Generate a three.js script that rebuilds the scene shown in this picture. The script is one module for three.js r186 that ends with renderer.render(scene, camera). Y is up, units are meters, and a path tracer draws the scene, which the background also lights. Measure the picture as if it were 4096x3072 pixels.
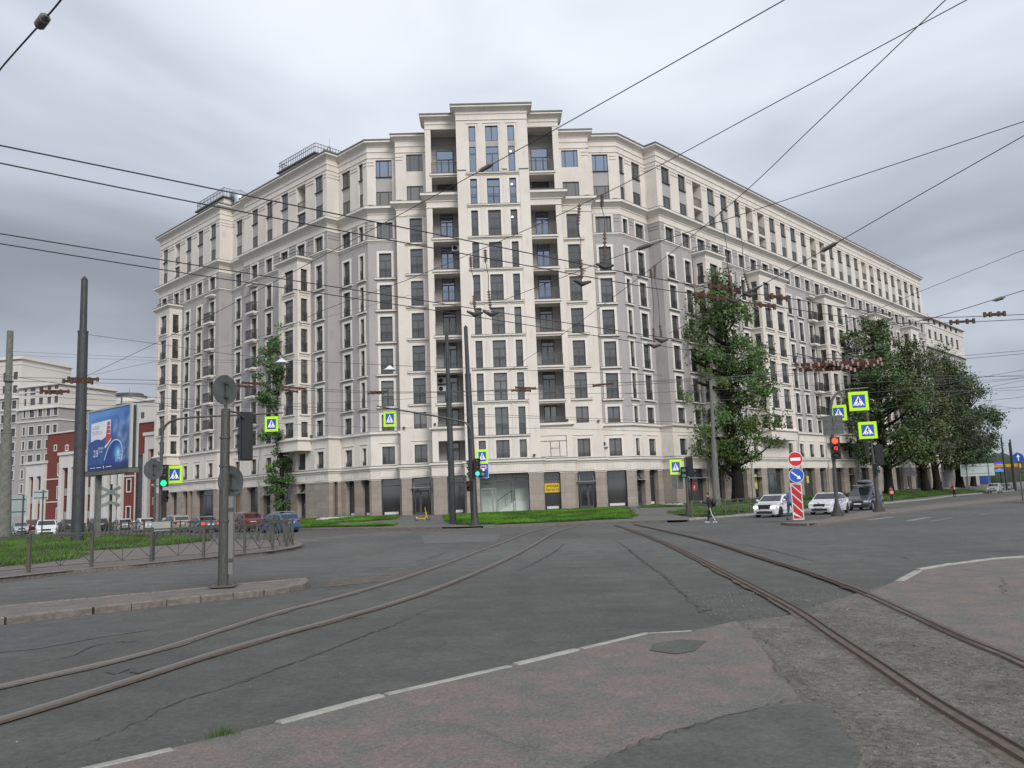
import * as THREE from 'three';
import { mergeGeometries } from 'three/addons/utils/BufferGeometryUtils.js';
import { MarchingCubes } from 'three/addons/objects/MarchingCubes.js';

// ---------- camera, sky, sun, exposure ----------
const scene = new THREE.Scene();
const DEG = Math.PI / 180;
const camera = new THREE.PerspectiveCamera(50.57, 4 / 3, 0.1, 4000);
camera.position.set(0, 1.65, 0);
camera.rotation.order = 'YXZ';
camera.rotation.set(7.792 * DEG, 0, -2.2136 * DEG);
scene.add(camera);
const renderer = new THREE.WebGLRenderer({ antialias: true });
renderer.toneMapping = THREE.LinearToneMapping;
renderer.toneMappingExposure = 1.42;
renderer.shadowMap.enabled = true;

let seed = 12345;
const R = () => { seed = (seed * 1664525 + 1013904223) >>> 0; return seed / 4294967296; };
const RR = (a, b) => a + (b - a) * R();
const hash2 = (i, j, k = 0) => { let h = (i * 374761393 + j * 668265263 + k * 1274126177) | 0; h = Math.imul(h ^ (h >>> 13), 1274126177); return ((h ^ (h >>> 16)) >>> 0) / 4294967296; };
const sm = (t) => t * t * (3 - 2 * t);
function noise(x, y, k = 0) {
  const i = Math.floor(x), j = Math.floor(y), u = sm(x - i), v = sm(y - j);
  const a = hash2(i, j, k), b = hash2(i + 1, j, k), c = hash2(i, j + 1, k), d = hash2(i + 1, j + 1, k);
  return a + (b - a) * u + (c - a) * v + (a - b - c + d) * u * v;
}
function fbm(x, y, o = 5, k = 0) { let s = 0, a = 0.5, n = 0; for (let i = 0; i < o; i++) { s += a * noise(x, y, k + i * 17); n += a; a *= 0.5; x = x * 2.03 + 11.3; y = y * 2.03 + 7.1; } return s / n; }
const ss = (a, b, x) => { const t = Math.min(1, Math.max(0, (x - a) / (b - a))); return t * t * (3 - 2 * t); };
const mix = (a, b, t) => a + (b - a) * t;

// overcast sky: soft grey cloud sheets, brighter overhead, blue-grey towards the horizon
{
  const W = 2048, H = 1024, data = new Float32Array(W * H * 4);
  for (let j = 0; j < H; j++) {
    const el = ((j + 0.5) / H - 0.5) * Math.PI, sy = Math.sin(el), cy = Math.cos(el);
    for (let i = 0; i < W; i++) {
      const az = ((i + 0.5) / W - 0.5) * 2 * Math.PI, o = (j * W + i) * 4;
      const dx = Math.cos(az) * cy, dz = Math.sin(az) * cy;
      let r, g, b;
      if (sy > -0.02) {
        const s = Math.max(0, sy), k = 1 / (s + 0.22);
        const px = dx * k, pz = dz * k;
        const wx = fbm(px * 0.9 + 3, pz * 0.9 + 5, 3, 5) - 0.5, wz = fbm(px * 0.9 + 13, pz * 0.9 + 1, 3, 9) - 0.5;
        const c1 = fbm(px * 0.8 + wx * 1.2 + 20, pz * 1.0 + wz * 1.2 + 4, 6, 2);
        const c2 = fbm(px * 2.1 + wx * 2.0 + 7, pz * 2.6 + wz * 2.0, 5, 31);
        const cl = ss(0.28, 0.74, c1 * 0.72 + c2 * 0.28);
        const side = ss(-0.75, 0.35, dx);                 // darker bank of cloud to one side of the view
        let L = mix(0.335, 0.56, ss(0.06, 0.62, s)) * mix(0.84, 1.06, side);
        L *= mix(0.71, 1.36, cl) * mix(1.0, 1.9, ss(-0.15, 0.6, dz));   // unseen sky behind the viewer brightened to add light on the facade
        const hor = ss(0.22, 0.0, s) * ss(0.1, 0.75, dx);
        L = mix(L, 0.56, hor * 0.55);
        const warm = ss(0.40, 0.80, L);
        const sat = mix(1, 0.72, warm);
        r = L * (1 - 0.150 * sat); g = L * (1 - 0.065 * sat); b = L * (1 + 0.085 * sat);
        r = mix(r, L * 0.985, warm * 0.5); g = mix(g, L * 0.995, warm * 0.5); b = mix(b, L * 1.025, warm * 0.5);
      } else { r = 0.12; g = 0.12; b = 0.118; }
      data[o] = r; data[o + 1] = g; data[o + 2] = b; data[o + 3] = 1;
    }
  }
  const t = new THREE.DataTexture(data, W, H, THREE.RGBAFormat, THREE.FloatType);
  t.mapping = THREE.EquirectangularReflectionMapping; t.magFilter = t.minFilter = THREE.LinearFilter; t.wrapS = THREE.RepeatWrapping; t.needsUpdate = true;
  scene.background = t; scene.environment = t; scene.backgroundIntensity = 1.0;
}
const sun = new THREE.DirectionalLight(new THREE.Color(1, 0.955, 0.9), 1.5);
sun.position.set(62, 112, 90); sun.target.position.set(0, 0, -50);
sun.castShadow = true; sun.shadow.radius = 40; sun.shadow.mapSize.set(2048, 2048);
{ const c = sun.shadow.camera; c.left = -120; c.right = 120; c.top = 120; c.bottom = -120; c.near = 1; c.far = 400; }
scene.add(sun, sun.target);

// ---------- helpers ----------
const SL = 0.008;                       // the street falls away from the viewer by 8 mm per metre
const gy = (x, d) => -SL * d;
const names = {};
function numbered(n) { const k = names[n] = (names[n] ?? -1) + 1; return k ? `${n}_${String(k).padStart(3, '0')}` : n; }
class MB {
  constructor() { this.p = []; this.n = []; this.uv = []; this.c = null; this.col = null; }
  color(r, g, b) { if (!this.c) { this.c = []; for (let i = 0; i < this.p.length / 3; i++) this.c.push(1, 1, 1); } this.col = [r, g, b]; return this; }
  tri(a, b, c, ta, tb, tc) {
    const ux = b[0] - a[0], uy = b[1] - a[1], uz = b[2] - a[2], vx = c[0] - a[0], vy = c[1] - a[1], vz = c[2] - a[2];
    let nx = uy * vz - uz * vy, ny = uz * vx - ux * vz, nz = ux * vy - uy * vx; const l = Math.hypot(nx, ny, nz) || 1; nx /= l; ny /= l; nz /= l;
    const ax = Math.abs(nx), ay = Math.abs(ny), az = Math.abs(nz);
    const f = (p) => ay > ax && ay > az ? [p[0], p[2]] : ax > az ? [p[2], p[1]] : [p[0], p[1]];
    for (const [p, t] of [[a, ta], [b, tb], [c, tc]]) { this.p.push(p[0], p[1], p[2]); this.n.push(nx, ny, nz); const q = t || f(p); this.uv.push(q[0], q[1]); if (this.c) this.c.push(...this.col); }
  }
  quad(a, b, c, d, ta, tb, tc, td) { this.tri(a, b, c, ta, tb, tc); this.tri(a, c, d, ta, tc, td); return this; }
  quadN(a, b, c, d, n) {
    const ux = b[0] - a[0], uy = b[1] - a[1], uz = b[2] - a[2], vx = c[0] - a[0], vy = c[1] - a[1], vz = c[2] - a[2];
    const s = (uy * vz - uz * vy) * n[0] + (uz * vx - ux * vz) * n[1] + (ux * vy - uy * vx) * n[2];
    return s >= 0 ? this.quad(a, b, c, d) : this.quad(d, c, b, a);
  }
  hex(p) { // 8 points: 0-3 one face in order, 4-7 the opposite one
    let cx = 0, cy = 0, cz = 0; for (const q of p) { cx += q[0] / 8; cy += q[1] / 8; cz += q[2] / 8; }
    for (const [i, j, k, l] of [[0, 1, 2, 3], [4, 5, 6, 7], [0, 1, 5, 4], [1, 2, 6, 5], [2, 3, 7, 6], [3, 0, 4, 7]]) {
      const m = [(p[i][0] + p[k][0]) / 2 - cx, (p[i][1] + p[k][1]) / 2 - cy, (p[i][2] + p[k][2]) / 2 - cz];
      this.quadN(p[i], p[j], p[k], p[l], m);
    }
    return this;
  }
  box(x0, x1, y0, y1, z0, z1) { return this.hex([[x0, y0, z0], [x1, y0, z0], [x1, y1, z0], [x0, y1, z0], [x0, y0, z1], [x1, y0, z1], [x1, y1, z1], [x0, y1, z1]]); }
  // beam of square section between two points
  bar(a, b, w, h = w) {
    const d = new THREE.Vector3(b[0] - a[0], b[1] - a[1], b[2] - a[2]).normalize();
    const up = Math.abs(d.y) > 0.95 ? new THREE.Vector3(1, 0, 0) : new THREE.Vector3(0, 1, 0);
    const s = new THREE.Vector3().crossVectors(d, up).normalize().multiplyScalar(w / 2), u = new THREE.Vector3().crossVectors(s, d).normalize().multiplyScalar(h / 2);
    const f = (p) => [[-1, -1], [1, -1], [1, 1], [-1, 1]].map(([i, j]) => [p[0] + s.x * i + u.x * j, p[1] + s.y * i + u.y * j, p[2] + s.z * i + u.z * j]);
    return this.hex([...f(a), ...f(b)]);
  }
  // round tube along points with a radius at each
  tube(pts, r, sides = 8, caps = true) {
    const P = pts.map((p) => new THREE.Vector3(...p)), n = P.length, rings = [];
    let ref = null;
    for (let i = 0; i < n; i++) {
      const d = new THREE.Vector3().subVectors(P[Math.min(n - 1, i + 1)], P[Math.max(0, i - 1)]).normalize();
      if (!ref) ref = Math.abs(d.y) > 0.9 ? new THREE.Vector3(1, 0, 0) : new THREE.Vector3(0, 1, 0);
      const s = new THREE.Vector3().crossVectors(d, ref).normalize(), u = new THREE.Vector3().crossVectors(s, d); ref = u.clone();
      const rr = Array.isArray(r) ? r[i] : r, ring = [];
      for (let k = 0; k < sides; k++) { const a = k / sides * Math.PI * 2, nx = s.clone().multiplyScalar(Math.cos(a)).addScaledVector(u, Math.sin(a)); ring.push([P[i].clone().addScaledVector(nx, rr), nx]); }
      rings.push(ring);
    }
    const put = (q, m, uv) => { this.p.push(q.x, q.y, q.z); this.n.push(m.x, m.y, m.z); this.uv.push(...uv); if (this.c) this.c.push(...this.col); };
    let L = 0;
    for (let i = 0; i < n - 1; i++) {
      const L2 = L + P[i].distanceTo(P[i + 1]);
      for (let k = 0; k < sides; k++) {
        const k2 = (k + 1) % sides, a = rings[i][k], b = rings[i][k2], c = rings[i + 1][k2], d = rings[i + 1][k], u0 = k * 0.2, u1 = (k + 1) * 0.2;
        put(...a, [u0, L]); put(...c, [u1, L2]); put(...b, [u1, L]); put(...a, [u0, L]); put(...d, [u0, L2]); put(...c, [u1, L2]);
      }
      L = L2;
    }
    if (caps) for (const [i, s] of [[0, 1], [n - 1, -1]]) for (let k = 1; k < sides - 1; k++) {
      const f = (v) => [v[0].x, v[0].y, v[0].z], a = f(rings[i][0]), b = f(rings[i][k]), c = f(rings[i][k + 1]);
      s > 0 ? this.tri(a, b, c) : this.tri(a, c, b);
    }
    return this;
  }
  cyl(a, b, r0, r1 = r0, sides = 12) { return this.tube([a, b], [r0, r1], sides); }
  add(g, m) {
    g = g.index ? g.toNonIndexed() : g.clone(); if (m) g.applyMatrix4(m);
    const p = g.attributes.position.array, n = g.attributes.normal.array, u = g.attributes.uv?.array;
    for (let i = 0; i < p.length; i++) { this.p.push(p[i]); this.n.push(n[i]); }
    for (let i = 0; i < p.length / 3; i++) { this.uv.push(u ? u[2 * i] : 0, u ? u[2 * i + 1] : 0); if (this.c) this.c.push(...this.col); }
    return this;
  }
  get empty() { return !this.p.length; }
  geo() {
    const g = new THREE.BufferGeometry();
    g.setAttribute('position', new THREE.Float32BufferAttribute(this.p, 3)); g.setAttribute('normal', new THREE.Float32BufferAttribute(this.n, 3)); g.setAttribute('uv', new THREE.Float32BufferAttribute(this.uv, 2));
    if (this.c) g.setAttribute('color', new THREE.Float32BufferAttribute(this.c, 3));
    return g;
  }
}
function mesh(name, g, m, parent) {
  if (g instanceof MB) g = g.geo();
  const o = new THREE.Mesh(g, m); o.name = numbered(name); o.castShadow = o.receiveShadow = true; parent?.add(o); return o;
}
function tag(o, label, category, group) { if (label) o.userData.label = label; if (category) o.userData.category = category; if (group) o.userData.group = group; return o; }
function thing(name, label, category, pos = [0, 0, 0], turn = 0, group) {
  const o = new THREE.Group(); o.name = numbered(name); o.position.set(...pos); o.rotation.y = turn; scene.add(o); return tag(o, label, category, group);
}
function struct(name, g, m, kind = 'structure') { const o = mesh(name, g, m, scene); o.userData.kind = kind; return o; }
function copy(src, name, pos, turn, label, group) {
  const o = src.clone(); o.name = numbered(name); o.traverse((c) => { if (c !== o) c.name = numbered(c.name.replace(/_\d{3}$/, '')); });
  o.userData = { ...src.userData }; if (pos) o.position.set(...pos); if (turn !== undefined) o.rotation.y = turn; if (label) o.userData.label = label; if (group) o.userData.group = group; scene.add(o); return o;
}
const lin = (r, g, b) => new THREE.Color().setRGB(r, g, b);
const std = (c, rough = 0.8, o = {}) => new THREE.MeshStandardMaterial({ color: Array.isArray(c) ? lin(...c) : c, roughness: rough, side: THREE.DoubleSide, ...o });
// tiling texture from f(u,v) in 0..1 -> [r,g,b] sRGB 0..255 or a grey
function tex(n, f, { srgb = true, rep = 1 } = {}) {
  const d = new Uint8Array(n * n * 4);
  for (let j = 0; j < n; j++) for (let i = 0; i < n; i++) { let c = f(i / n, j / n, i, j); if (typeof c === 'number') c = [c, c, c]; const o = (j * n + i) * 4; for (let k = 0; k < 3; k++) d[o + k] = Math.max(0, Math.min(255, c[k])); d[o + 3] = 255; }
  const t = new THREE.DataTexture(d, n, n); t.wrapS = t.wrapT = THREE.RepeatWrapping; t.magFilter = THREE.LinearFilter; t.minFilter = THREE.LinearMipmapLinearFilter; t.generateMipmaps = true;
  if (srgb) t.colorSpace = THREE.SRGBColorSpace; t.repeat.set(rep, rep); t.needsUpdate = true; return t;
}
// periodic fbm on the unit square
function pf(u, v, f0, o = 4, k = 0) {
  let s = 0, a = 0.5, n = 0, f = f0;
  for (let q = 0; q < o; q++) {
    const x = u * f, y = v * f, i = Math.floor(x), j = Math.floor(y), e = sm(x - i), g = sm(y - j), w = (z) => ((z % f) + f) % f;
    const A = hash2(w(i), w(j), k + q), B = hash2(w(i + 1), w(j), k + q), C = hash2(w(i), w(j + 1), k + q), D = hash2(w(i + 1), w(j + 1), k + q);
    s += a * (A + (B - A) * e + (C - A) * g + (A - B - C + D) * e * g); n += a; a *= 0.5; f *= 2;
  }
  return s / n;
}
function canvas(w, h, draw, flip) { const c = document.createElement('canvas'); c.width = w; c.height = h; const x = c.getContext('2d'); draw(x, w, h); const t = new THREE.CanvasTexture(c); t.colorSpace = THREE.SRGBColorSpace; return t; }
// ---------- materials of the ground ----------
const asphaltTex = tex(1024, (u, v, i, j) => {
  const n = pf(u, v, 8, 4, 3), f = hash2(i, j, 7), g = hash2(i >> 1, j >> 1, 9), m = pf(u, v, 64, 2, 21);
  let c = 92 + (n - 0.5) * 22 + (m - 0.5) * 22 + (f - 0.5) * 26;
  if (g > 0.975) c += 42 * f; if (g < 0.03) c -= 34;
  return [c * 1.0, c * 1.0, c * 0.985];
});
const asphaltBump = tex(512, (u, v, i, j) => 120 + (pf(u, v, 32, 3, 5) - 0.5) * 120 + (hash2(i, j, 3) - 0.5) * 60, { srgb: false });
const pinkTex = tex(1024, (u, v, i, j) => {
  const n = pf(u, v, 6, 5, 13), f = hash2(i, j, 17), g = hash2(i >> 1, j >> 1, 19), m = pf(u, v, 96, 2, 29);
  let c = 112 + (n - 0.5) * 30 + (m - 0.5) * 34 + (f - 0.5) * 30, w = 0;
  if (g > 0.96) { c += 46 * f; w = 6 * f; } if (g < 0.04) c -= 36;
  const t = ss(0.42, 0.62, n);
  return [c * mix(1.03, 1.08, t) + w, c * mix(0.99, 0.96, t), c * mix(0.93, 0.89, t)];
});
const bedTex = tex(1024, (u, v, i, j) => {
  const n = pf(u, v, 5, 5, 41), f = hash2(i, j, 43), g = hash2(i >> 2, j >> 2, 47), m = pf(u, v, 48, 3, 49);
  let c = 108 + (n - 0.5) * 46 + (m - 0.5) * 56 + (f - 0.5) * 34;
  if (g > 0.94) c += 38; if (g < 0.06) c -= 34;
  return [c * 1.01, c * 0.985, c * 0.92];
});
const graniteTex = tex(512, (u, v, i, j) => { const f = hash2(i >> 1, j >> 1, 51), n = pf(u, v, 16, 4, 53), g = pf(u, v, 4, 3, 57); const c = 132 + (n - 0.5) * 50 + (f - 0.5) * 46 + (g - 0.5) * 30; return [c * 1.02, c * 0.97, c * 0.91]; });
const concTex = tex(512, (u, v, i, j) => { const n = pf(u, v, 6, 5, 61), f = hash2(i, j, 63), m = pf(u, v, 60, 2, 65); const c = 150 + (n - 0.5) * 50 + (m - 0.5) * 22 + (f - 0.5) * 20; return [c, c * 0.99, c * 0.95]; });
const dirtTex = tex(512, (u, v, i, j) => { const n = pf(u, v, 10, 5, 71), f = hash2(i, j, 73); const c = 84 + (n - 0.5) * 60 + (f - 0.5) * 30; return [c * 1.06, c * 0.96, c * 0.84]; });
const uvm = (t, s) => { const c = t.clone(); c.repeat.set(1 / s, 1 / s); c.needsUpdate = true; return c; };
const M = {};
M.road = std([0.92, 0.91, 0.89], 0.88, { map: uvm(asphaltTex, 2.6), bumpMap: uvm(asphaltBump, 1.3), bumpScale: 0.008, vertexColors: true });
M.asphalt = std([1.02, 1.02, 1.02], 0.9, { map: uvm(asphaltTex, 2.1), bumpMap: uvm(asphaltBump, 1.1), bumpScale: 0.008 });
M.patch = std([0.66, 0.68, 0.72], 0.86, { map: uvm(asphaltTex, 1.7), bumpMap: uvm(asphaltBump, 1), bumpScale: 0.006 });
M.greenpatch = std([0.72, 0.76, 0.70], 0.9, { map: uvm(asphaltTex, 1.9), bumpMap: uvm(asphaltBump, 1), bumpScale: 0.006 });
M.path = std([1.12, 1.1, 1.08], 0.92, { map: uvm(asphaltTex, 2.4) });
M.pink = std([0.77, 0.81, 0.85], 0.93, { map: uvm(pinkTex, 1.7), bumpMap: uvm(asphaltBump, 0.8), bumpScale: 0.01 });
M.bed = std([0.78, 0.78, 0.77], 0.95, { map: uvm(bedTex, 1.9), bumpMap: uvm(asphaltBump, 0.7), bumpScale: 0.016 });
M.granite = std([0.66, 0.64, 0.63], 0.85, { map: uvm(graniteTex, 0.8) });
M.kerbc = std([0.92, 0.93, 0.92], 0.9, { map: uvm(concTex, 0.9) });
M.soil = std([0.075, 0.105, 0.03], 1);
M.dirt = std([0.9, 0.92, 0.95], 0.97, { map: uvm(dirtTex, 0.8) });
M.paint = std([0.60, 0.61, 0.61], 0.75, { map: uvm(concTex, 0.7) });
M.steelrail = std([0.17, 0.16, 0.15], 0.6, { metalness: 0.2 });
M.rust = std([0.32, 0.24, 0.2], 0.82, { map: uvm(concTex, 0.3) });
M.groove = std([0.058, 0.054, 0.05], 0.95);
M.crack = std([0.055, 0.055, 0.053], 0.95);

// asphalt carriageway, one sheet out to the horizon, with slow changes of tone
{
  const xs = [], ds = [];
  for (let x = -1500; x < -90; x += 141) xs.push(x); for (let x = -90; x < -14; x += 2) xs.push(x); for (let x = -14; x < 16; x += 0.35) xs.push(x); for (let x = 16; x < 120; x += 2) xs.push(x); for (let x = 120; x <= 1600; x += 148) xs.push(x);
  for (let d = -400; d < -8; d += 49) ds.push(d); for (let d = -8; d < 2; d += 1) ds.push(d); for (let d = 2; d < 40; d += 0.35) ds.push(d); for (let d = 40; d < 180; d += 2) ds.push(d); for (let d = 180; d <= 2400; d += 222) ds.push(d);
  const pos = [], col = [], uv = [], idx = [];
  for (const d of ds) for (const x of xs) {
    pos.push(x, gy(x, d), -d); uv.push(x, d);
    const a = fbm(x * 0.16, d * 0.16, 4, 3), b = fbm(x * 0.9 + d * 0.35, d * 0.5, 3, 8), s = fbm(x * 0.5 + 40, d * 0.12, 3, 77);
    let t = 0.80 + (a - 0.5) * 0.44 + (b - 0.5) * 0.22 + (s - 0.5) * 0.26;
    t *= mix(0.84, 1.06, ss(6, 26, d));
    const near = ss(34, 10, d) * 0.05;
    col.push(t * (1 - near * 0.4), t * (1 + near * 0.15), t * (1 - near * 0.5));
  }
  const n = xs.length;
  for (let j = 0; j < ds.length - 1; j++) for (let i = 0; i < n - 1; i++) { const a = j * n + i; idx.push(a, a + 1, a + n + 1, a, a + n + 1, a + n); }
  const g = new THREE.BufferGeometry(); g.setAttribute('position', new THREE.Float32BufferAttribute(pos, 3)); g.setAttribute('color', new THREE.Float32BufferAttribute(col, 3)); g.setAttribute('uv', new THREE.Float32BufferAttribute(uv, 2)); g.setIndex(idx); g.computeVertexNormals();
  struct('road', g, M.road);
}
function sheet(pts, h, hf = gy, sub = 0) { // flat polygon of ground at height h over the street plane
  const tri = THREE.ShapeUtils.triangulateShape(pts.map((p) => new THREE.Vector2(p[0], p[1])), []);
  const m = new MB(); const P = pts.map(([x, d]) => [x, hf(x, d) + h, -d]);
  for (const [a, b, c] of tri) { const f = (i) => [P[i][0], -P[i][2]]; m.tri(P[a], P[b], P[c], f(a), f(b), f(c)); if (m.n[m.n.length - 2] < 0) for (let k = m.n.length - 9; k < m.n.length; k++) m.n[k] *= -1; }
  return m;
}
function ribbon(m, pts, w, h, hf = gy, jit = 0) { // narrow strip along a line; w a width or a function of t
  const L = [];
  for (let i = 0; i < pts.length; i++) {
    const a = pts[Math.max(0, i - 1)], b = pts[Math.min(pts.length - 1, i + 1)]; let tx = b[0] - a[0], td = b[1] - a[1]; const l = Math.hypot(tx, td) || 1;
    const ww = (typeof w === 'function' ? w(i / (pts.length - 1)) : w) / 2 * (1 + (R() - 0.5) * jit), nx = -td / l * ww, nd = tx / l * ww;
    const f = (x, d) => [x, hf(x, d) + h, -d]; L.push([f(pts[i][0] + nx, pts[i][1] + nd), f(pts[i][0] - nx, pts[i][1] - nd)]);
  }
  for (let i = 0; i < L.length - 1; i++) m.quadN(L[i][0], L[i][1], L[i + 1][1], L[i + 1][0], [0, 1, 0]);
  return m;
}
const curve2 = (pts, n) => new THREE.CatmullRomCurve3(pts.map((p) => new THREE.Vector3(p[0], 0, p[1])), false, 'centripetal').getSpacedPoints(n).map((v) => [v.x, v.z]);
const lenOf = (pts) => pts.slice(1).reduce((s, p, i) => s + Math.hypot(p[0] - pts[i][0], p[1] - pts[i][1]), 0);
// kerb of single stones along a line; side = +1 puts the stone's body on the left of the direction of travel
function kerbStones(parent, pts, { step = 1, w = 0.15, top = 0.12, bot = -0.1, mat = M.granite, side = 1, hf = gy, jit = 0.006, gap = 0.014, name = 'kerb_stone' } = {}) {
  const L = lenOf(pts), n = Math.max(1, Math.round(L / step));
  const at = (s) => { let r = s * L; for (let i = 0; i < pts.length - 1; i++) { const a = pts[i], b = pts[i + 1], l = Math.hypot(b[0] - a[0], b[1] - a[1]); if (r <= l || i === pts.length - 2) { const t = r / l; return [a[0] + (b[0] - a[0]) * t, a[1] + (b[1] - a[1]) * t, (b[0] - a[0]) / l, (b[1] - a[1]) / l]; } r -= l; } };
  for (let k = 0; k < n; k++) {
    const g = gap / 2 / (L / n), p = at((k + g) / n), q = at((k + 1 - g) / n); const tx = q[0] - p[0], td = q[1] - p[1], l = Math.hypot(tx, td), nx = -td / l * w * side, nd = tx / l * w * side;
    const j = RR(-jit, jit), m = new MB(), f = (x, d, h) => [x, hf(x, d) + h, -d], c = 0.016;
    const A = [p[0], p[1]], B = [q[0], q[1]], C = [q[0] + nx, q[1] + nd], D = [p[0] + nx, p[1] + nd];
    m.hex([f(...A, bot), f(...B, bot), f(...C, bot), f(...D, bot), f(...A, top + j - c), f(...B, top + j - c), f(...C, top + j - c), f(...D, top + j - c)]);
    const i = (P, Q) => [P[0] + (Q[0] - P[0]) * c / w, P[1] + (Q[1] - P[1]) * c / w];
    m.hex([f(...A, top + j - c), f(...B, top + j - c), f(...C, top + j - c), f(...D, top + j - c), f(...i(A, D), top + j), f(...i(B, C), top + j), f(...i(C, B), top + j), f(...i(D, A), top + j)]);
    mesh(name, m, mat, parent);
  }
}
// viewer's pavement with its flush kerb
const pave = struct('pavement', sheet([[-10, -3], [-8.2, 0.6], [-3.06, 5.45], [-2.5, 5.97], [-1.96, 6.51], [-1.25, 7.36], [-0.14, 8.44], [0.58, 9.2], [1.49, 10.1], [2.07, 10.1], [2.75, 10.75], [2.54, 9.03], [2.27, 7.3], [2.08, 6.14], [2.03, 5.29], [1.98, 4.96], [1.85, 3], [1.8, -3]], 0.034), M.pink);
{
  const K = [[[-5.2, 3.45], [-3.06, 5.45]], [[-3.02, 5.5], [-2.5, 5.99]], [[-2.42, 6.09], [-1.98, 6.51]], [[-1.94, 6.57], [-1.27, 7.36]], [[-1.24, 7.4], [-0.16, 8.44]], [[-0.12, 8.48], [0.56, 9.18]], [[0.6, 9.22], [1.47, 10.1]]];
  K.forEach((k, i) => kerbStones(pave, k, { step: 9, w: 0.1, top: [0.05, 0.042, 0.03, 0.05, 0.042, 0.05, 0.042][i], bot: -0.05, mat: M.kerbc, side: -1, jit: 0 }));
  kerbStones(pave, [[1.52, 10.08], [2.05, 10.12]], { step: 9, w: 0.05, top: 0.04, bot: -0.05, mat: M.kerbc, side: -1, jit: 0 });
}
const bed = struct('track_bed', sheet([[2.75, 10.75], [3.5, 11.05], [4.65, 12.43], [6.42, 14.36], [5.29, 12.81], [4.99, 10.85], [4.69, 8.98], [4.47, 7.56], [4.36, 5.6], [4.25, 2], [4.2, -3], [1.8, -3], [1.85, 3], [1.98, 4.96], [2.03, 5.29], [2.08, 6.14], [2.27, 7.3], [2.54, 9.03]], 0.024), M.bed);
const pave2 = struct('pavement', sheet([[6.42, 14.36], [6.58, 14.62], [7.64, 16.12], [8.97, 17.19], [10, 17.82], [11, 18.12], [14, 18.7], [30, 20], [30, -3], [4.2, -3], [4.25, 2], [4.36, 5.6], [4.47, 7.56], [4.69, 8.98], [4.99, 10.85], [5.29, 12.81]], 0.036), M.pink);
kerbStones(pave2, [[6.5, 14.5], [7.62, 16.1]], { step: 9, w: 0.16, top: 0.045, bot: -0.05, mat: M.kerbc, side: -1, jit: 0 });
kerbStones(pave2, [[7.68, 16.16], [8.97, 17.2], [10, 17.83], [11, 18.13], [14, 18.71], [20, 19.4]], { step: 1.4, w: 0.1, top: 0.07, bot: -0.05, mat: M.kerbc, side: -1 });
struct('asphalt_patch', sheet([[0.0, 4.2], [0.28, 5.15], [0.97, 5.88], [1.4, 6.2], [1.69, 6.39], [2.29, 6.57], [2.2, 6.1], [2.15, 5.89], [2.06, 5.29], [1.9, 4.97], [1.8, 3.4]], 0.042), M.greenpatch);
struct('asphalt_patch', sheet([[1.35, 8.92], [1.45, 9.3], [1.79, 9.52], [2.05, 9.36], [1.81, 8.82], [1.58, 8.66]], 0.041), M.greenpatch);
struct('asphalt_patch', sheet([[-9.6, 12.6], [-8.25, 13.23], [-7.52, 13.75], [-7.2, 14.25], [-6.55, 13.7], [-6.2, 13.1], [-5.41, 12.22], [-5.84, 11.68], [-6.28, 10.86], [-6.64, 10.68], [-9.2, 8.9]], 0.005), M.patch);
struct('asphalt_patch', sheet([[-5.37, 45.5], [-0.9, 43.5], [-0.95, 35.4], [-4.04, 35.9]], 0.005), M.asphalt);
// strips of old stone paving breaking through beside the traffic island
struct('worn_strip', sheet([[-4.3, 18.9], [-2.7, 21.2], [-2.3, 20.6], [-2.9, 18.6], [-4.2, 17.7]], 0.006), M.dirt);

// tram rails: worn head, groove and guard lip
function tramRail(pts, label, rusty, sideSign) {
  const p = curve2(pts, Math.round(lenOf(pts) / 0.5)); const t = thing('tram_rail', label, 'tram rail');
  const off = (o) => p.map((q, i) => { const a = p[Math.max(0, i - 1)], b = p[Math.min(p.length - 1, i + 1)], l = Math.hypot(b[0] - a[0], b[1] - a[1]); return [q[0] - (b[1] - a[1]) / l * o, q[1] + (b[0] - a[0]) / l * o]; });
  const strip = (m, o0, o1, h0, h1) => { const A = off(o0 * sideSign), B = off(o1 * sideSign); for (let i = 0; i < A.length - 1; i++) { const f = (q, h) => [q[0], gy(...q) + h, -q[1]]; m.quadN(f(A[i], h0), f(A[i + 1], h0), f(B[i + 1], h1), f(B[i], h1), [0, 1, 0]); } };
  const Z = rusty ? 0.026 : 0.013;
  const bedm = new MB(); ribbon(bedm, p, 0.22, rusty ? Z : 0.011, gy, 0.6); mesh('bedding', bedm, M.dirt, t);
  const h = new MB(); strip(h, -0.042, -0.034, Z, Z + 0.024); strip(h, -0.034, 0.022, Z + 0.024, Z + 0.026); strip(h, 0.022, 0.03, Z + 0.026, Z + 0.004); mesh('rail_head', h, rusty ? M.rust : M.steelrail, t);
  const g = new MB(); strip(g, 0.03, 0.075, Z + 0.004, Z + 0.004); mesh('groove', g, M.groove, t);
  const l = new MB(); strip(l, 0.075, 0.08, Z + 0.004, Z + 0.02); strip(l, 0.08, 0.1, Z + 0.02, Z + 0.02); strip(l, 0.1, 0.108, Z + 0.02, Z); mesh('guard_lip', l, M.rust, t);
}
tramRail([[-6.4, 5.6], [-5.24, 8.45], [-4.57, 10.01], [-4.3, 11.51], [-3.99, 13.46], [-3.32, 15.98], [-2.5, 20.27], [-1.42, 28.22], [-0.55, 35], [0.3, 42.2], [1.1, 47], [2.0, 51]], 'tram rail curving past the kerbed island, the one closer to the island', false, 1);
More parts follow.
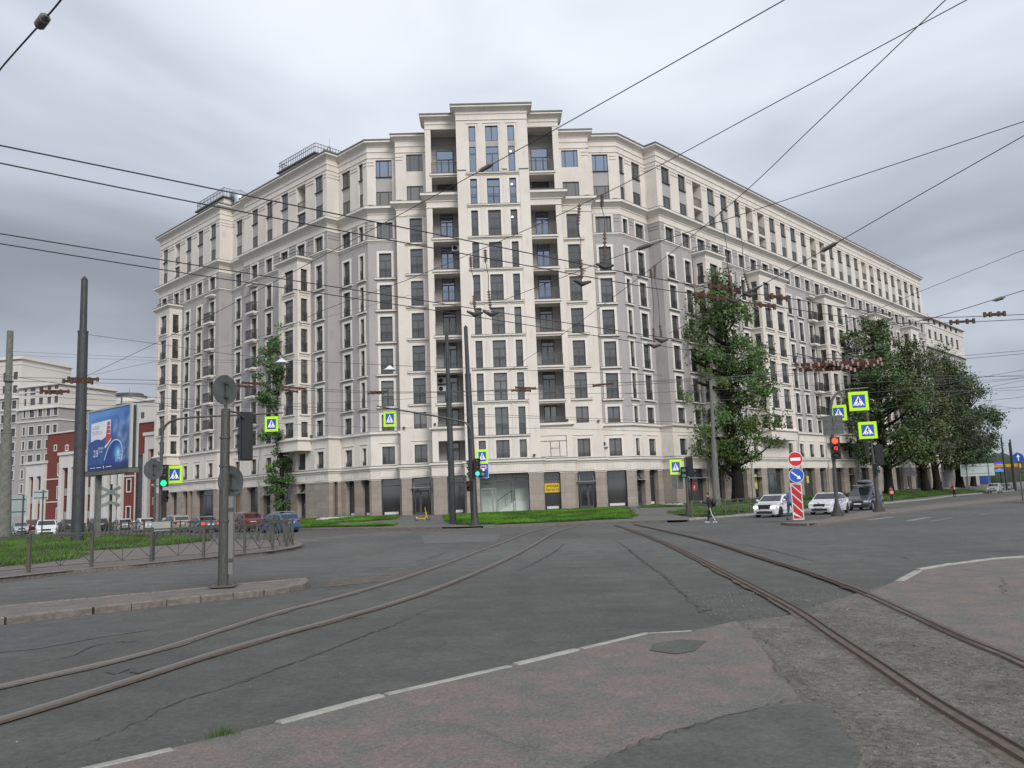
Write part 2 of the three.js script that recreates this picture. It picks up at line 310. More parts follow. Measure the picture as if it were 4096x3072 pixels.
tramRail([[-5.2, 4.9], [-4.37, 7.06], [-3.94, 8.65], [-3.55, 10.25], [-2.91, 12.09], [-2.07, 14.7], [-1.2, 18.89], [-0.2, 25.22], [0.75, 32.84], [1.7, 41], [2.6, 46], [3.5, 50]], 'tram rail curving across the asphalt, second rail from the kerbed island', false, -1);
tramRail([[5.9, 50], [5.76, 44.34], [5.39, 34.24], [5.01, 27.15], [4.42, 19.44], [3.98, 13.91], [3.75, 11.42], [3.46, 9.35], [3.24, 7.7], [3.08, 6.52], [2.95, 5.11], [2.75, 3], [2.6, 0]], 'rusty tram rail running through the broken paving beside the pink pavement', true, 1);
tramRail([[7.1, 50], [6.95, 40], [6.71, 29.23], [6.13, 21.18], [5.8, 16.62], [5.41, 13.09], [5.01, 10.63], [4.71, 8.83], [4.58, 7.73], [4.48, 7.27], [4.3, 5], [4.1, 1]], 'rusty tram rail farther from the viewer at the edge of the track bed', true, -1);

// cracks and tarred joints
{
  const C = [
    [[[-3.4, 5.6], [-3.37, 5.77], [-3.20, 6.49], [-3.12, 7.00], [-3.11, 7.37], [-3.02, 7.67], [-2.87, 7.94], [-2.66, 8.69], [-2.31, 9.86], [-2.05, 10.93], [-1.81, 11.7], [-1.52, 13.14], [-1.19, 14.18]], 0.03],
    [[[-0.21, 18.78], [0.18, 21.11], [0.97, 25.40], [1.78, 31.59]], 0.06],
    [[[3.85, 33.41], [3.60, 27.97], [3.24, 21.81], [3.05, 18.36], [2.91, 15.86], [2.69, 13.72], [2.62, 12.51], [2.60, 11.68], [2.59, 10.70]], 0.06],
    [[[2.42, 11.83], [2.61, 11.97], [2.76, 12.14]], 0.05], [[[8.45, 20.31], [8.84, 19.74], [9.15, 19.24]], 0.1], [[[7.11, 29.9], [7.22, 26.54], [7.19, 23.48], [6.95, 19.8], [6.92, 18.07]], 0.045],
    [[[-4.21, 21.9], [-3.88, 22.01], [-3.41, 22.31]], 0.06], [[[-3.13, 24.52], [-2.82, 26.09], [-2.48, 28.76]], 0.06], [[[-2.79, 12.56], [-2.53, 12.61], [-2.27, 12.72]], 0.035], [[[-5.77, 9.84], [-5.51, 10.15], [-5.53, 11.08], [-4.9, 11.2]], 0.04],
    [[[-4.52, 9.07], [-4.37, 9.08], [-4.29, 9.14], [-4.01, 9.02]], 0.09], [[[9, 31], [12, 33], [14, 34.2]], 0.07], [[[6, 36], [9.5, 35.2], [12, 35.6]], 0.05], [[[-8, 40], [-5, 40.8], [-1, 41], [4, 40]], 0.08], [[[3, 45], [7, 46], [10, 45.2]], 0.12], [[[13, 27], [15.5, 27.6], [18, 27.1]], 0.06]];
  const P = [[[[2.83, 10.80], [2.73, 9.91], [2.69, 9.20], [2.65, 8.54], [2.58, 8.07]], 0.02], [[[2.51, 8.67], [2.38, 7.93], [2.28, 7.65], [2.29, 7.34], [2.26, 7.16], [2.27, 7.38], [2.31, 7.68]], 0.016], [[[2.50, 8.08], [2.46, 7.66], [2.38, 7.36], [2.40, 7.14], [2.31, 6.88], [2.35, 6.68]], 0.016], [[[0.3, 5.25], [0.67, 5.57], [0.96, 5.83], [1.18, 6.03], [1.43, 6.17], [1.82, 6.47], [2.22, 6.67], [2.36, 6.65]], 0.022], [[[8.31, 14.43], [7.97, 13.73], [7.58, 13.13], [7.11, 12.25], [7.0, 11.93]], 0.03], [[[-0.9, 6.4], [-0.4, 6.2], [-0.05, 5.7], [0.2, 5.5]], 0.008]];
  const wig = (pts, a) => curve2(pts, Math.max(8, Math.round(lenOf(pts) / (a * 2.2)))).map(([x, d]) => [x + RR(-a, a), d + RR(-a, a) * 2]);
  const m = new MB(); for (const [p, w] of C) ribbon(m, wig(p, w * 0.9), (t) => w * 0.8 * Math.sin(Math.PI * (0.04 + 0.92 * t)), 0.0095, gy, 1.6); struct('road_cracks', m, M.crack);
  const m2 = new MB(); for (const [p, w] of P) ribbon(m2, wig(p, w * 1.3), (t) => w * 0.55 * Math.sin(Math.PI * (0.05 + 0.9 * t)), 0.048, gy, 1.4); struct('pavement_cracks', m2, M.crack);
}
// painted markings
{
  const m = new MB();
  const st = (a, b, w) => ribbon(m, [a, b], w, 0.009);
  st([-7.18, 55.6], [-4.36, 54.5], 0.5); st([-9.4, 53.4], [-6.6, 52.0], 0.5); st([-10.6, 51.9], [-8.0, 50.6], 0.5); st([-11.3, 50.2], [-8.9, 48.9], 0.5); st([-11.9, 48.5], [-9.5, 47.2], 0.5); st([-12.5, 46.8], [-10.1, 45.5], 0.5); st([-12.8, 45.0], [-10.6, 43.8], 0.5);
  for (const q of [[[18.01, 43.18], [18.29, 42.72], [20.9, 45.61], [21.16, 46.91]], [[18.71, 40.17], [19.12, 39.99], [21.93, 43.51], [21.71, 43.96]]]) { const P = q.map(([x, d]) => [x, gy(x, d) + 0.009, -d]); m.quadN(...P, [0, 1, 0]); }
  st([19.32, 38.7], [22.0, 41.74], 0.16); st([24.66, 44.06], [26.68, 46.33], 0.14); st([10.1, 48.0], [12.3, 48.45], 0.42); st([13.86, 53.9], [15.6, 55.2], 0.14); st([16.2, 51.0], [18.4, 52.6], 0.4); st([33, 60], [38, 66], 0.14); st([24, 57.5], [27, 60.5], 0.14); st([29, 62.5], [32, 65.5], 0.14); st([50, 80], [58, 90], 0.15);
  struct('road_markings', m, M.paint);
}
// kerbed island in front, with its granite kerb
const isl = struct('traffic_island', sheet([[-13.5, 8.4], [-8.3, 13.55], [-7.42, 14.56], [-6.48, 15.39], [-5.54, 16.13], [-5.1, 16.5], [-4.78, 17.0], [-4.68, 17.6], [-4.75, 18.2], [-4.95, 18.75], [-5.4, 18.55], [-6.05, 17.8], [-7.51, 16.7], [-9.45, 15.3], [-15, 11.6]], 0.112), M.pink);
kerbStones(isl, [[-13.4, 8.25], [-8.36, 13.42], [-8.32, 13.46]], { step: 1.2, w: 0.2, top: 0.125, side: 1 });
kerbStones(isl, [[-8.3, 13.47], [-7.42, 14.46]], { step: 9, w: 0.2, top: 0.125, side: 1 });
kerbStones(isl, [[-7.4, 14.48], [-6.48, 15.29], [-5.54, 16.03], [-5.06, 16.44]], { step: 0.62, w: 0.2, top: 0.122, side: 1 });
kerbStones(isl, [[-5.04, 16.46], [-4.68, 16.95], [-4.54, 17.5], [-4.58, 18.1], [-4.78, 18.72]], { step: 0.6, w: 0.2, top: 0.122, side: 1, gap: 0.004 });
kerbStones(isl, [[-4.85, 18.85], [-5.45, 18.7], [-6.1, 17.95], [-7.56, 16.85], [-9.5, 15.45], [-15, 11.8]], { step: 1.1, w: 0.12, top: 0.125, side: 1 });
// fenced island
const fisl = struct('fenced_island', sheet([[-46, 5], [-20, 12.5], [-15.6, 19.8], [-14.25, 22.9], [-13.36, 25.2], [-12.15, 26.75], [-10.6, 29.85], [-9.55, 32.2], [-9.32, 34.31], [-9.45, 36.0], [-10.11, 38.9], [-11.23, 41.5], [-13.6, 44.6], [-19.2, 52], [-29.5, 64.8], [-45, 82], [-60, 98], [-95, 120], [-95, 20]], 0.12), M.pink);
kerbStones(fisl, [[-20, 12.4], [-15.7, 19.8], [-14.32, 22.88], [-13.43, 25.16], [-12.23, 26.65], [-10.69, 29.81], [-9.62, 32.14], [-9.38, 34.31], [-9.5, 36.0], [-10.16, 38.9], [-11.28, 41.5], [-13.65, 44.6]], { step: 1.0, w: 0.18, top: 0.13, side: 1 });
// island with the keep-right board
const bisl = struct('board_island', sheet([[13.1, 41.0], [13.1, 40.5], [13.75, 38.6], [15.6, 40.6], [17.43, 42.8], [18.97, 44.9], [22.02, 50.1], [23.84, 51.6], [29.44, 58.6], [47.5, 78.1], [60, 94], [57, 93], [43, 78], [34.0, 67.8], [27.01, 58.9], [24.0, 56.6], [20.4, 50.6], [17.0, 45], [14.64, 42.0]], 0.118), M.pink);
kerbStones(bisl, [[13.1, 41.2], [12.95, 40.55], [13.67, 38.44], [15.6, 40.45], [17.43, 42.66], [18.97, 44.75], [22.02, 49.97], [23.84, 51.39], [29.44, 58.44], [47.5, 77.89], [60, 93.8]], { step: 1.3, w: 0.18, top: 0.13, side: 1 });

// ---------- the block of ground round the apartment building ----------
const KERB = [[-75, 132], [-66, 122], [-40, 92.5], [-22, 72], [-18.3, 67.9], [-12.83, 62.9], [-7.56, 58.3], [-3.96, 55.3], [2.19, 55.0], [6.99, 53.0], [9.3, 51.4], [10.6, 51.2], [11.6, 55.4], [17.4, 60.86], [25.51, 68.9], [39.75, 87], [48.64, 98.1], [63.01, 119.5], [84, 146], [101.66, 167], [200, 280]];
const FAC = [[-75, 140], [-47.42, 107.51], [-34.98, 95.76], [-18.77, 82.21], [-17.75, 83.29], [-14.07, 79.82], [-10.99, 78.71], [-7.73, 76.75], [-4.54, 75.44], [2.45, 75.64], [5.56, 77.13], [8.7, 79.27], [11.72, 80.56], [15.19, 84.24], [16.27, 83.21], [74.85, 145.24], [180, 275]];
const distPL = (pl, x, y) => { let m = 1e9; for (let i = 0; i < pl.length - 1; i++) { const [a, b] = pl[i], [c, d] = pl[i + 1], t = Math.max(0, Math.min(1, ((x - a) * (c - a) + (y - b) * (d - b)) / ((c - a) ** 2 + (d - b) ** 2))); m = Math.min(m, Math.hypot(x - a - t * (c - a), y - b - t * (d - b))); } return m; };
const bz = (x, d) => { const f = distPL(FAC, x, d), k = distPL(KERB, x, d); return ((-SL * d + 0.13) * f + 0.11 * k) / (f + k); };
{
  const prs = [[[-75, 132], [-75, 140]], [[-66, 122], [-62, 124]], [[-40, 92.5], [-47.42, 107.51]], [[-22, 72], [-34.98, 95.76]], [[-15, 64.9], [-18.77, 82.21]], [[-9, 59.6], [-14.07, 79.82]], [[-3.96, 55.3], [-4.54, 75.44]], [[2.19, 55], [2.45, 75.64]], [[6.99, 53], [8.7, 79.27]], [[10.6, 51.2], [11.72, 80.56]], [[11.6, 55.4], [15.19, 84.24]], [[17.4, 60.86], [17.5, 84.4]], [[25.51, 68.9], [27, 94.5]], [[39.75, 87], [41, 109.4]], [[48.64, 98.1], [50, 119]], [[63.01, 119.5], [65, 134.8]], [[84, 146], [85, 157]], [[101.66, 167], [100, 176]], [[200, 280], [180, 275]]];
  const m = new MB(); const rows = [];
  for (let i = 0; i < prs.length - 1; i++) { const n = Math.ceil(Math.hypot(prs[i + 1][0][0] - prs[i][0][0], prs[i + 1][0][1] - prs[i][0][1]) / 2); for (let k = 0; k < n; k++) { const t = k / n, f = (s) => [mix(prs[i][s][0], prs[i + 1][s][0], t), mix(prs[i][s][1], prs[i + 1][s][1], t)]; rows.push([f(0), f(1)]); } }
  const G = rows.map(([a, b]) => Array.from({ length: 11 }, (_, k) => { const t = k / 10, x = mix(a[0], b[0], t), d = mix(a[1], b[1], t); return [x, bz(x, d), -d]; }));
  for (let i = 0; i < G.length - 1; i++) for (let k = 0; k < 10; k++) m.quadN(G[i][k], G[i + 1][k], G[i + 1][k + 1], G[i][k + 1], [0, 1, 0]);
  const blk = struct('pavement', m, M.path);
  kerbStones(blk, [[-75, 131.9], [-66, 121.9], [-40, 92.4], [-22, 71.9], [-18.4, 67.8], [-12.9, 62.8], [-7.6, 58.2], [-5.2, 56.3]], { step: 2.2, top: 0.12, w: 0.15, side: 1 });
  kerbStones(blk, [[-5.1, 56.2], [-3.96, 55.2], [-2.4, 55.15]], { step: 1, top: 0.03, w: 0.15, side: 1 });
  kerbStones(blk, [[-2.3, 55.1], [2.19, 54.9], [6.99, 52.9], [9.25, 51.3]], { step: 1.2, top: 0.12, w: 0.15, side: 1 });
  kerbStones(blk, [[11.3, 54.2], [11.62, 55.3], [17.42, 60.76], [25.53, 68.8], [39.77, 86.9], [48.66, 98], [63.03, 119.4], [84, 145.9], [101.7, 166.9]], { step: 1.6, top: 0.13, w: 0.15, side: 1, mat: M.kerbc });
}
function inPoly(P, x, y) { let c = false; for (let i = 0, j = P.length - 1; i < P.length; j = i++) if ((P[i][1] > y) !== (P[j][1] > y) && x < (P[j][0] - P[i][0]) * (y - P[i][1]) / (P[j][1] - P[i][1]) + P[i][0]) c = !c; return c; }
const bladeGeo = (() => { const m = new MB(); for (let k = 0; k < 5; k++) { const a = k * 1.26 + 0.3, c = Math.cos(a), s = Math.sin(a), o = 0.05, l = [0.07, 0.12, 0.04, 0.15, 0.09][k]; m.tri([c * o - s * 0.012, 0, s * o + c * 0.012], [c * o + s * 0.012, 0, s * o - c * 0.012], [c * (o + l), [1, 0.8, 1.15, 0.7, 0.9][k], s * (o + l)]); } return m.geo(); })();
const mGrass = [std([0.085, 0.21, 0.016], 0.8), std([0.075, 0.145, 0.028], 0.85), std([0.1, 0.225, 0.02], 0.8)];
function lawn(pts, n, hgt, hf, lift, mat, label) { // soil sheet under a dense cover of grass tufts
  const xs = pts.map((p) => p[0]), ds = pts.map((p) => p[1]), x0 = Math.min(...xs), x1 = Math.max(...xs), d0 = Math.min(...ds), d1 = Math.max(...ds), c = Math.min(0.8, (x1 - x0) / 14);
  const m = new MB(); for (let x = x0; x < x1; x += c) for (let d = d0; d < d1; d += c) if (inPoly(pts, x + c / 2, d + c / 2)) { const f = (a, b) => [a, hf(a, b) + lift, -b]; m.quadN(f(x, d), f(x + c, d), f(x + c, d + c), f(x, d + c), [0, 1, 0]); }
  struct('lawn', m, M.soil);
  const I = new THREE.InstancedMesh(bladeGeo, mat, n); const q = new THREE.Matrix4(), e = new THREE.Euler(), col = new THREE.Color(); let k = 0, guard = 0;
  while (k < n && guard++ < n * 30) {
    const x = RR(x0 - 0.3, x1 + 0.3), d = RR(d0 - 0.3, d1 + 0.3); const w = (fbm(x * 1.1, d * 1.1, 2, 91) - 0.5) * 0.9; if (!inPoly(pts, x + w, d + w * 0.7)) continue;
    const cl = fbm(x * 0.35, d * 0.35, 3, 14), h = hgt * RR(0.45, 1.1) * mix(0.6, 1.5, ss(0.35, 0.7, cl)); e.set(RR(-0.25, 0.25), R() * 6.28, RR(-0.25, 0.25));
    q.compose(new THREE.Vector3(x, hf(x, d) + lift, -d), new THREE.Quaternion().setFromEuler(e), new THREE.Vector3(1.5, h, 1.5)); I.setMatrixAt(k, q); const t = mix(0.6, 1.25, ss(0.3, 0.72, fbm(x * 0.5 + 9, d * 0.5, 3, 33))) * RR(0.8, 1.2); I.setColorAt(k, col.setRGB(t, t, t * 0.9)); k++;
  }
  I.count = k; I.name = numbered('grass'); I.userData = { label, category: 'grass', kind: 'stuff' }; I.castShadow = I.receiveShadow = true; scene.add(I);
}
lawn([[-6.3, 73.4], [-4.6, 75.1], [2.4, 75.3], [5.6, 76.8], [8.7, 78.9], [10.3, 77], [9.2, 66], [8.63, 61], [7.6, 57.2], [3.96, 56.6], [-1.19, 56.4], [-4.31, 59.3], [-5.55, 65.5]], 30000, 0.16, bz, 0.03, mGrass[0], 'bright green lawn in front of the glazed entrance of the apartment block');
lawn([[-25, 85], [-19, 81.6], [-17.8, 82.9], [-14.3, 79.5], [-11.3, 78.3], [-11.0, 73.5], [-14.85, 73.3], [-20.5, 77.0]], 9000, 0.14, bz, 0.03, mGrass[2], 'strip of lawn against the wall behind the blue car');
lawn([[-20.6, 74.6], [-9.9, 66.0], [-9.7, 62.6], [-18.3, 69.4]], 9000, 0.14, bz, 0.03, mGrass[2], 'strip of lawn between the path and the kerb by the scooter');
lawn([[12.3, 80.4], [15.4, 83.9], [16.5, 82.9], [30, 97.3], [50, 118.5], [73, 143], [75, 141], [52, 113], [30, 89.5], [17, 78], [11.5, 77.7]], 16000, 0.14, bz, 0.03, mGrass[1], 'strip of lawn along the shop fronts beyond the trees');
lawn([[12.26, 66.5], [14.49, 70], [19.56, 76.3], [30, 86.5], [45, 104.5], [60, 122], [80, 147.5], [83, 145.5], [62.5, 120.7], [48, 99.5], [39.2, 88.4], [25.2, 70.7], [17.2, 62.6], [12.96, 56.6], [11.9, 57.5]], 42000, 0.16, bz, 0.03, mGrass[1], 'long verge of grass under the street trees behind the waiting cars');
lawn([[-19.5, 24.5], [-17.72, 28.27], [-16.97, 29.96], [-16.99, 32.22], [-18.37, 35.18], [-21.0, 39.2], [-19.3, 39.7], [-17.86, 43], [-17.4, 46.4], [-19.8, 51.6], [-24, 57], [-39, 72.6], [-55, 88], [-62, 70], [-35, 30]], 42000, 0.22, gy, 0.125, mGrass[1], 'rough grass growing behind the fence round the big posts');
// ---------- the apartment building ----------
const Q = Math.SQRT1_2;
const stuccoBump = tex(512, (u, v, i, j) => 128 + (pf(u, v, 40, 3, 5) - 0.5) * 90 + (hash2(i, j, 3) - 0.5) * 50, { srgb: false });
const stuccoTex = tex(1024, (u, v, i, j) => { const a = pf(u, v, 3, 5, 81), b = pf(u * 1, v, 12, 3, 83), st = pf(u, v * 0.2, 24, 3, 85); const c = 246 + (a - 0.5) * 16 + (b - 0.5) * 8 - Math.max(0, st - 0.62) * 50; return [c, c, c]; });
const stoneTex = tex(512, (u, v, i, j) => { const a = pf(u, v, 4, 4, 91), f = hash2(i, j, 93), g = pf(u, v, 60, 2, 95); const c = 236 + (a - 0.5) * 26 + (f - 0.5) * 14 + (g - 0.5) * 16; return [c, c, c]; });
const B = {};
B.cream = std([0.72, 0.67, 0.61], 0.9, { map: uvm(stuccoTex, 9), bumpMap: uvm(stuccoBump, 1.5), bumpScale: 0.004 });
B.trim = std([0.76, 0.715, 0.66], 0.85, { map: uvm(stuccoTex, 7) });
B.grey = std([0.40, 0.38, 0.375], 0.92, { map: uvm(stuccoTex, 9), bumpMap: uvm(stuccoBump, 1.5), bumpScale: 0.004 });
B.panel = std([0.40, 0.385, 0.375], 0.9, { map: uvm(stuccoTex, 5) });
B.cap = std([0.11, 0.115, 0.11], 0.6, { metalness: 0.3 });
B.frame = std([0.062, 0.065, 0.064], 0.5);
B.rail = std([0.075, 0.075, 0.074], 0.5, { metalness: 0.2 });
B.stone = [0, 1, 2, 3].map((i) => std([[0.36, 0.305, 0.265], [0.335, 0.285, 0.25], [0.385, 0.33, 0.285], [0.345, 0.30, 0.265]][i], 0.55, { map: uvm(stoneTex, 1.2) }));
B.joint = std([0.19, 0.165, 0.145], 0.9);
B.dark = std([0.02, 0.02, 0.021], 0.9);
const glassMat = (c, r = 0.04) => new THREE.MeshPhysicalMaterial({ color: lin(...c), roughness: r, ior: 1.85, specularIntensity: 1, side: THREE.DoubleSide });
B.pane = [[0.045, 0.05, 0.05], [0.03, 0.033, 0.034], [0.065, 0.07, 0.068], [0.085, 0.087, 0.082], [0.04, 0.042, 0.046], [0.12, 0.12, 0.112]].map((c, i) => new THREE.MeshPhysicalMaterial({ color: lin(...c.map((x) => x * 0.9 + 0.10)), roughness: 0.05, metalness: 0.6, ior: 1.6, side: THREE.DoubleSide }));
B.skypane = new THREE.MeshPhysicalMaterial({ color: lin(0.24, 0.29, 0.37), roughness: 0.09, metalness: 0.9, side: THREE.DoubleSide }); // coated glazing
B.shopglass = [[0.017, 0.018, 0.02], [0.024, 0.026, 0.026], [0.034, 0.04, 0.038]].map((c) => glassMat(c, 0.05));
B.clear = new THREE.MeshPhysicalMaterial({ color: lin(0.86, 0.92, 0.89), transmission: 1, thickness: 0, roughness: 0.02, ior: 1.4, side: THREE.DoubleSide });
B.doorframe = std([0.085, 0.09, 0.095], 0.45, { metalness: 0.3 });
B.board = std([0.25, 0.17, 0.10], 0.8);
B.white = std([0.62, 0.62, 0.6], 0.6);

const bld = thing('apartment_building', 'huge pale stepped apartment block with a tall central bay and stone shop fronts', 'building', [-1.17, 0.13, -79.94], 1.64 * DEG);
const lp = (u, v, h) => [u, h, -(v - 80)];
const seg = (O, t, n) => ({ O, t, n, pt: (a, h, o = 0) => lp(O[0] + t[0] * a + n[0] * o, O[1] + t[1] * a + n[1] * o, h), N: [n[0], 0, -n[1]], T: [t[0], 0, -t[1]] });
const wE = 12.9, vE = 80.25, wF = 9.85, vF = 79.05, vP = 77.0, vT = 75.6, wP = 6.65, wT = 3.5;
const D0 = [-(wE + 5.06 * Q), vE + 5.06 * Q], D1 = [-D0[0], D0[1]], C1 = [D0[0] - 1.49 * Q, D0[1] - 1.49 * Q], C2 = [-C1[0], C1[1]];
const LR = 86.6, Re = [C2[0] + LR * Q, C2[1] + LR * Q], A1 = [-33.34, 96.78], A2 = [A1[0] + 1.68 * Q, A1[1] + 1.68 * Q], LA = 17.12, Ae = [A1[0] - LA * Q, A1[1] + LA * Q];
const CLn = 17.5, CL = [C1[0] - CLn * Q, C1[1] + CLn * Q], J1 = [CL[0] + 0.41 * Q, CL[1] + 0.41 * Q], recL = Math.hypot(J1[0] - A2[0], J1[1] - A2[1]);
const SG = {
  A: seg(A1, [-Q, Q], [-Q, -Q]), Ar: seg(A1, [Q, Q], [Q, -Q]), rec: seg(A2, [Q, -Q], [-Q, -Q]), C: seg(C1, [-Q, Q], [-Q, -Q]), Cr: seg(C1, [Q, Q], [Q, -Q]), D: seg([-wE, vE], [-Q, Q], [-Q, -Q]),
  E: seg([-wE, vE], [1, 0], [0, -1]), Fs: seg([-wF, vF], [0, 1], [-1, 0]), F: seg([-wF, vF], [1, 0], [0, -1]), P: seg([-wP, vP], [1, 0], [0, -1]), Ps: seg([-wP, vP], [0, 1], [-1, 0]), T: seg([0, vT], [1, 0], [0, -1]), Tl: seg([-wT, vT], [0, 1], [-1, 0]), Tr: seg([wT, vT], [0, 1], [1, 0]),
  P2: seg([wP, vP], [-1, 0], [0, -1]), P2s: seg([wP, vP], [0, 1], [1, 0]), F2: seg([wF, vF], [-1, 0], [0, -1]), F2s: seg([wF, vF], [0, 1], [1, 0]), E2: seg([wE, vE], [-1, 0], [0, -1]), D2: seg([wE, vE], [Q, Q], [Q, -Q]), C2r: seg(C2, [-Q, Q], [-Q, -Q]), C2: seg(C2, [Q, Q], [Q, -Q]),
  Ae: seg(Ae, [Q, Q], [-Q, Q]), Re: seg(Re, [-Q, Q], [Q, Q]),
};
// collected pieces of the big parts
const W = { cream: new MB(), grey: new MB(), trim: new MB(), panel: new MB(), cap: new MB(), joint: new MB(), dark: new MB() };
const boxS = (m, s, a0, a1, h0, h1, o0, o1) => m.hex([s.pt(a0, h0, o0), s.pt(a1, h0, o0), s.pt(a1, h1, o0), s.pt(a0, h1, o0), s.pt(a0, h0, o1), s.pt(a1, h0, o1), s.pt(a1, h1, o1), s.pt(a0, h1, o1)]);
const qS = (m, s, p) => m.quadN(...p.map((q) => s.pt(...q)), s.N);
// wall face with openings and their reveals
function wall(m, s, a0, a1, h0, h1, holes = [], depth = 0.28, o = 0) {
  holes = holes.map((q) => ({ ...q, A: Math.max(a0, q.a0), B: Math.min(a1, q.a1), C: Math.max(h0, q.h0), D: Math.min(h1, q.h1) })).filter((q) => q.B > q.A && q.D > q.C);
  const xs = [...new Set([a0, a1, ...holes.flatMap((q) => [q.A, q.B])])].sort((x, y) => x - y);
  for (let i = 0; i < xs.length - 1; i++) {
    const l = xs[i], r = xs[i + 1], mid = (l + r) / 2; let h = h0;
    for (const q of holes.filter((q) => q.A < mid && q.B > mid).sort((x, y) => x.C - y.C)) { if (q.C > h) qS(m, s, [[l, h, o], [r, h, o], [r, q.C, o], [l, q.C, o]]); h = Math.max(h, q.D); }
    if (h < h1) qS(m, s, [[l, h, o], [r, h, o], [r, h1, o], [l, h1, o]]);
  }
  for (const q of holes) {
    const d = o - (q.depth ?? depth), T = s.T, mT = [-T[0], 0, -T[2]];
    const e = (p, n) => m.quadN(...p.map((x) => s.pt(...x)), n);
    if (q.a0 >= a0) e([[q.A, q.C, o], [q.A, q.D, o], [q.A, q.D, d], [q.A, q.C, d]], T);
    if (q.a1 <= a1) e([[q.B, q.C, o], [q.B, q.D, o], [q.B, q.D, d], [q.B, q.C, d]], mT);
    if (q.h1 <= h1) e([[q.A, q.D, o], [q.B, q.D, o], [q.B, q.D, d], [q.A, q.D, d]], [0, -1, 0]);
    if (q.h0 >= h0) e([[q.A, q.C, o], [q.B, q.C, o], [q.B, q.C, d], [q.A, q.C, d]], [0, 1, 0]);
  }
}
// moulding of a given profile swept along a plan polyline (listed so that the outside is on the right hand)
function sweep(m, pl, prof) {
  const nrm = pl.slice(1).map((p, i) => { const tx = p[0] - pl[i][0], tv = p[1] - pl[i][1], l = Math.hypot(tx, tv); return [tv / l, -tx / l]; });
  const mit = pl.map((p, i) => { if (i === 0) return nrm[0]; if (i === pl.length - 1) return nrm[nrm.length - 1]; const a = nrm[i - 1], b = nrm[i], d = 1 + a[0] * b[0] + a[1] * b[1]; return [(a[0] + b[0]) / d, (a[1] + b[1]) / d]; });
  for (let i = 0; i < pl.length - 1; i++) for (let k = 0; k < prof.length - 1; k++) {
    const f = (j, [o, h]) => lp(pl[j][0] + mit[j][0] * o, pl[j][1] + mit[j][1] * o, h), n = nrm[i], dh = prof[k + 1][1] - prof[k][1], dq = prof[k + 1][0] - prof[k][0], l = Math.hypot(dh, dq) || 1;
    m.quadN(f(i, prof[k]), f(i + 1, prof[k]), f(i + 1, prof[k + 1]), f(i, prof[k + 1]), [n[0] * dh / l, -dq / l, -n[1] * dh / l]);
  }
  for (const [j, s] of [[0, -1], [pl.length - 1, 1]]) { // close the two ends
    const P = prof.map(([o, h]) => lp(pl[j][0] + mit[j][0] * o, pl[j][1] + mit[j][1] * o, h)); for (let k = 1; k < P.length - 1; k++) m.tri(P[0], P[k], P[k + 1]);
  }
}
const panelBox = (...q) => { const m = new MB(); boxS(m, ...q); mesh('spandrel_panel', m, B.panel, bld); };
// ----- windows -----
const frames = {};
function windowGeo(w, h, vm, hm, rail, rw, ro) { // frame, panes and guard rail about the sill centre; z forward
  const key = [w.toFixed(2), h.toFixed(2), vm.join(), hm.join(), rail, rw, ro].join('|'); if (frames[key]) return frames[key];
  const f = new MB(), g = new MB(), r = new MB(), t = 0.065, z0 = -0.03, z1 = 0.035, W2 = w / 2;
  f.box(-W2, W2, 0, t, z0, z1).box(-W2, W2, h - t, h, z0, z1).box(-W2, -W2 + t, t, h - t, z0, z1).box(W2 - t, W2, t, h - t, z0, z1);
  const hs = hm.filter((x) => x < 0).length ? [] : hm, topY = hs.length ? hs[0] : h;
  for (const y of hs) f.box(-W2 + t, W2 - t, y - 0.055, y + 0.055, z0, z1 - 0.003);
  for (const x of vm) f.box(-W2 + w * x - 0.06, -W2 + w * x + 0.06, t, (hs.length ? topY - 0.055 : h - t), z0, z1 - 0.006);
  g.quad([-W2 + 0.01, 0.01, 0], [W2 - 0.01, 0.01, 0], [W2 - 0.01, h - 0.01, 0], [-W2 + 0.01, h - 0.01, 0]);
  if (rail) {
    const X = rw / 2; r.box(-X, X, rail - 0.045, rail, ro - 0.025, ro + 0.025).box(-X, X, rail - 0.19, rail - 0.155, ro - 0.015, ro + 0.015).box(-X, X, 0.05, 0.085, ro - 0.015, ro + 0.015).box(-X, -X + 0.04, 0, rail, ro - 0.02, ro + 0.02).box(X - 0.04, X, 0, rail, ro - 0.02, ro + 0.02);
    const n = Math.max(2, Math.round(rw / 0.13)); for (let i = 1; i < n; i++) { const x = -X + rw * i / n; r.box(x - 0.011, x + 0.011, 0.085, rail - 0.16, ro - 0.01, ro + 0.01); }
  }
  return frames[key] = { f: f.geo(), g: g.geo(), r: rail ? r.geo() : null };
}
const WIN = [];
function win(s, a, h0, w, h, o = {}) {
  WIN.push({ s, a, h0, w, h, vm: [0.5], hm: [], rail: 0, rw: w - 0.04, ro: 0.2, o: -0.24, pane: null, ...o });
  return { a0: a - w / 2, a1: a + w / 2, h0, h1: h0 + h };
}
const FR = [23.76, 20.46, 17.19, 13.92, 10.69];       // sills of the five storeys of tall windows with guard rails
const surround = (s, a, h0, w, h, b = 0.24, pr = 0.05, m = W.trim, sill = true) => {
  boxS(m, s, a - w / 2 - b, a - w / 2, h0, h0 + h + b, 0, pr); boxS(m, s, a + w / 2, a + w / 2 + b, h0, h0 + h + b, 0, pr); boxS(m, s, a - w / 2, a + w / 2, h0 + h, h0 + h + b, 0, pr - 0.003);
  if (sill) { boxS(m, s, a - w / 2 - b - 0.2, a + w / 2 + b + 0.2, h0 - 0.17, h0 - 0.02, 0, 0.2); boxS(W.cap, s, a - w / 2 - b - 0.22, a + w / 2 + b + 0.22, h0 - 0.02, h0 + 0.005, 0, 0.22); }
};
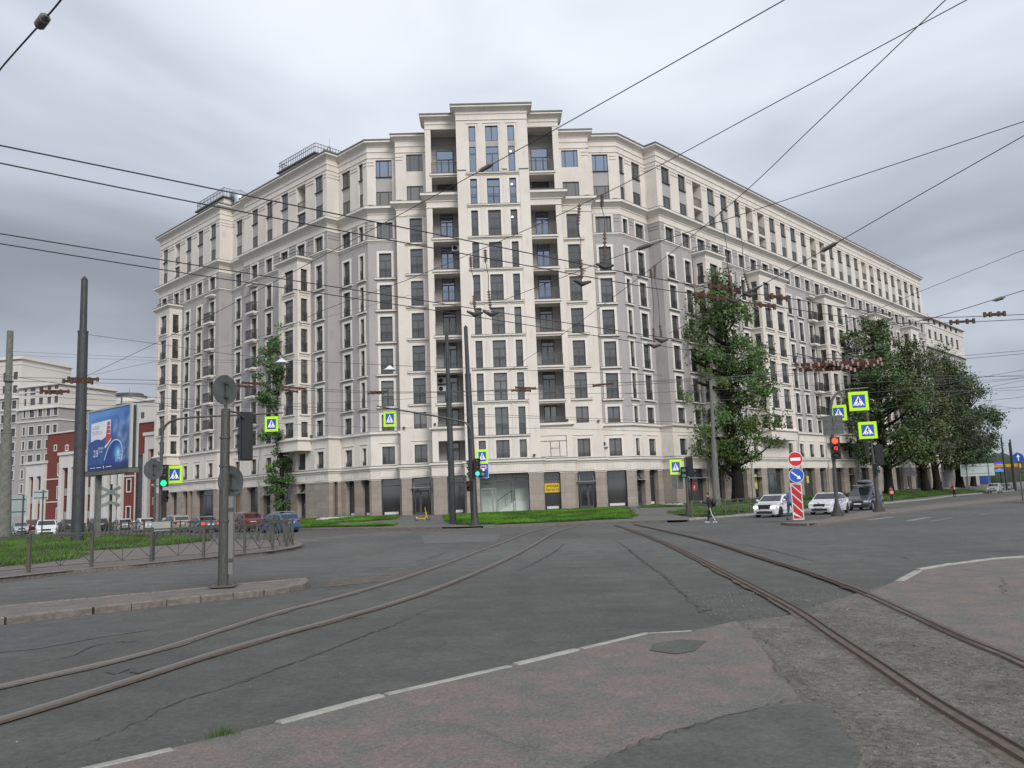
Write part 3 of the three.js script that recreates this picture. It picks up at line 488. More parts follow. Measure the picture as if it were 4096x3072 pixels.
// hood line over the windows of the plain pale walls
const hoodline = (s, a, h0, w, h) => { boxS(W.trim, s, a - w / 2 - 0.32, a + w / 2 + 0.42, h0 + h + 0.34, h0 + h + 0.39, 0, 0.07); boxS(W.trim, s, a + w / 2 + 0.37, a + w / 2 + 0.42, h0, h0 + h + 0.34, 0, 0.05); boxS(W.trim, s, a - w / 2 - 0.2, a - w / 2, h0, h0 + h + 0.2, 0, 0.018); boxS(W.trim, s, a + w / 2, a + w / 2 + 0.2, h0, h0 + h + 0.2, 0, 0.018); boxS(W.trim, s, a - w / 2, a + w / 2, h0 + h, h0 + h + 0.2, 0, 0.016); };
function openLoggia(s, a, w, h0, h1, dep, { rail = 1.1, door = true, solid } = {}) { // open recessed balcony
  const m = W.grey; const a0 = a - w / 2, a1 = a + w / 2;
  qS(m, s, [[a0, h0, -dep], [a1, h0, -dep], [a1, h1, -dep], [a0, h1, -dep]]);
  if (door) win(s, a, h0 + 0.02, Math.min(w - 0.4, 1.25), 2.35, { o: -dep + 0.04, hm: [1.75], vm: [0.5] });
  RAIL.push({ s, a, h0, w: w - 0.06, h: rail, o: -0.12, solid });
}
const RAIL = [];
// ----- one run of wing wall, foot to roof -----
function wingWall(s, len, cols, { low = {}, skipLow = () => false, start = 0 } = {}) {
  // cols: [centre, upper width, kind]; kind 'l' = open loggia in the top rows
  const holesP = [], holesG = [], holesB = [], holesU = [];
  cols.forEach(([a, w, kind, lw], i) => {
    lw ??= Math.max(0.62, w * 0.78);
    if (!skipLow(a, 'p')) holesP.push(win(s, a, 4.98, lw, 1.7, { rail: 0.45, vm: lw > 0.9 ? [0.5] : [] })), hoodline(s, a, 4.98, lw, 1.7);
    if (!skipLow(a, 'g')) {
      for (const h of FR) holesG.push(win(s, a, h, lw, 2.56, { hm: [1.85], rail: 1.05, vm: lw > 0.9 ? [0.5] : [] })), surround(s, a, h, lw, 2.56);
      holesG.push(win(s, a, 8.28, lw, 1.62, { rail: 0.45, vm: lw > 0.9 ? [0.5] : [] })); surround(s, a, 8.28, lw, 1.62, 0.24, 0.05, W.trim, false);
    }
    const bw = w > 1.7 ? w * 0.86 : w; holesB.push(win(s, a, 27.86, bw, 1.55, { vm: w > 1.5 ? [0.42] : w > 1 ? [0.42] : [], hm: [] })); surround(s, a, 27.86, bw, 1.55, 0.2, 0.06, W.trim, false);
    if (kind === 'l') {
      holesU.push({ a0: a - w / 2, a1: a + w / 2, h0: 31.3, h1: 36.15, depth: 1.3 });
      boxS(W.cream, s, a - w / 2, a + w / 2, 33.0, 33.28, -1.3, -0.02);
      openLoggia(s, a, w, 33.28, 36.15, 1.29, { door: hash2(i, 5) > 0.4 });
      if (hash2(i, 9) > 0.45) { qS(W.grey, s, [[a - w / 2, 31.3, -0.3], [a + w / 2, 31.3, -0.3], [a + w / 2, 33, -0.3], [a - w / 2, 33, -0.3]]); win(s, a, 31.3, w - 0.1, 1.68, { rail: 0.5, hm: [1.25] }); } else openLoggia(s, a, w, 31.3, 33.0, 1.29, { rail: 0.5, door: true });
    } else {
      holesU.push({ a0: a - w / 2, a1: a + w / 2, h0: 31.3, h1: 36.2, depth: 0.28 });
      panelBox(s, a - w / 2, a + w / 2, 32.95, 34.45, -0.28, -0.14); boxS(W.cap, s, a - w / 2 - 0.04, a + w / 2 + 0.04, 34.43, 34.47, -0.2, 0.04);
      win(s, a, 34.47, w, 1.73, { o: -0.2, vm: w > 1.5 ? [0.42] : w > 0.9 ? [0.45] : [] }); win(s, a, 31.3, w, 1.65, { o: -0.2, vm: w > 1.5 ? [0.42] : w > 0.9 ? [0.45] : [] });
    }
  });
  wall(W.cream, s, start, len, 4.4, 8.0, holesP); wall(W.grey, s, start, len, 8.0, 27.65, holesG); wall(W.grey, s, start, len, 27.65, 29.66, holesB, 0.24); wall(W.cream, s, start, len, 29.66, 31.2, []); wall(W.cream, s, start, len, 31.2, 38.2, holesU);
  // grooved capitals of the piers between the windows
  const ed = [start, ...cols.flatMap(([a, w]) => [a - w / 2 - 0.06, a + w / 2 + 0.06]), len].sort((x, y) => x - y);
  for (let i = 0; i < ed.length; i += 2) { const l = ed[i] + 0.1, r = ed[i + 1] - 0.1; if (r - l < 0.25) continue; for (const h of [36.02, 35.68]) boxS(W.cream, s, l, r, h, h + 0.09, 0, 0.06); if (r - l > 0.7) boxS(W.cap, s, l + 0.1, l + 0.7, 31.36, 31.46, 0, 0.05); for (const h of [29.3, 28.98]) boxS(W.grey, s, l + 0.14, r - 0.14, h, h + 0.08, 0, 0.05); }
}
// projecting bay with its own cornice; b projection, columns of windows on the front, one in each flank
function bay(s, s0, s1, b, fronts, cw = 1.75) {
  const H0 = 6.9, H1 = 26.95, F = { ...s, pt: (a, h, o = 0) => s.pt(a, h, o + b) }, m = W.cream;
  const holes = []; for (const a of fronts) { for (const h of FR) { holes.push(win(F, a, h, cw, 2.5, { hm: [1.8], rail: 1.05, rw: cw })); hoodline(F, a, h, cw, 2.5); boxS(W.trim, F, a - cw / 2 - 0.35, a + cw / 2 + 0.35, h - 0.17, h - 0.02, 0, 0.16); boxS(W.cap, F, a - cw / 2 - 0.36, a + cw / 2 + 0.36, h - 0.02, h + 0.005, 0, 0.17); } holes.push(win(F, a, 8.28, cw, 1.6, { rail: 0.45 })); }
  wall(m, F, s0, s1, H0, H1 + 0.3, holes);
  for (const [a, sg] of [[s0, -1], [s1, 1]]) {
    const O = [s.O[0] + s.t[0] * a, s.O[1] + s.t[1] * a], S = seg(O, s.n, [s.t[0] * sg, s.t[1] * sg]); const hs = [], c = b * 0.5;
    for (const h of FR) { hs.push(win(S, c, h, 0.78, 2.5, { hm: [1.8], vm: [], rail: 1.05 })); boxS(W.trim, S, c - 0.62, c + 0.62, h - 0.17, h - 0.02, 0, 0.14); boxS(W.trim, S, c - 0.6, c + 0.6, h + 2.85, h + 2.9, 0, 0.06); } hs.push(win(S, c, 8.28, 0.78, 1.6, { rail: 0.45, vm: [] }));
    wall(m, S, 0, b, H0, H1 + 0.3, hs);
  }
  qS(W.cream, s, [[s0, H0, 0], [s1, H0, 0], [s1, H0, b], [s0, H0, b]]); // soffit
  const P = (a, o) => { const O = s.O; return [O[0] + s.t[0] * a + s.n[0] * o, O[1] + s.t[1] * a + s.n[1] * o]; };
  let pl = [P(s0, 0), P(s0, b), P(s1, b), P(s1, 0)]; const cr = (pl[1][0] - pl[0][0]) * (pl[2][1] - pl[1][1]) - (pl[1][1] - pl[0][1]) * (pl[2][0] - pl[1][0]); if (cr > 0 ? false : false) pl.reverse();
  { const tx = pl[1][0] - pl[0][0], tv = pl[1][1] - pl[0][1]; const n = [tv, -tx]; const out = [pl[0][0] - pl[3][0], pl[0][1] - pl[3][1]]; if (n[0] * out[0] + n[1] * out[1] < 0) pl.reverse(); }
  sweep(W.trim, pl, [[0, 26.15], [0.05, 26.5], [0.07, 26.62], [0.04, 26.66], [0.06, 26.9], [0.38, 27.2], [0.42, 27.2], [0.42, 27.4], [0, 27.45]]);
  sweep(W.cap, pl, [[0.44, 27.4], [0.44, 27.45], [0, 27.5]]); sweep(W.trim, pl, [[0, 7.85], [0.06, 7.9], [0.2, 7.98], [0.2, 8.12], [0, 8.18]]);
  const c = pl.map(([u, v]) => lp(u, v, 27.44)); W.cap.quadN(c[0], c[1], c[2], c[3], [0, 1, 0]);
  RAIL.push({ s: F, a: (s0 + s1) / 2, h0: 27.45, w: s1 - s0 - 0.1, h: 0.62, o: -0.05, thin: true });
  for (const a of [s0, s1]) RAIL.push({ s: seg([s.O[0] + s.t[0] * a, s.O[1] + s.t[1] * a], s.n, [-s.t[0], -s.t[1]]), a: b / 2, h0: 27.45, w: b - 0.1, h: 0.62, o: 0.0, thin: true });
}
function smallBalcony(s, a, rows, w = 1.75) {
  for (const h of rows) { boxS(W.trim, s, a - w / 2, a + w / 2, h - 0.28, h - 0.02, 0, 0.72); boxS(W.trim, s, a - w / 2 + 0.1, a + w / 2 - 0.1, h - 0.42, h - 0.28, 0, 0.55); boxS(W.cap, s, a - w / 2 - 0.02, a + w / 2 + 0.02, h - 0.02, h + 0.01, 0, 0.74); RAIL.push({ s, a, h0: h, w: w - 0.1, h: 1.1, o: 0.66, solid: true }); }
  const h = rows[0] + 3.15; boxS(W.trim, s, a - w / 2, a + w / 2, h, h + 0.22, 0, 0.6); boxS(W.trim, s, a - w / 2 + 0.15, a + w / 2 - 0.15, h - 0.16, h, 0, 0.42); boxS(W.cap, s, a - w / 2 - 0.03, a + w / 2 + 0.03, h + 0.22, h + 0.25, 0, 0.62);
}
const cAb = (c) => c;
wingWall(SG.A, LA, [[1.73, 1.45], [5.12, 1.45], [8.4, 1.45], [11.7, 1.5, 'l'], [15.37, 1.5]], { skipLow: (a, z) => a > 10.2 && a < 14 });
wingWall(SG.rec, recL, [[1.62, 1.45]]);
wingWall(SG.C, CLn, [[1.49, 1.5], [4.95, 1.75, 'l'], [8.35, 1.45], [11.66, 1.4], [14.95, 1.4]], { skipLow: (a, z) => z === 'g' && a > 3 && a < 7 });
wingWall(SG.D, 5.06, [[1.1, 0.72], [3.73, 1.5]]);
wingWall(SG.D2, 5.06, [[0.84, 0.8], [3.43, 1.5]]);
const RC = [[1.82, 1.62], [5.13, 1.55], [8.32, 1.9, 'l'], [11.4, 1.6], [14.45, 1.58], [17.7, 1.4], [20.75, 1.8, 'l'], [23.95, 1.9, 'l'], [27.04, 1.58], [30.25, 1.5], [33.27, 1.58], [36.45, 1.55], [39.65, 1.95, 'l'], [42.85, 1.85, 'l'], [46.1, 1.45], [49.3, 1.6], [52.48, 1.65], [55.65, 1.6], [58.8, 1.9, 'l'], [62.05, 1.75, 'l'], [65.4, 1.65], [68.6, 1.65], [71.85, 1.7], [75.1, 1.95, 'l'], [78.45, 1.85], [81.65, 1.8], [84.85, 1.5]];
const BAYS = [[6.43, 9.96, [8.2]], [18.98, 25.93, [20.8, 24.0]], [38.05, 45.01, [39.85, 43.2]], [57.06, 64.0, [58.9, 62.1]], [73.5, 77.4, [75.4]]];
wingWall(SG.C2, LR, RC, { skipLow: (a, z) => BAYS.some(([p, q]) => a > p - 1.2 && a < q + 1.2 && (z === 'g' ? a > p - 0.6 && a < q + 0.6 : a > p - 0.2 && a < q + 0.2)) });
for (const s of [SG.Ar, SG.Cr, SG.C2r]) { const L = s === SG.Ar ? 1.68 : 1.49; wall(W.cream, s, 0, L, 4.4, 8.0); wall(W.grey, s, 0, L, 8, 29.66); wall(W.cream, s, 0, L, 29.66, 38.2); for (const h of [36.02, 35.68]) boxS(W.cream, s, 0.06, L, h, h + 0.09, 0, 0.05); for (const h of [29.3, 28.98]) boxS(W.grey, s, 0.06, L, h, h + 0.08, 0, 0.05); }
for (const b of BAYS) bay(SG.C2, b[0], b[1], 1.5, b[2]);
bay(SG.C, 3.15, 6.92, 1.58, [4.9]); bay(SG.A, 10.02, 13.97, 1.6, [11.8]);
smallBalcony(SG.A, 1.73, FR.slice(0)); smallBalcony(SG.C, 14.95, FR); smallBalcony(SG.C2, 36.45, FR, 1.7); smallBalcony(SG.C2, 55.65, FR, 1.7);
// front walls E (grey), F (pale)
for (const s of [SG.E, SG.E2]) {
  const L = wE - wF, a = 1.72; const hp = [win(s, a, 4.98, 1.25, 1.75, { rail: 0.45 })], hg = [];
  hoodline(s, a, 4.98, 1.25, 1.75);
  for (const h of FR) { hg.push(win(s, a, h, 1.24, 2.56, { hm: [1.85], rail: 1.05 })); surround(s, a, h, 1.24, 2.56); } hg.push(win(s, a, 8.28, 1.24, 1.6, { rail: 0.45 })); surround(s, a, 8.28, 1.24, 1.6, 0.24, 0.05, W.trim, false);
  const hb = [win(s, a, 27.86, 1.62, 1.7, { vm: [0.23, 0.77] })]; surround(s, a, 27.86, 1.62, 1.7, 0.2, 0.06, W.trim, false);
  win(s, a, 34.47, 1.64, 1.78, { o: -0.2, vm: [0.23, 0.77], pane: 'sky' }); win(s, a, 31.3, 1.64, 1.6, { o: -0.2, vm: [0.23, 0.77], pane: 5 });
  panelBox(s, a - 0.82, a + 0.82, 32.9, 34.45, -0.28, -0.12); boxS(W.cap, s, a - 0.86, a + 0.86, 34.42, 34.47, -0.2, 0.04);
  wall(W.cream, s, 0, L, 4.4, 8, hp); wall(W.grey, s, 0, L, 8, 27.65, hg); wall(W.grey, s, 0, L, 27.65, 29.9, hb); wall(W.cream, s, 0, L, 29.9, 31.2); wall(W.cream, s, 0, L, 31.2, 38.2, [{ a0: a - 0.82, a1: a + 0.82, h0: 31.3, h1: 36.25 }]);
  for (const h of [36.02, 35.68]) { boxS(W.cream, s, 0.05, 0.72, h, h + 0.09, 0, 0.06); boxS(W.cream, s, 2.75, L, h, h + 0.09, 0, 0.06); } boxS(W.cap, s, 0.1, 0.6, 31.36, 31.46, 0, 0.05);
  for (const h of [29.3, 28.98]) { boxS(W.grey, s, 0.05, 0.6, h, h + 0.08, 0, 0.05); boxS(W.grey, s, 2.82, L, h, h + 0.08, 0, 0.05); }
}
for (const [s, sd] of [[SG.F, SG.Fs], [SG.F2, SG.F2s]]) {
  const L = wF - wP, a = 1.94; const hs = [];
  hs.push(win(s, a, 34.45, 1.66, 1.82, { vm: [0.23, 0.77], o: -0.16, pane: s === SG.F ? 2 : 'sky' }), win(s, a, 31.3, 1.66, 1.6, { vm: [0.23, 0.77], o: -0.16, pane: 5 }));
  for (const h of [26.95, ...FR]) { hs.push(win(s, a, h, 1.24, 2.56, { hm: [1.85], rail: 1.05 })); hoodline(s, a, h, 1.24, 2.56); boxS(W.trim, s, a - 1.1, a + 1.1, h - 0.17, h - 0.02, 0, 0.18); boxS(W.cap, s, a - 1.12, a + 1.12, h - 0.02, h + 0.005, 0, 0.2); }
  hs.push(win(s, a, 8.28, 1.24, 1.6, { rail: 0.45 }), win(s, a, 4.98, 1.24, 1.75, { rail: 0.45 })); hoodline(s, a, 4.98, 1.24, 1.75);
  wall(W.cream, s, 0, L, 4.4, 38.2, hs); wall(W.cream, sd, 0, 1.2, 4.4, 38.2);
  for (const h of [36.02, 35.68]) { boxS(W.cream, s, 0.05, 0.75, h, h + 0.09, 0, 0.06); boxS(W.cream, s, 2.95, L, h, h + 0.09, 0, 0.06); } boxS(W.cap, s, 0.1, 0.6, 31.36, 31.46, 0, 0.05);
}
// side bays with stacked open balconies
for (const [s, sd, mir] of [[SG.P, SG.Ps, 1], [SG.P2, SG.P2s, -1]]) {
  const L = wP - wT, a0 = 0.58, a1 = L; const slabs = [33.28, 30.2, 26.73, 23.5, 20.25, 17.0, 13.76, 10.47, 8.22];
  const holes = [[33.28, 37.95], [31.0, 32.92]].concat([[26.73, 29.8], [23.5, 26.33], [20.25, 23.1], [17.0, 19.85], [13.76, 16.62], [10.47, 13.36], [8.22, 10.1]]).map(([h0, h1]) => ({ a0, a1, h0, h1, depth: 0.3 }));
  if (s === SG.P) holes.push({ a0, a1, h0: 4.95, h1: 6.85, depth: 0.3 });
  wall(W.cream, s, 0, L, 4.4, 39.1, holes, 0.3); wall(W.cream, sd, 0, 2.1, 4.4, 39.1);
  qS(W.grey, { ...s, pt: (a, h, o = 0) => s.pt(a, h, o) }, [[0, 4.9, -1.95], [L, 4.9, -1.95], [L, 37.95, -1.95], [0, 37.95, -1.95]]);
  boxS(W.cream, s, 0.1, L, 37.95, 38.3, -1.95, -0.302);
  for (const h of [33.28, 31.0, 26.73, 23.5, 20.25, 17.0, 13.76, 10.47, 8.22, 4.95]) { const th = { 31.0: 1.15, 26.73: 0.38, 8.22: 1.3, 4.95: 0.4 }[h] ?? 0.36; boxS(W.cream, s, 0.06, L - 0.002, h - th, h, -1.94, -0.303); if (h > 5) { boxS(W.trim, s, a0 - 0.15, a1 - 0.004, h - 0.2, h - 0.02, 0, 0.13); boxS(W.cap, s, a0 - 0.17, a1 - 0.006, h - 0.02, h + 0.01, -0.05, 0.15); } }
  boxS(W.grey, s, 0.3, 0.34, 5, 38, -1.94, -0.302);
  const c = L / 2 + 0.28; const inw = (h, w, hh, o) => win(s, c, h, w, hh, { o: -1.9, ...o });
  inw(33.3, 1.68, 3.15, { hm: [2.2], vm: [0.28, 0.72], pane: 'sky' }); inw(31.02, 1.68, 2.1, { hm: [1.25], vm: [0.28, 0.72], pane: 4 });
  for (const h of [26.75, 23.52, 20.27, 17.02, 13.78, 10.49]) inw(h, 1.25, 2.95, { hm: [2.15], pane: h > 19 ? 'sky' : null }); inw(8.24, 1.22, 2.1, {}); if (s === SG.P) inw(4.97, 1.2, 1.8, { hm: [1.2], pane: 1 });
  for (const h of [33.28, 26.73, 23.5, 20.25, 17.0, 13.76, 10.47]) RAIL.push({ s, a: (a0 + a1) / 2, h0: h, w: a1 - a0, h: 1.15, o: 0.02 }); RAIL.push({ s, a: (a0 + a1) / 2, h0: 31.0, w: a1 - a0, h: 0.5, o: 0.0 }, { s, a: (a0 + a1) / 2, h0: 8.22, w: a1 - a0, h: 0.5, o: 0.02 });
  if (s === SG.P2) { // glazed-in balcony over the shop
    const f = new MB(); const bx = (p, q, h0, h1) => boxS(f, s, p, q, h0, h1, -0.1, 0.0); bx(a0, a0 + 0.07, 4.95, 7.0); bx(a1 - 0.08, a1 - 0.01, 4.95, 7.0); bx(a0, a1, 4.95, 5.03); bx(a0, a1, 6.92, 7.0); bx(a0, a1, 6.42, 6.5); bx(1.25, 1.32, 5, 6.42); bx(2.1, 2.17, 5, 6.42); bx(1.32, 2.1, 5.75, 5.82);
    const w = mesh('glazed_balcony', f, B.doorframe, bld); const g = new MB(); qS(g, s, [[a0, 4.95, -0.05], [a1, 4.95, -0.05], [a1, 7, -0.05], [a0, 7, -0.05]]); mesh('pane', g, glassMat([0.075, 0.10, 0.085]), w);
    boxS(W.cream, s, 0.06, L, 4.5, 4.95, -1.94, -0.1);
  }
  for (const h of [36.02, 35.68]) { boxS(W.grey, s, 0.6, 0.95, h, h + 0.08, -1.95, -1.9); boxS(W.grey, s, L - 0.4, L - 0.02, h, h + 0.08, -1.95, -1.9); } for (const h of [37.1, 36.7]) boxS(W.grey, s, 0.4, L - 0.02, h, h + 0.06, -1.95, -1.9);
}
{ // the tall middle bay
  const s = SG.T, hs = []; const cols = [[-1.93, 0.66, []], [-0.02, 1.24, [0.5]], [1.87, 0.66, []]];
  const sills = [29.5, 26.3, 23.1, 19.9, 16.66, 13.48, 10.36, 7.12];
  for (const [a, w, vm] of cols) {
    hs.push({ a0: a - w / 2, a1: a + w / 2, h0: 32.72, h1: 37.5 }); win(s, a, 35.96, w, 1.54, { vm, o: -0.18, pane: 'sky' }); panelBox(s, a - w / 2, a + w / 2, 35.4, 35.95, -0.28, -0.1); win(s, a, 32.74, w, 2.66, { vm, hm: [1.95], o: -0.18, pane: 'sky' });
    boxS(W.trim, s, a - w / 2 - 0.26, a + w / 2 + 0.3, 37.76, 37.81, 0, 0.06); boxS(W.trim, s, a + w / 2 + 0.25, a + w / 2 + 0.3, 32.8, 37.76, 0, 0.05);
    for (const h of sills) { hs.push(win(s, a, h, w, 2.6, { vm, hm: h > 8 ? [1.85] : [], rail: 1.05, pane: h > 28 ? 'sky' : h > 22 ? 4 : null })); hoodline(s, a, h, w, 2.6); }
    hs.push(win(s, a, 4.98, w, 1.66, { vm, rail: 0.45 })); hoodline(s, a, 4.98, w, 1.66);
  }
  for (const h of [32.72, ...sills]) { boxS(W.trim, s, -2.6, 2.55, h - 0.14, h - 0.02, 0, 0.17); boxS(W.cap, s, -2.62, 2.57, h - 0.02, h + 0.006, 0, 0.19); }
  for (const [p, q] of [[-3.45, -2.6], [-1.4, -0.85], [0.82, 1.35], [2.5, 3.45]]) boxS(W.cap, s, p, q, 32.95, 33.04, 0, 0.05);
  wall(W.cream, s, -wT, wT, 4.4, 39.3, hs); wall(W.cream, SG.Tl, 0, 2.4, 4.4, 39.3); wall(W.cream, SG.Tr, 0, 2.4, 4.4, 39.3);
}
// ----- cornices -----
const inn = (p, dx, dv) => [p[0] + dx, p[1] + dv];
const AeB = inn(Ae, 10, 10), ReB = inn(Re, -10, 10);
const PL = [AeB, Ae, A1, A2, J1, CL, C1, D0, [-wE, vE], [-wF, vE], [-wF, vF], [-wP, vF]], PR = PL.slice(4).map(([u, v]) => [-u, v]).reverse().slice(0, -2); PR.length = 0;
PR.push([wP, vF], [wF, vF], [wF, vE], [wE, vE], D1, C2, Re, ReB);
const profRoof = [[0.02, 37.62], [0.06, 37.7], [0.1, 37.76], [0.42, 38.02], [0.46, 38.02], [0.46, 38.2], [0, 38.22]], profCap = [[0.47, 38.18], [0.49, 38.19], [0.49, 38.36], [-0.2, 38.44]];
const line = (h, o = 0.07) => [[0, h - 0.05], [o, h], [o, h + 0.07], [0, h + 0.1]];
const profC3 = [[0, 30.38], [0.07, 30.42], [0.07, 30.52], [0.12, 30.56], [0.16, 30.6], [0.5, 30.92], [0.55, 30.92], [0.55, 31.17], [0, 31.22]];
for (const p of [PL, PR]) {
  sweep(W.trim, p, profRoof); sweep(W.cap, p, profCap); sweep(W.cream, p, line(37.1)); sweep(W.cream, p, line(36.45)); sweep(W.trim, p, profC3); sweep(W.cap, p, [[0.57, 31.17], [0.57, 31.2], [0, 31.26]]); sweep(W.cream, p, line(29.72));
}
for (const p of [PL.slice(0, 10), PR.slice(2)]) { sweep(W.trim, p, [[0, 27.42], [0.07, 27.48], [0.1, 27.56], [0.2, 27.62], [0.2, 27.76], [0, 27.8]]); sweep(W.cap, p, [[0.22, 27.76], [0.22, 27.79], [0, 27.83]]); }
const loB = [[0, 7.82], [0.07, 7.88], [0.24, 7.97], [0.24, 8.11], [0, 8.15]], loP = [[0.12, 4.38], [0.2, 4.42], [0.2, 4.52], [0.3, 4.6], [0.36, 4.62], [0.36, 4.8], [0, 4.86]], fas = [[-0.5, 3.57], [0.12, 3.57], [0.12, 4.4]];
const PC = [[-wP, vF], [-wP, vP], [-wT, vP], [-wT, vT], [wT, vT], [wT, vP], [wP, vP], [wP, vF]];
sweep(W.trim, [...PL.slice(0, 12), ...PC.slice(1, 7), ...PR], loP); sweep(W.cap, [...PL.slice(0, 12), ...PC.slice(1, 7), ...PR], [[0.38, 4.8], [0.38, 4.83], [0, 4.88]]); sweep(W.cream, [...PL.slice(0, 12), ...PC.slice(1, 7), ...PR], fas);
sweep(W.trim, PL.slice(0, 11), loB); sweep(W.trim, PR.slice(1), loB);
for (const p of [[[-wP, vF], [-wP, vP], [-wT, vP]], [[wT, vP], [wP, vP], [wP, vF]]]) {
  sweep(W.trim, p, [[0, 38.75], [0.08, 38.82], [0.42, 39.08], [0.46, 39.08], [0.46, 39.24], [0, 39.26]]); sweep(W.cap, p, [[0.48, 39.22], [0.5, 39.24], [0.5, 39.4], [-0.2, 39.46]]); sweep(W.cream, p, line(38.42)); sweep(W.cream, p, line(37.92, 0.04)); sweep(W.trim, p, profC3.map(([o, h]) => [o + 0.02, h - 0.02])); sweep(W.cap, p, [[0.6, 31.15], [0.6, 31.19], [0, 31.24]]); sweep(W.cream, p, line(29.78)); sweep(W.trim, p, loB.map(([o, h]) => [o + 0.02, h + 0.015]));
}
{ const p = [[-wT, vT + 2.4], [-wT, vT], [wT, vT], [wT, vT + 2.4]]; sweep(W.trim, p, [[0, 38.98], [0.08, 39.04], [0.44, 39.3], [0.48, 39.3], [0.48, 39.46], [0, 39.48]]); sweep(W.cap, p, [[0.5, 39.44], [0.52, 39.46], [0.52, 39.62], [-0.2, 39.68]]); sweep(W.cream, p, line(38.72)); sweep(W.cream, p, line(38.1)); }
// fascia fluting under the window columns
const flute = (s, a, w, n) => { for (let i = 0; i < n; i++) { const c = a - w / 2 + w * (i + 0.5) / n; boxS(W.trim, s, c - w / n * 0.42, c + w / n * 0.42, 3.72, 4.3, 0.12, 0.155); } };
for (const [s, cs] of [[SG.C, [1.5, 5, 8.4, 11.7]], [SG.A, [1.7, 5.1, 8.4]], [SG.D, [1.1, 3.7]], [SG.D2, [0.9, 3.4]], [SG.C2, RC.slice(0, 8).map((c) => c[0])]]) for (const a of cs) flute(s, a, 1.5, 6);
flute(SG.E, 1.75, 1.7, 6); flute(SG.E2, 1.75, 1.7, 6); flute(SG.F, 1.85, 1.9, 7); flute(SG.F2, 1.85, 1.9, 7); flute(SG.P, 2.2, 1.5, 6); flute(SG.P2, 1.9, 1.6, 6); flute(SG.T, -0.1, 4.6, 18);
// roof, back and end walls
wall(W.grey, SG.Ae, 0, 14, -0.7, 29.66); wall(W.cream, SG.Ae, 0, 14, 29.66, 38.2); wall(W.grey, SG.Re, 0, 14, -0.7, 29.66); wall(W.cream, SG.Re, 0, 14, 29.66, 38.2);
{
  const out = [AeB, Ae, A1, A2, J1, CL, C1, D0, [-wE, vE], [-wF, vE], [-wF, vF], [wF, vF], [wF, vE], [wE, vE], D1, C2, Re, ReB, [0, 118]];
  const tri = THREE.ShapeUtils.triangulateShape(out.map((p) => new THREE.Vector2(...p)), []); for (const t of tri) { const [a, b, c] = t.map((i) => lp(...out[i], 38.1)); W.cap.tri(a, b, c); }
  const bk = (p, q) => W.grey.quadN(lp(...p, -0.7), lp(...q, -0.7), lp(...q, 38.1), lp(...p, 38.1), [0, 0, -1]); bk(inn(Ae, 14 * Q, 14 * Q), [0, 126]); bk([0, 126], inn(Re, -14 * Q, 14 * Q));
  W.cap.quadN(lp(-wT, vT, 39.3), lp(wT, vT, 39.3), lp(wT, vT + 2.4, 39.3), lp(-wT, vT + 2.4, 39.3), [0, 1, 0]); W.cap.quadN(lp(-wP, vP, 39.1), lp(wP, vP, 39.1), lp(wP, vF + 6, 39.1), lp(-wP, vF + 6, 39.1), [0, 1, 0]);
  for (const x of [-wP, wP]) W.cream.quadN(lp(x, vF, 38), lp(x, vF + 6, 38), lp(x, vF + 6, 39.1), lp(x, vF, 39.1), [x, 0, 0]); W.cream.quadN(lp(-wP, vF + 6, 38), lp(wP, vF + 6, 38), lp(wP, vF + 6, 39.1), lp(-wP, vF + 6, 39.1), [0, 0, -1]);
}
// rooftop rooms with railings
function roofRoom(s, a0, a1, o0, o1, h1) {
  const m = new MB(); boxS(m, s, a0, a1, 38, h1, o0, o1); const r = mesh('roof_room', m, B.cream, bld); const c = new MB(); boxS(c, s, a0 - 0.25, a1 + 0.25, h1, h1 + 0.16, o0 - 0.25, o1 + 0.25); mesh('roof_edge', c, B.cap, r);
  const k = new MB(), bar = (p, q) => k.bar(p, q, 0.05); const H = h1 + 0.16;
  for (const [p, q] of [[[a0, o1], [a1, o1]], [[a0, o0], [a0, o1]], [[a1, o0], [a1, o1]]]) { const n = Math.max(2, Math.round(Math.hypot(p[0] - q[0], p[1] - q[1]) / 0.4)); for (const y of [1.15, 0.75]) bar(s.pt(p[0], H + y, p[1]), s.pt(q[0], H + y, q[1])); for (let i = 0; i <= n; i++) { const t = i / n; bar(s.pt(mix(p[0], q[0], t), H, mix(p[1], q[1], t)), s.pt(mix(p[0], q[0], t), H + 1.15, mix(p[1], q[1], t))); } }
  mesh('roof_railing', k, B.rail, r); return r;
}
roofRoom(SG.C, 4.6, 12.2, -5.5, -1.6, 40.2); roofRoom(SG.A, 2.2, 9.5, -5.5, -1.6, 40.2);
{ // roof ladders and a ventilation duct
  const k = new MB(); for (const a of [3.2, 2.2]) { const P = []; for (let i = 0; i <= 10; i++) { const t = i / 10 * Math.PI; P.push(SG.C.pt(a + 0.32 * Math.cos(t), 39.7 + 0.6 * Math.sin(t), -1.8)); } k.tube([SG.C.pt(a + 0.32, 38.2, -1.8), ...P, SG.C.pt(a - 0.32, 38.2, -1.8)], 0.035, 6); } mesh('roof_ladder', k, B.rail, bld);
  const d = new MB(); d.tube([SG.A.pt(0.6, 38.2, -3), SG.A.pt(0.6, 39.6, -3), SG.A.pt(0.9, 40.4, -3), SG.A.pt(1.8, 40.7, -3)], [0.75, 0.75, 0.8, 0.8], 10); mesh('ventilation_duct', d, std([0.55, 0.57, 0.6], 0.3, { metalness: 0.8 }), bld);
  const an = new MB(); an.cyl(SG.C.pt(0.9, 38.2, -1), SG.C.pt(0.9, 40.6, -1), 0.015, 0.01, 5); mesh('aerial', an, B.rail, bld);
}
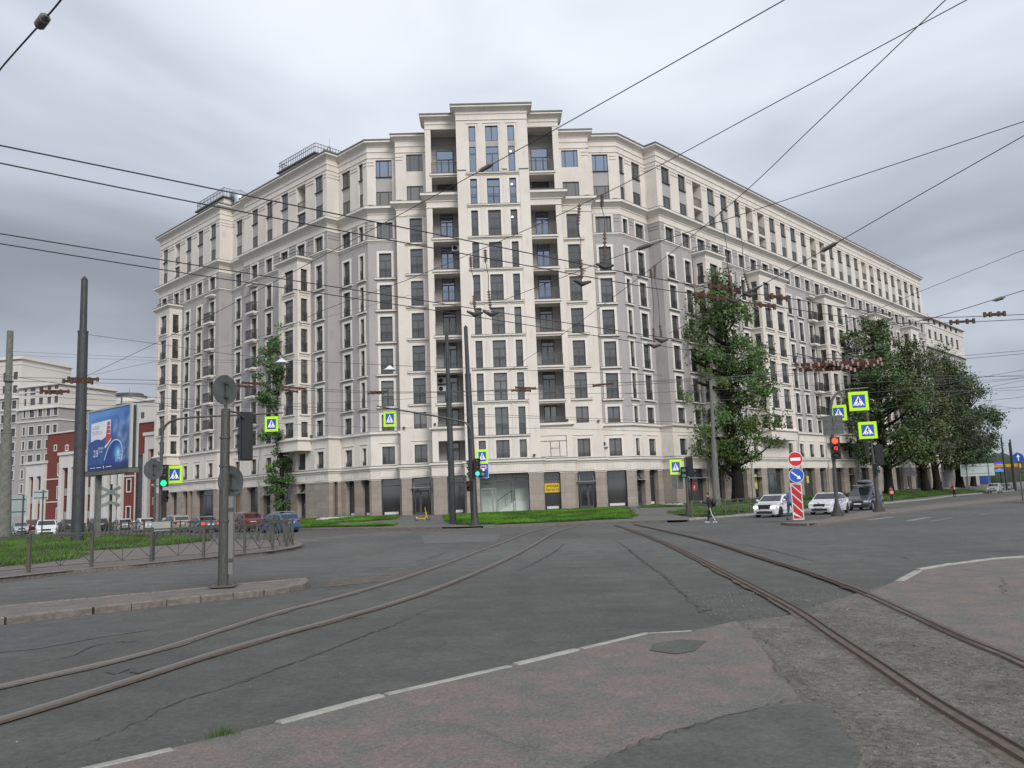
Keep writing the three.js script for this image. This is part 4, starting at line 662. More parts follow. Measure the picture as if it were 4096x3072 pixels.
// ----- ground floor: granite piers and shop windows -----
const slabs = [];
const rowsH = [0, 0.34, 0.96, 1.58, 2.2, 2.82, 3.44];
function shopRun(s, len, ops, start = 0) {
  const m = W.joint, GO = -0.52;
  boxS(m, s, start, len, -0.9, 0.0, -0.66, -0.0);
  let a = start; const piers = []; for (const [p, q] of ops) { if (p > a) piers.push([a, p]); a = q; } if (a < len) piers.push([a, len]);
  for (const [p, q] of piers) {
    boxS(m, s, p + 0.012, q - 0.012, 0, 3.56, -0.7, -0.026); const n = Math.max(1, Math.round((q - p) / 1.05));
    for (let r = 0; r < rowsH.length - 1; r++) { const k = r % 2 && n > 1 ? 0.5 : 0; const xs = [p]; for (let i = 1; i < n + (k ? 1 : 0); i++) xs.push(p + (q - p) * (i - k) / n); xs.push(q); for (let i = 0; i < xs.length - 1; i++) slabs.push({ s, p: xs[i], q: xs[i + 1], h0: rowsH[r], h1: rowsH[r + 1] }); }
    boxS(W.trim, s, p - 0.05, q + 0.05, 3.45, 3.55, -0.5, 0.04);
  }
  for (const [p, q, ty] of ops) {
    const w = q - p, f = new MB(), c = (x) => p + x, t = 0.06; const fb = (x0, x1, h0, h1, o = 0.045) => boxS(f, s, x0, x1, h0, h1, GO - 0.03, GO + o);
    fb(p, p + t, 0, 3.56); fb(q - t, q, 0, 3.56); fb(p + t, q - t, 3.5, 3.56); fb(p + t, q - t, 0.0, 0.09); fb(p + t, q - t, 2.86, 2.94, 0.04);
    const n = Math.max(1, Math.round(w / 1.7)); for (let i = 1; i < n; i++) fb(p + w * i / n - 0.03, p + w * i / n + 0.03, 0.09, ty === 'T' ? 3.5 : 2.86, 0.036);
    const o = mesh(ty === 'd' || ty === 'n' ? 'shop_door' : 'shop_window', f, B.doorframe, bld);
    const g = new MB(); qS(g, s, [[p, 0, GO], [q, 0, GO], [q, 3.55, GO], [p, 3.55, GO]]); mesh('pane', g, ty === 'b' ? B.board : ty === 'T' ? B.clear : B.shopglass[Math.floor(hash2(Math.round(p * 10), Math.round(s.O[0] * 10)) * 3)], o);
    if (ty === 'd') { const d = new MB(), x0 = p + w * 0.12, x1 = q - w * 0.12, xm = p + w * 0.42; for (const [u, v] of [[x0, x0 + 0.09], [x1 - 0.09, x1], [xm - 0.09, xm + 0.09]]) boxS(d, s, u, v, 0.09, 2.2, GO - 0.02, GO + 0.07); boxS(d, s, x0, x1, 2.2, 2.32, GO - 0.02, GO + 0.07); boxS(d, s, x0, x1, 0.09, 0.25, GO - 0.02, GO + 0.068); mesh('door_leaf', d, B.doorframe, o); const k = new MB(); k.tube([s.pt(xm + 0.16, 0.95, GO + 0.08), s.pt(xm + 0.16, 0.98, GO + 0.14), s.pt(xm + 0.16, 1.42, GO + 0.14), s.pt(xm + 0.16, 1.45, GO + 0.08)], 0.018, 6); mesh('handle', k, std([0.5, 0.5, 0.5], 0.3, { metalness: 0.9 }), o); const y = new MB(); boxS(y, s, p - 0.05, q + 0.05, 2.56, 2.6, GO, 0.35); y.bar(s.pt(p + 0.2, 2.6, 0.2), s.pt(p + 0.2, 3.2, GO), 0.03); y.bar(s.pt(q - 0.2, 2.6, 0.2), s.pt(q - 0.2, 3.2, GO), 0.03); mesh('canopy', y, std([0.42, 0.45, 0.45], 0.25), o); }
    else if (ty === 'g' && w < 2.6) { const y = new MB(); boxS(y, s, p + 0.22, q - 0.22, 0.12, 0.36, GO - 0.02, GO + 0.03); mesh('radiator_panel', y, B.white, o); }
  }
}
shopRun(SG.A, LA, [[0.9, 5.3, 'g'], [6.3, 7.1, 'n'], [7.7, 9.0, 'g'], [10.6, 12.4, 'g'], [13.5, 16, 'g']]); shopRun(SG.rec, recL, [[0.5, 2.4, 'b']]);
shopRun(SG.C, CLn, [[4.3, 5.8, 'd'], [7.2, 10.2, 'g'], [11.3, 12.8, 'd'], [14, 16.4, 'g']]); shopRun(SG.Ar, 1.68, []); shopRun(SG.Cr, 1.49, [[0.12, 1.05, 'b']]); shopRun(SG.D, 5.06, [[0.35, 1.75, 'g'], [2.85, 4.35, 'g']]);
shopRun(SG.E, wE - wF, [[0.95, 2.75, 'g']]); shopRun(SG.F, wF - wP, [[1.0, 2.78, 'd']]); shopRun(SG.P, wP - wT, [[1.3, 2.9, 'g']]); shopRun(SG.T, wT, [[-2.28, 2.28, 'T']], -wT);
shopRun(SG.Ps, 2.05, []); shopRun(SG.P2s, 2.05, []); shopRun(SG.Fs, 1.2, []); shopRun(SG.F2s, 1.2, []); shopRun(SG.Tl, 1.4, []); shopRun(SG.Tr, 1.4, []);
shopRun(SG.P2, wP - wT, [[1.35, 2.9, 'g']]); shopRun(SG.F2, wF - wP, [[0.98, 2.72, 'd']]); shopRun(SG.E2, wE - wF, [[0.8, 2.75, 'g']]); shopRun(SG.D2, 5.06, [[0.35, 1.7, 'd'], [2.6, 4.1, 'g']]); shopRun(SG.C2r, 1.49, []);
shopRun(SG.C2, LR, [[2.2, 5.9, 'd'], [7.6, 9.8, 'g'], [11.2, 15, 'g'], [16.8, 18.6, 'd'], [20, 24.4, 'g'], [26, 28.3, 'g'], [30, 33.6, 'g'], [35.2, 37.2, 'g'], [39, 43.2, 'g'], [45, 47, 'd'], [49, 52.5, 'g'], [54, 56, 'g'], [58, 62, 'g'], [64, 67, 'g'], [69, 71, 'g'], [73, 77, 'g'], [79, 81, 'g'], [83, 85.5, 'g']]);
{ // entrance hall with its stairs behind the clear glass
  const s = SG.T, m = new MB(); const b = (...q) => boxS(m, s, ...q);
  b(-2.4, 2.5, 0, 3.5, -2.6, -2.5); b(-2.5, -2.4, 0, 3.5, -2.5, -0.72); b(2.4, 2.5, 0, 3.5, -2.5, -0.72); b(-2.4, 2.4, -0.02, 0.02, -2.5, -0.72); b(1.0, 2.4, 0.02, 0.95, -1.5, -1.3); b(0.72, 0.98, 0.02, 3.4, -2.49, -2.2);
  const h = mesh('entrance_hall', m, B.white, bld); const st = new MB(); for (let i = 0; i < 6; i++) boxS(st, s, -0.5 + i * 0.26, 1.0, 0.02 + i * 0.16, 0.18 + i * 0.16, -1.75 + 0.0, -1.52); for (let i = 0; i < 6; i++) boxS(st, s, 1.0, 2.35, 0.95 + i * 0.2, 1.13 + i * 0.2, -2.45, -1.7 - i * 0.03); mesh('staircase', st, B.white, h);
  const r = new MB(); const P = (x, y) => s.pt(x, y, -1.6); r.bar(P(-0.7, 1.05), P(0.75, 2.0), 0.06); for (const t of [0.05, 0.5, 0.95]) r.bar(P(mix(-0.7, 0.75, t), mix(0.1, 0.95, t)), P(mix(-0.7, 0.75, t), mix(1.05, 2.0, t)), 0.035); mesh('handrail', r, B.dark, h);
  const d = new MB(); boxS(d, s, -2.2, -0.75, 0.1, 2.15, -0.5, -0.46); const dd = new MB(); for (const [u, v] of [[-2.2, -2.1], [-1.2, -1.08], [-0.85, -0.75]]) boxS(dd, s, u, v, 0.1, 2.2, -0.5, -0.44); boxS(dd, s, -2.2, -0.75, 2.15, 2.25, -0.5, -0.44); mesh('entrance_door', dd, std([0.22, 0.24, 0.23], 0.4), h);
}
// ----- put the pieces together -----
const camV = new THREE.Vector3();
const worldOf = (p) => { const v = new THREE.Vector3(...p); v.applyAxisAngle(new THREE.Vector3(0, 1, 0), 1.64 * DEG).add(new THREE.Vector3(-1.17, 0.13, -79.94)); return v; };
const rotOf = (s) => Math.atan2(s.N[0], s.N[2]);
for (const w of WIN) { w.p = w.s.pt(w.a, w.h0, w.o); const v = worldOf(w.p), hid = v.x > 30 && v.y < 22; w.k = v.distanceTo(new THREE.Vector3(0, 12, 0)) - (w.w > 0.9 ? 6 : 0) + (hid ? 18 : 0); }
WIN.sort((a, b) => a.k - b.k);
const rest = { f: [], g: [[], [], [], [], [], [], []], r: [] }, mats = [...B.pane, B.skypane];
WIN.forEach((w, i) => {
  const G = windowGeo(w.w, w.h, w.vm, w.hm, w.rail, w.rw, w.ro), r = rotOf(w.s); const h = hash2(Math.round(w.p[0] * 7), Math.round(w.h0 * 7), 3); const pi = w.pane === 'sky' ? 6 : w.pane ?? (h < 0.34 ? 0 : h < 0.55 ? 1 : h < 0.74 ? 2 : h < 0.88 ? 3 : h < 0.95 ? 4 : 5);
  if (i < 290) {
    const o = mesh('window', G.f, B.frame, bld); o.position.set(...w.p); o.rotation.y = r; mesh('pane', G.g, mats[pi], o); if (G.r) mesh('guard_rail', G.r, B.rail, o);
  } else { const m = new THREE.Matrix4().makeRotationY(r).setPosition(...w.p); rest.f.push(G.f.clone().applyMatrix4(m)); rest.g[pi].push(G.g.clone().applyMatrix4(m)); if (G.r) rest.r.push(G.r.clone().applyMatrix4(m)); }
});
const bulk = (name, list, mat) => { if (list.length) { const o = mesh(name, mergeGeometries(list), mat, bld); o.userData.kind = 'stuff'; } };
bulk('window', rest.f, B.frame); rest.g.forEach((l, i) => bulk('pane', l, mats[i])); bulk('guard_rail', rest.r, B.rail);
for (const r of RAIL) {
  const m = new MB(), X = r.w / 2; m.box(-X, X, r.h - 0.05, r.h, -0.03, 0.03).box(-X, X, 0.07, 0.1, -0.012, 0.012); if (!r.thin) m.box(-X, X, r.h - 0.2, r.h - 0.17, -0.012, 0.012);
  const n = Math.max(3, Math.round(r.w / (r.thin ? 0.5 : r.solid ? 0.1 : 0.14))), e = r.solid ? 0.018 : 0.011; for (let i = 0; i <= n; i++) { const x = -X + r.w * i / n; m.box(x - e, x + e, 0, r.h - 0.05, -0.012, 0.012); }
  if (r.solid) for (const sx of [-1, 1]) { m.box(sx * X - 0.02, sx * X + 0.02, r.h - 0.05, r.h, -0.62, 0.03); for (let i = 1; i < 6; i++) m.box(sx * X - 0.012, sx * X + 0.012, 0, r.h - 0.05, -0.1 * i - 0.012, -0.1 * i + 0.012); }
  const o = mesh('balcony_rail', m, B.rail, bld); o.position.set(...r.s.pt(r.a, r.h0, r.o)); o.rotation.y = rotOf(r.s);
}
slabs.forEach((q) => { q.k = worldOf(q.s.pt((q.p + q.q) / 2, 1, 0)).length() * (q.s === SG.Ps || q.s === SG.Fs || q.s === SG.Tl || q.s === SG.Tr || q.s === SG.P2s || q.s === SG.F2s ? 1.5 : 1); });
slabs.sort((a, b) => a.k - b.k);
{ const late = [new MB(), new MB(), new MB(), new MB()];
  slabs.forEach((q, i) => { const v = Math.floor(hash2(Math.round(q.p * 9 + q.s.O[0] * 3), Math.round(q.h0 * 9)) * 4), m = i < 295 ? new MB() : late[v]; const j = (hash2(i, 4) - 0.5) * 0.006; boxS(m, q.s, q.p + 0.006, q.q - 0.006, q.h0 + 0.006, q.h1 - 0.006, -0.5, -0.001 + j); if (i < 295) mesh('stone_slab', m, B.stone[v], bld); });
  late.forEach((m, i) => { if (!m.empty) mesh('stone_slab', m, B.stone[i], bld).userData.kind = 'stuff'; }); }
mesh('pale_wall', W.cream, B.cream, bld); mesh('grey_wall', W.grey, B.grey, bld); mesh('moulding', W.trim, B.trim, bld); mesh('metal_flashing', W.cap, B.cap, bld); mesh('plinth', W.joint, B.joint, bld);
// air conditioners, lamps in rooms, wall lights
function aircon(s, a, h, o) { const m = new MB(); m.box(-0.4, 0.4, 0, 0.58, -0.28, 0); const g = mesh('air_conditioner', m, B.white, bld); g.position.set(...s.pt(a, h, o)); g.rotation.y = rotOf(s); const f = new MB(); f.cyl([-0.1, 0.29, 0.001], [-0.1, 0.29, 0.012], 0.22, 0.22, 16); mesh('fan_grille', f, B.dark, g); }
aircon(SG.P, 2.75, 25.6, -0.75); aircon(SG.P, 0.95, 12.55, -1.5); aircon(SG.P, 0.95, 11.75, -1.5); aircon(SG.E2, 2.85, 5.9, 0.32);
for (const [s, a, h] of [[SG.P2, 0.45, 8.32], [SG.P, 0.3, 8.36], [SG.F, 0.35, 8.3], [SG.F2, 0.4, 8.3], [SG.T, 2.85, 5.05], [SG.C, 3, 8.3], [SG.A, 3.1, 8.3], [SG.A, 6.5, 8.3], [SG.C2, 3.4, 8.3]]) { const m = new MB(); boxS(m, s, a - 0.1, a + 0.1, h, h + 0.2, 0, 0.2); mesh('wall_light', m, B.frame, bld); }
for (const [s, a, h, q] of [[SG.T, 1.78, 34.85, -0.17], [SG.T, 1.78, 31.5, -0.23], [SG.T, 1.7, 28.2, -0.23]]) { const m = new MB(); m.add(new THREE.SphereGeometry(0.11, 10, 8)); const o = mesh('ceiling_lamp', m, std([0.8, 0.78, 0.7], 0.5, { emissive: lin(1, 0.95, 0.75), emissiveIntensity: 0.9 }), bld); o.position.set(...s.pt(a, h, q + 0.06)); o.scale.z = 0.3; o.rotation.y = rotOf(s); }
// drain pipes along the long wing
{ for (const a of [6.2, 15.9, 28.9, 37.6, 48, 66.8]) { const m = new MB(), s = SG.C2; m.tube([s.pt(a, 27, 0.12), s.pt(a, 8.4, 0.12), s.pt(a, 7.9, 0.34), s.pt(a, 5.3, 0.12), s.pt(a, 4.7, 0.44), s.pt(a, 3.4, 0.2), s.pt(a, 0.1, 0.1)], 0.06, 6); mesh('drain_pipe', m, std([0.36, 0.35, 0.34], 0.6), bld); } for (const a of [13.3]) { const m = new MB(), s = SG.C; m.tube([s.pt(a, 8.2, 0.12), s.pt(a, 4.7, 0.44), s.pt(a, 3.4, 0.2), s.pt(a, 0.1, 0.1)], 0.06, 6); mesh('drain_pipe', m, std([0.36, 0.35, 0.34], 0.6), bld); } }
// ---------- vehicles ----------
const paintMat = (c, r = 0.28) => new THREE.MeshPhysicalMaterial({ color: lin(...c), roughness: r, clearcoat: 0.9, clearcoatRoughness: 0.06, side: THREE.DoubleSide });
const CM = { glass: new THREE.MeshPhysicalMaterial({ color: lin(0.018, 0.02, 0.022), roughness: 0.04, ior: 1.75, side: THREE.DoubleSide }), black: std([0.018, 0.018, 0.019], 0.5), tyre: std([0.022, 0.022, 0.022], 0.85), rim: std([0.42, 0.43, 0.44], 0.3, { metalness: 0.75 }), rimdark: std([0.07, 0.07, 0.075], 0.35, { metalness: 0.6 }), lamp: new THREE.MeshPhysicalMaterial({ color: lin(0.62, 0.65, 0.68), roughness: 0.12, clearcoat: 1, side: THREE.DoubleSide }), red: new THREE.MeshPhysicalMaterial({ color: lin(0.28, 0.012, 0.012), roughness: 0.15, clearcoat: 1, side: THREE.DoubleSide }), plate: std([0.66, 0.66, 0.66], 0.5), chrome: std([0.6, 0.6, 0.6], 0.2, { metalness: 0.9 }), on: std([0.9, 0.9, 0.85], 0.3, { emissive: lin(1, 0.96, 0.85), emissiveIntensity: 1.3 }), brake: std([0.6, 0.03, 0.03], 0.3, { emissive: lin(1, 0.07, 0.05), emissiveIntensity: 0.75 }) };
// body types: side outlines measured in metres from the tail (x = 0) forward; y from the ground
const TY = {
  sedan: { L: 4.42, W: 1.72, H: 1.47, low: [[0.02, 0.5], [0, 0.72], [0.06, 0.96], [0.5, 1.03], [1.0, 1.03], [3.25, 0.98], [3.75, 0.9], [4.2, 0.78], [4.36, 0.66], [4.42, 0.48], [4.38, 0.3]], top: [[0.62, 1.02], [1.35, 1.38], [1.75, 1.455], [2.2, 1.47], [2.65, 1.44], [3.42, 0.97]], wh: [0.86, 3.5], r: 0.32, g: 0.2 },
  hatch: { L: 4.1, W: 1.74, H: 1.5, low: [[0.04, 0.45], [0, 0.7], [0.05, 1.0], [0.5, 1.02], [2.95, 0.99], [3.5, 0.92], [3.9, 0.8], [4.05, 0.66], [4.1, 0.48], [4.06, 0.28]], top: [[0.06, 1.0], [0.42, 1.38], [0.7, 1.47], [1.6, 1.5], [2.3, 1.45], [3.1, 0.98]], wh: [0.72, 3.3], r: 0.32, g: 0.2 },
  wagon: { L: 4.7, W: 1.8, H: 1.5, low: [[0.03, 0.45], [0, 0.75], [0.06, 1.0], [0.5, 1.02], [3.5, 0.99], [4.05, 0.91], [4.5, 0.78], [4.64, 0.64], [4.7, 0.48], [4.66, 0.26]], top: [[0.08, 1.0], [0.5, 1.4], [0.75, 1.465], [2.0, 1.5], [2.85, 1.45], [3.72, 0.98]], wh: [0.92, 3.7], r: 0.33, g: 0.2 },
  suv: { L: 4.65, W: 1.86, H: 1.68, low: [[0.03, 0.55], [0, 0.85], [0.06, 1.12], [0.5, 1.14], [3.4, 1.12], [3.95, 1.04], [4.42, 0.92], [4.6, 0.76], [4.65, 0.56], [4.6, 0.34]], top: [[0.08, 1.12], [0.55, 1.53], [0.85, 1.62], [2.0, 1.68], [2.8, 1.62], [3.62, 1.1]], wh: [0.88, 3.6], r: 0.37, g: 0.27 },
  mpv: { L: 4.45, W: 1.8, H: 1.66, low: [[0.03, 0.48], [0, 0.78], [0.04, 1.08], [0.5, 1.1], [3.4, 1.06], [3.9, 0.96], [4.25, 0.82], [4.4, 0.66], [4.45, 0.48], [4.4, 0.28]], top: [[0.06, 1.08], [0.32, 1.5], [0.6, 1.6], [1.8, 1.66], [2.6, 1.6], [3.75, 1.0]], wh: [0.84, 3.5], r: 0.33, g: 0.22 },
  van: { L: 4.38, W: 1.82, H: 1.82, low: [[0.02, 0.48], [0, 0.8], [0.02, 1.12], [0.5, 1.14], [3.4, 1.1], [3.85, 1.02], [4.2, 0.86], [4.34, 0.68], [4.38, 0.48], [4.34, 0.26]], top: [[0.03, 1.12], [0.14, 1.65], [0.35, 1.78], [1.6, 1.82], [2.5, 1.76], [3.72, 1.04]], wh: [0.8, 3.53], r: 0.33, g: 0.22 },
};
function carBody(T, paint) {
  const { L, W, H } = T, hw = W / 2, belt = T.top[0][1];
  const def = (x, y, z) => { const t = Math.abs(x / L - 0.5) * 2, k = (1 - 0.17 * t ** 5) * (y < 0.42 ? 0.975 : 1) * (y > belt - 0.1 ? 1 - 0.2 * Math.pow(Math.min(1, (y - belt + 0.1) / (H - belt + 0.1)), 1.25) : 1); return [x - L / 2, y, z * k]; };
  const bendGeo = (g) => { const p = g.attributes.position; for (let i = 0; i < p.count; i++) p.setXYZ(i, ...def(p.getX(i), p.getY(i), p.getZ(i))); g.computeVertexNormals(); return g; };
  const bend = (mb) => { const g = mb.geo(); return bendGeo(g); };
  const o = {};
  const [xr, xf] = T.wh, ra = T.r + 0.055, sh = new THREE.Shape();
  sh.moveTo(...T.low[0]); for (const p of T.low.slice(1)) sh.lineTo(...p);
  const fy = T.g, ang = Math.asin(Math.min(1, (T.r - fy) / ra));
  sh.lineTo(T.low.at(-1)[0] - 0.03, fy); sh.lineTo(xf + ra * Math.cos(ang), fy); sh.absarc(xf, T.r, ra, -ang, Math.PI + ang, false); sh.lineTo(xr + ra * Math.cos(ang), fy); sh.absarc(xr, T.r, ra, -ang, Math.PI + ang, false); sh.lineTo(0.14, fy); sh.closePath();
  const bev = 0.05, ex = (s, w) => { const g = new THREE.ExtrudeGeometry(s, { depth: w - 2 * bev, bevelEnabled: true, bevelThickness: bev, bevelSize: bev, bevelOffset: -bev, bevelSegments: 3, curveSegments: 10 }); g.translate(0, 0, -(w - 2 * bev) / 2); return bendGeo(g); };
  const low = ex(sh, W);
  const ts = new THREE.Shape(); ts.moveTo(T.top[0][0], belt - 0.12); for (const p of T.top) ts.lineTo(...p); ts.lineTo(T.top.at(-1)[0], belt - 0.12); ts.closePath();
  const top = ex(ts, W - 0.06);
  o.body = new MB().add(low).add(top);
  // side glazing
  const gl = new MB(), T0 = T.top, roof = (x) => { for (let i = 0; i < T0.length - 1; i++) if (x >= T0[i][0] && x <= T0[i + 1][0]) return mix(T0[i][1], T0[i + 1][1], (x - T0[i][0]) / (T0[i + 1][0] - T0[i][0])); return belt; };
  const xa = T0[0][0] + 0.34, xb = T0.at(-1)[0] - 0.3, n = 24, yb = belt + 0.0, pil = [mix(xa, xb, 0.3), mix(xa, xb, 0.64)];
  for (const sg of [-1, 1]) for (let i = 0; i < n; i++) {
    const x0 = mix(xa, xb, i / n), x1 = mix(xa, xb, (i + 1) / n); if (pil.some((p) => Math.abs((x0 + x1) / 2 - p) < (xb - xa) / n * 0.55)) continue;
    const t0 = Math.max(yb, roof(x0) - 0.1), t1 = Math.max(yb, roof(x1) - 0.1), z = sg * (hw - 0.03 + 0.007); const rows = 3; for (let k = 0; k < rows; k++) gl.quadN(def(x0, mix(yb, t0, k / rows), z), def(x1, mix(yb, t1, k / rows), z), def(x1, mix(yb, t1, (k + 1) / rows), z), def(x0, mix(yb, t0, (k + 1) / rows), z), [0, 0.2, sg]);
  }
  const pane = (A, B, m, off, i0, i1) => { const dx = B[0] - A[0], dy = B[1] - A[1], l = Math.hypot(dx, dy), nx = -dy / l * off, ny = dx / l * off, P = (t) => [mix(A[0], B[0], t) + nx, mix(A[1], B[1], t) + ny]; const a = P(i0), b = P(i1), w = hw - 0.13; for (let k = 0; k < 6; k++) { const z0 = mix(-w, w, k / 6), z1 = mix(-w, w, (k + 1) / 6); m.quadN(def(a[0], a[1], z0), def(a[0], a[1], z1), def(b[0], b[1], z1), def(b[0], b[1], z0), [nx, ny, 0]); } };
  const k = T0.length; pane(T0[k - 2], T0[k - 1], gl, 0.012, 0.1, 0.88); pane(T0[0], T0[1], gl, 0.012, 0.16, 0.92);
  o.glass = gl.geo();
  return { o, def, bend };
}
function makeCar(type, label, color, x, d, h, opt = {}) {
  const T = TY[type], { L, W, H } = T, hw = W / 2, paint = paintMat(color, opt.rough ?? 0.28), { o, def, bend } = carBody(T, paint);
  const t = thing(opt.name ?? 'car', label, opt.cat ?? 'car', [x, gy(x, d) + (opt.lift ?? 0), -d], Math.atan2(h[1], h[0]), opt.group);
  mesh('body', o.body, paint, t); mesh('window_glass', o.glass, CM.glass, t);
  const tr = new MB(); const nose = L, bx = (m, x0, x1, y0, y1, z0, z1) => { for (let i = 0; i < 4; i++) { const a = mix(z0, z1, i / 4), b = mix(z0, z1, (i + 1) / 4); m.hex([def(x0, y0, a), def(x1, y0, a), def(x1, y1, a), def(x0, y1, a), def(x0, y0, b), def(x1, y0, b), def(x1, y1, b), def(x0, y1, b)]); } };
  const yb = T.low.at(-2)[1]; // bumper height
  bx(tr, nose - 0.1, nose + 0.012, yb - 0.2, yb - 0.06, -hw * 0.74, hw * 0.74); bx(tr, -0.012, 0.1, yb - 0.2, yb - 0.06, -hw * 0.8, hw * 0.8);
  for (const s of [-1, 1]) bx(tr, 0.7, L - 0.8, T.g - 0.005, T.g + 0.08, s * (hw - 0.04), s * (hw + 0.004)); mesh('bumper_trim', tr, CM.black, t);
  const gr = new MB(); bx(gr, nose - 0.16, nose + (opt.bra ? 0.03 : 0.0), yb + 0.08, yb + 0.26, -hw * 0.5, hw * 0.5); if (opt.bra) bx(gr, nose - 0.3, nose - 0.06, yb + 0.2, yb + 0.36, -hw * 0.56, hw * 0.56); const gm = mesh('grille', gr, CM.black, t); if (opt.badge) { const b = new MB(); b.cyl([nose - L / 2 + 0.01, yb + 0.3, 0], [nose - L / 2 + 0.03, yb + 0.3, 0], 0.055, 0.055, 12); mesh('badge', b, CM.chrome, gm); const c = new MB(); bx(c, nose - 0.12, nose + 0.004, yb + 0.245, yb + 0.275, -hw * 0.5, hw * 0.5); mesh('chrome_strip', c, CM.chrome, gm); }
  for (const s of [-1, 1]) {
    const a = new MB(); bx(a, nose - 0.42, nose - 0.025, yb + 0.14, yb + 0.27, s * hw * 0.58, s * (hw + 0.0)); mesh('headlight', a, opt.lit ? CM.on : CM.lamp, t);
    const b = new MB(); bx(b, -0.008, 0.22, T.low[2][1] - 0.24, T.low[2][1] - 0.06, s * hw * 0.62, s * (hw + 0.006)); mesh('tail_light', b, opt.brake ? CM.brake : CM.red, t);
    const m = new MB(); m.add(new THREE.SphereGeometry(1, 10, 8), new THREE.Matrix4().makeScale(0.07, 0.085, 0.11).setPosition(...def(T.top.at(-1)[0] - 0.25, T.top[0][1] + 0.1, s * (hw + 0.1)))); mesh('wing_mirror', m, opt.mirror ? CM.black : paint, t);
    const hd = new MB(); for (const xx of [mix(T.wh[0], T.wh[1], 0.32), mix(T.wh[0], T.wh[1], 0.72)]) bx(hd, xx, xx + 0.16, T.top[0][1] - 0.16, T.top[0][1] - 0.125, s * (hw - 0.02), s * (hw + 0.02)); mesh('door_handle', hd, paint, t);
    const dl = new MB(); for (const xx of [mix(T.wh[0], T.wh[1], 0.18), mix(T.wh[0], T.wh[1], 0.5), mix(T.wh[0], T.wh[1], 0.86)]) bx(dl, xx, xx + 0.012, T.g + 0.14, T.top[0][1] - 0.02, s * (hw - 0.02), s * (hw + 0.003)); mesh('door_gap', dl, CM.black, t);
    for (const xx of T.wh) { const w = new MB(); w.add(new THREE.LatheGeometry([[T.r * 0.62, -0.1], [T.r * 0.9, -0.105], [T.r, -0.07], [T.r, 0.07], [T.r * 0.9, 0.105], [T.r * 0.62, 0.1]].map((p) => new THREE.Vector2(...p)), 24), new THREE.Matrix4().makeRotationX(Math.PI / 2)); const wm = mesh('wheel', w, CM.tyre, t); wm.position.set(xx - L / 2, T.r, s * (hw - 0.13)); const r = new MB(); for (let k = 0; k < 5; k++) { const a = k / 5 * Math.PI * 2; r.bar([0, 0, s * 0.075], [Math.cos(a) * T.r * 0.62, Math.sin(a) * T.r * 0.62, s * 0.085], 0.06, 0.03); } r.add(new THREE.TorusGeometry(T.r * 0.62, 0.02, 6, 20), new THREE.Matrix4().setPosition(0, 0, s * 0.09)); r.cyl([0, 0, s * 0.05], [0, 0, s * 0.095], 0.06, 0.05, 10); mesh('rim', r, opt.rim ?? CM.rim, wm); const b = new MB(); b.cyl([0, 0, -0.02], [0, 0, s * 0.03], T.r * 0.62, T.r * 0.62, 20); mesh('brake_disc', b, CM.black, wm); }
  }
  for (const [xx, yy, nm] of [[nose + 0.02, yb - 0.02, 'number_plate'], [-0.03, T.low[2][1] - 0.28, 'number_plate']]) { const p = new MB(); const c = xx - L / 2; p.box(c - 0.008, c + 0.008, yy, yy + 0.11, -0.26, 0.26); mesh(nm, p, CM.plate, t); }
  if (opt.rack) { const r = new MB(); for (const s of [-1, 1]) r.tube([def(0.7, H - 0.03, s * hw * 0.8), def(0.9, H + 0.05, s * hw * 0.8), def(2.6, H + 0.05, s * hw * 0.8), def(2.8, H - 0.02, s * hw * 0.8)], 0.02, 6); for (const xx of [1.2, 2.3]) r.bar(def(xx, H + 0.1, -hw * 0.95), def(xx, H + 0.1, hw * 0.95), 0.07, 0.03); mesh('roof_rack', r, CM.chrome, t); }
  return { t, T, def, paint };
}
const hR = [-0.622, -0.783], hL = [-0.6, 0.8], hT = [0.622, 0.783];
makeCar('hatch', 'white hatchback with a black bonnet guard waiting first beside the striped board', [0.66, 0.68, 0.70], 17.46, 55.6, hR, { lit: true, bra: true, group: 'cars waiting in the street beside the trees', rim: CM.rimdark });
makeCar('sedan', 'white saloon car with a chrome edged grille waiting behind the post with the red light', [0.66, 0.68, 0.71], 21.78, 57.4, hR, { badge: true, mirror: true, group: 'cars waiting in the street beside the trees', rim: CM.rimdark });
{
  const c = makeCar('van', 'dark blue-grey compact van carrying a black roof box', [0.03, 0.036, 0.05], 27.25, 64.3, hR, { name: 'van', cat: 'van', lit: false, badge: true, mirror: true, group: 'cars waiting in the street beside the trees' });
  const m = new MB(); for (const xx of [-0.75, 0.35]) m.bar([xx, 1.9, -0.75], [xx, 1.9, 0.75], 0.06, 0.04); mesh('roof_bar', m, CM.chrome, c.t);
  const b = new MB(); const g = new THREE.SphereGeometry(1, 24, 14); const p = g.attributes.position; for (let i = 0; i < p.count; i++) { const X = p.getX(i), Y = p.getY(i), Z = p.getZ(i), f = (v, e) => Math.sign(v) * Math.pow(Math.abs(v), e); p.setXYZ(i, f(X, 0.6) * 1.02 - 0.1, f(Y, 0.75) * 0.21 * (X > 0 ? 1 - 0.35 * X : 1) + 2.13, f(Z, 0.55) * 0.42); } g.computeVertexNormals(); b.add(g); mesh('roof_box', b, paintMat([0.015, 0.015, 0.016]), c.t);
}
makeCar('wagon', 'blue estate car with silver roof rails, the first car of the queue by the fence', [0.045, 0.11, 0.24], -18.43, 63.8, hL, { rack: true, group: 'cars queueing along the wall' });
makeCar('suv', 'dark red crossover half hidden by the post with the round sign', [0.17, 0.012, 0.02], -23.57, 71, hL, { group: 'cars queueing along the wall' });
makeCar('sedan', 'grey saloon car with its brake lights on behind the red crossover', [0.13, 0.15, 0.19], -28.22, 74, hL, { brake: true, group: 'cars queueing along the wall' });
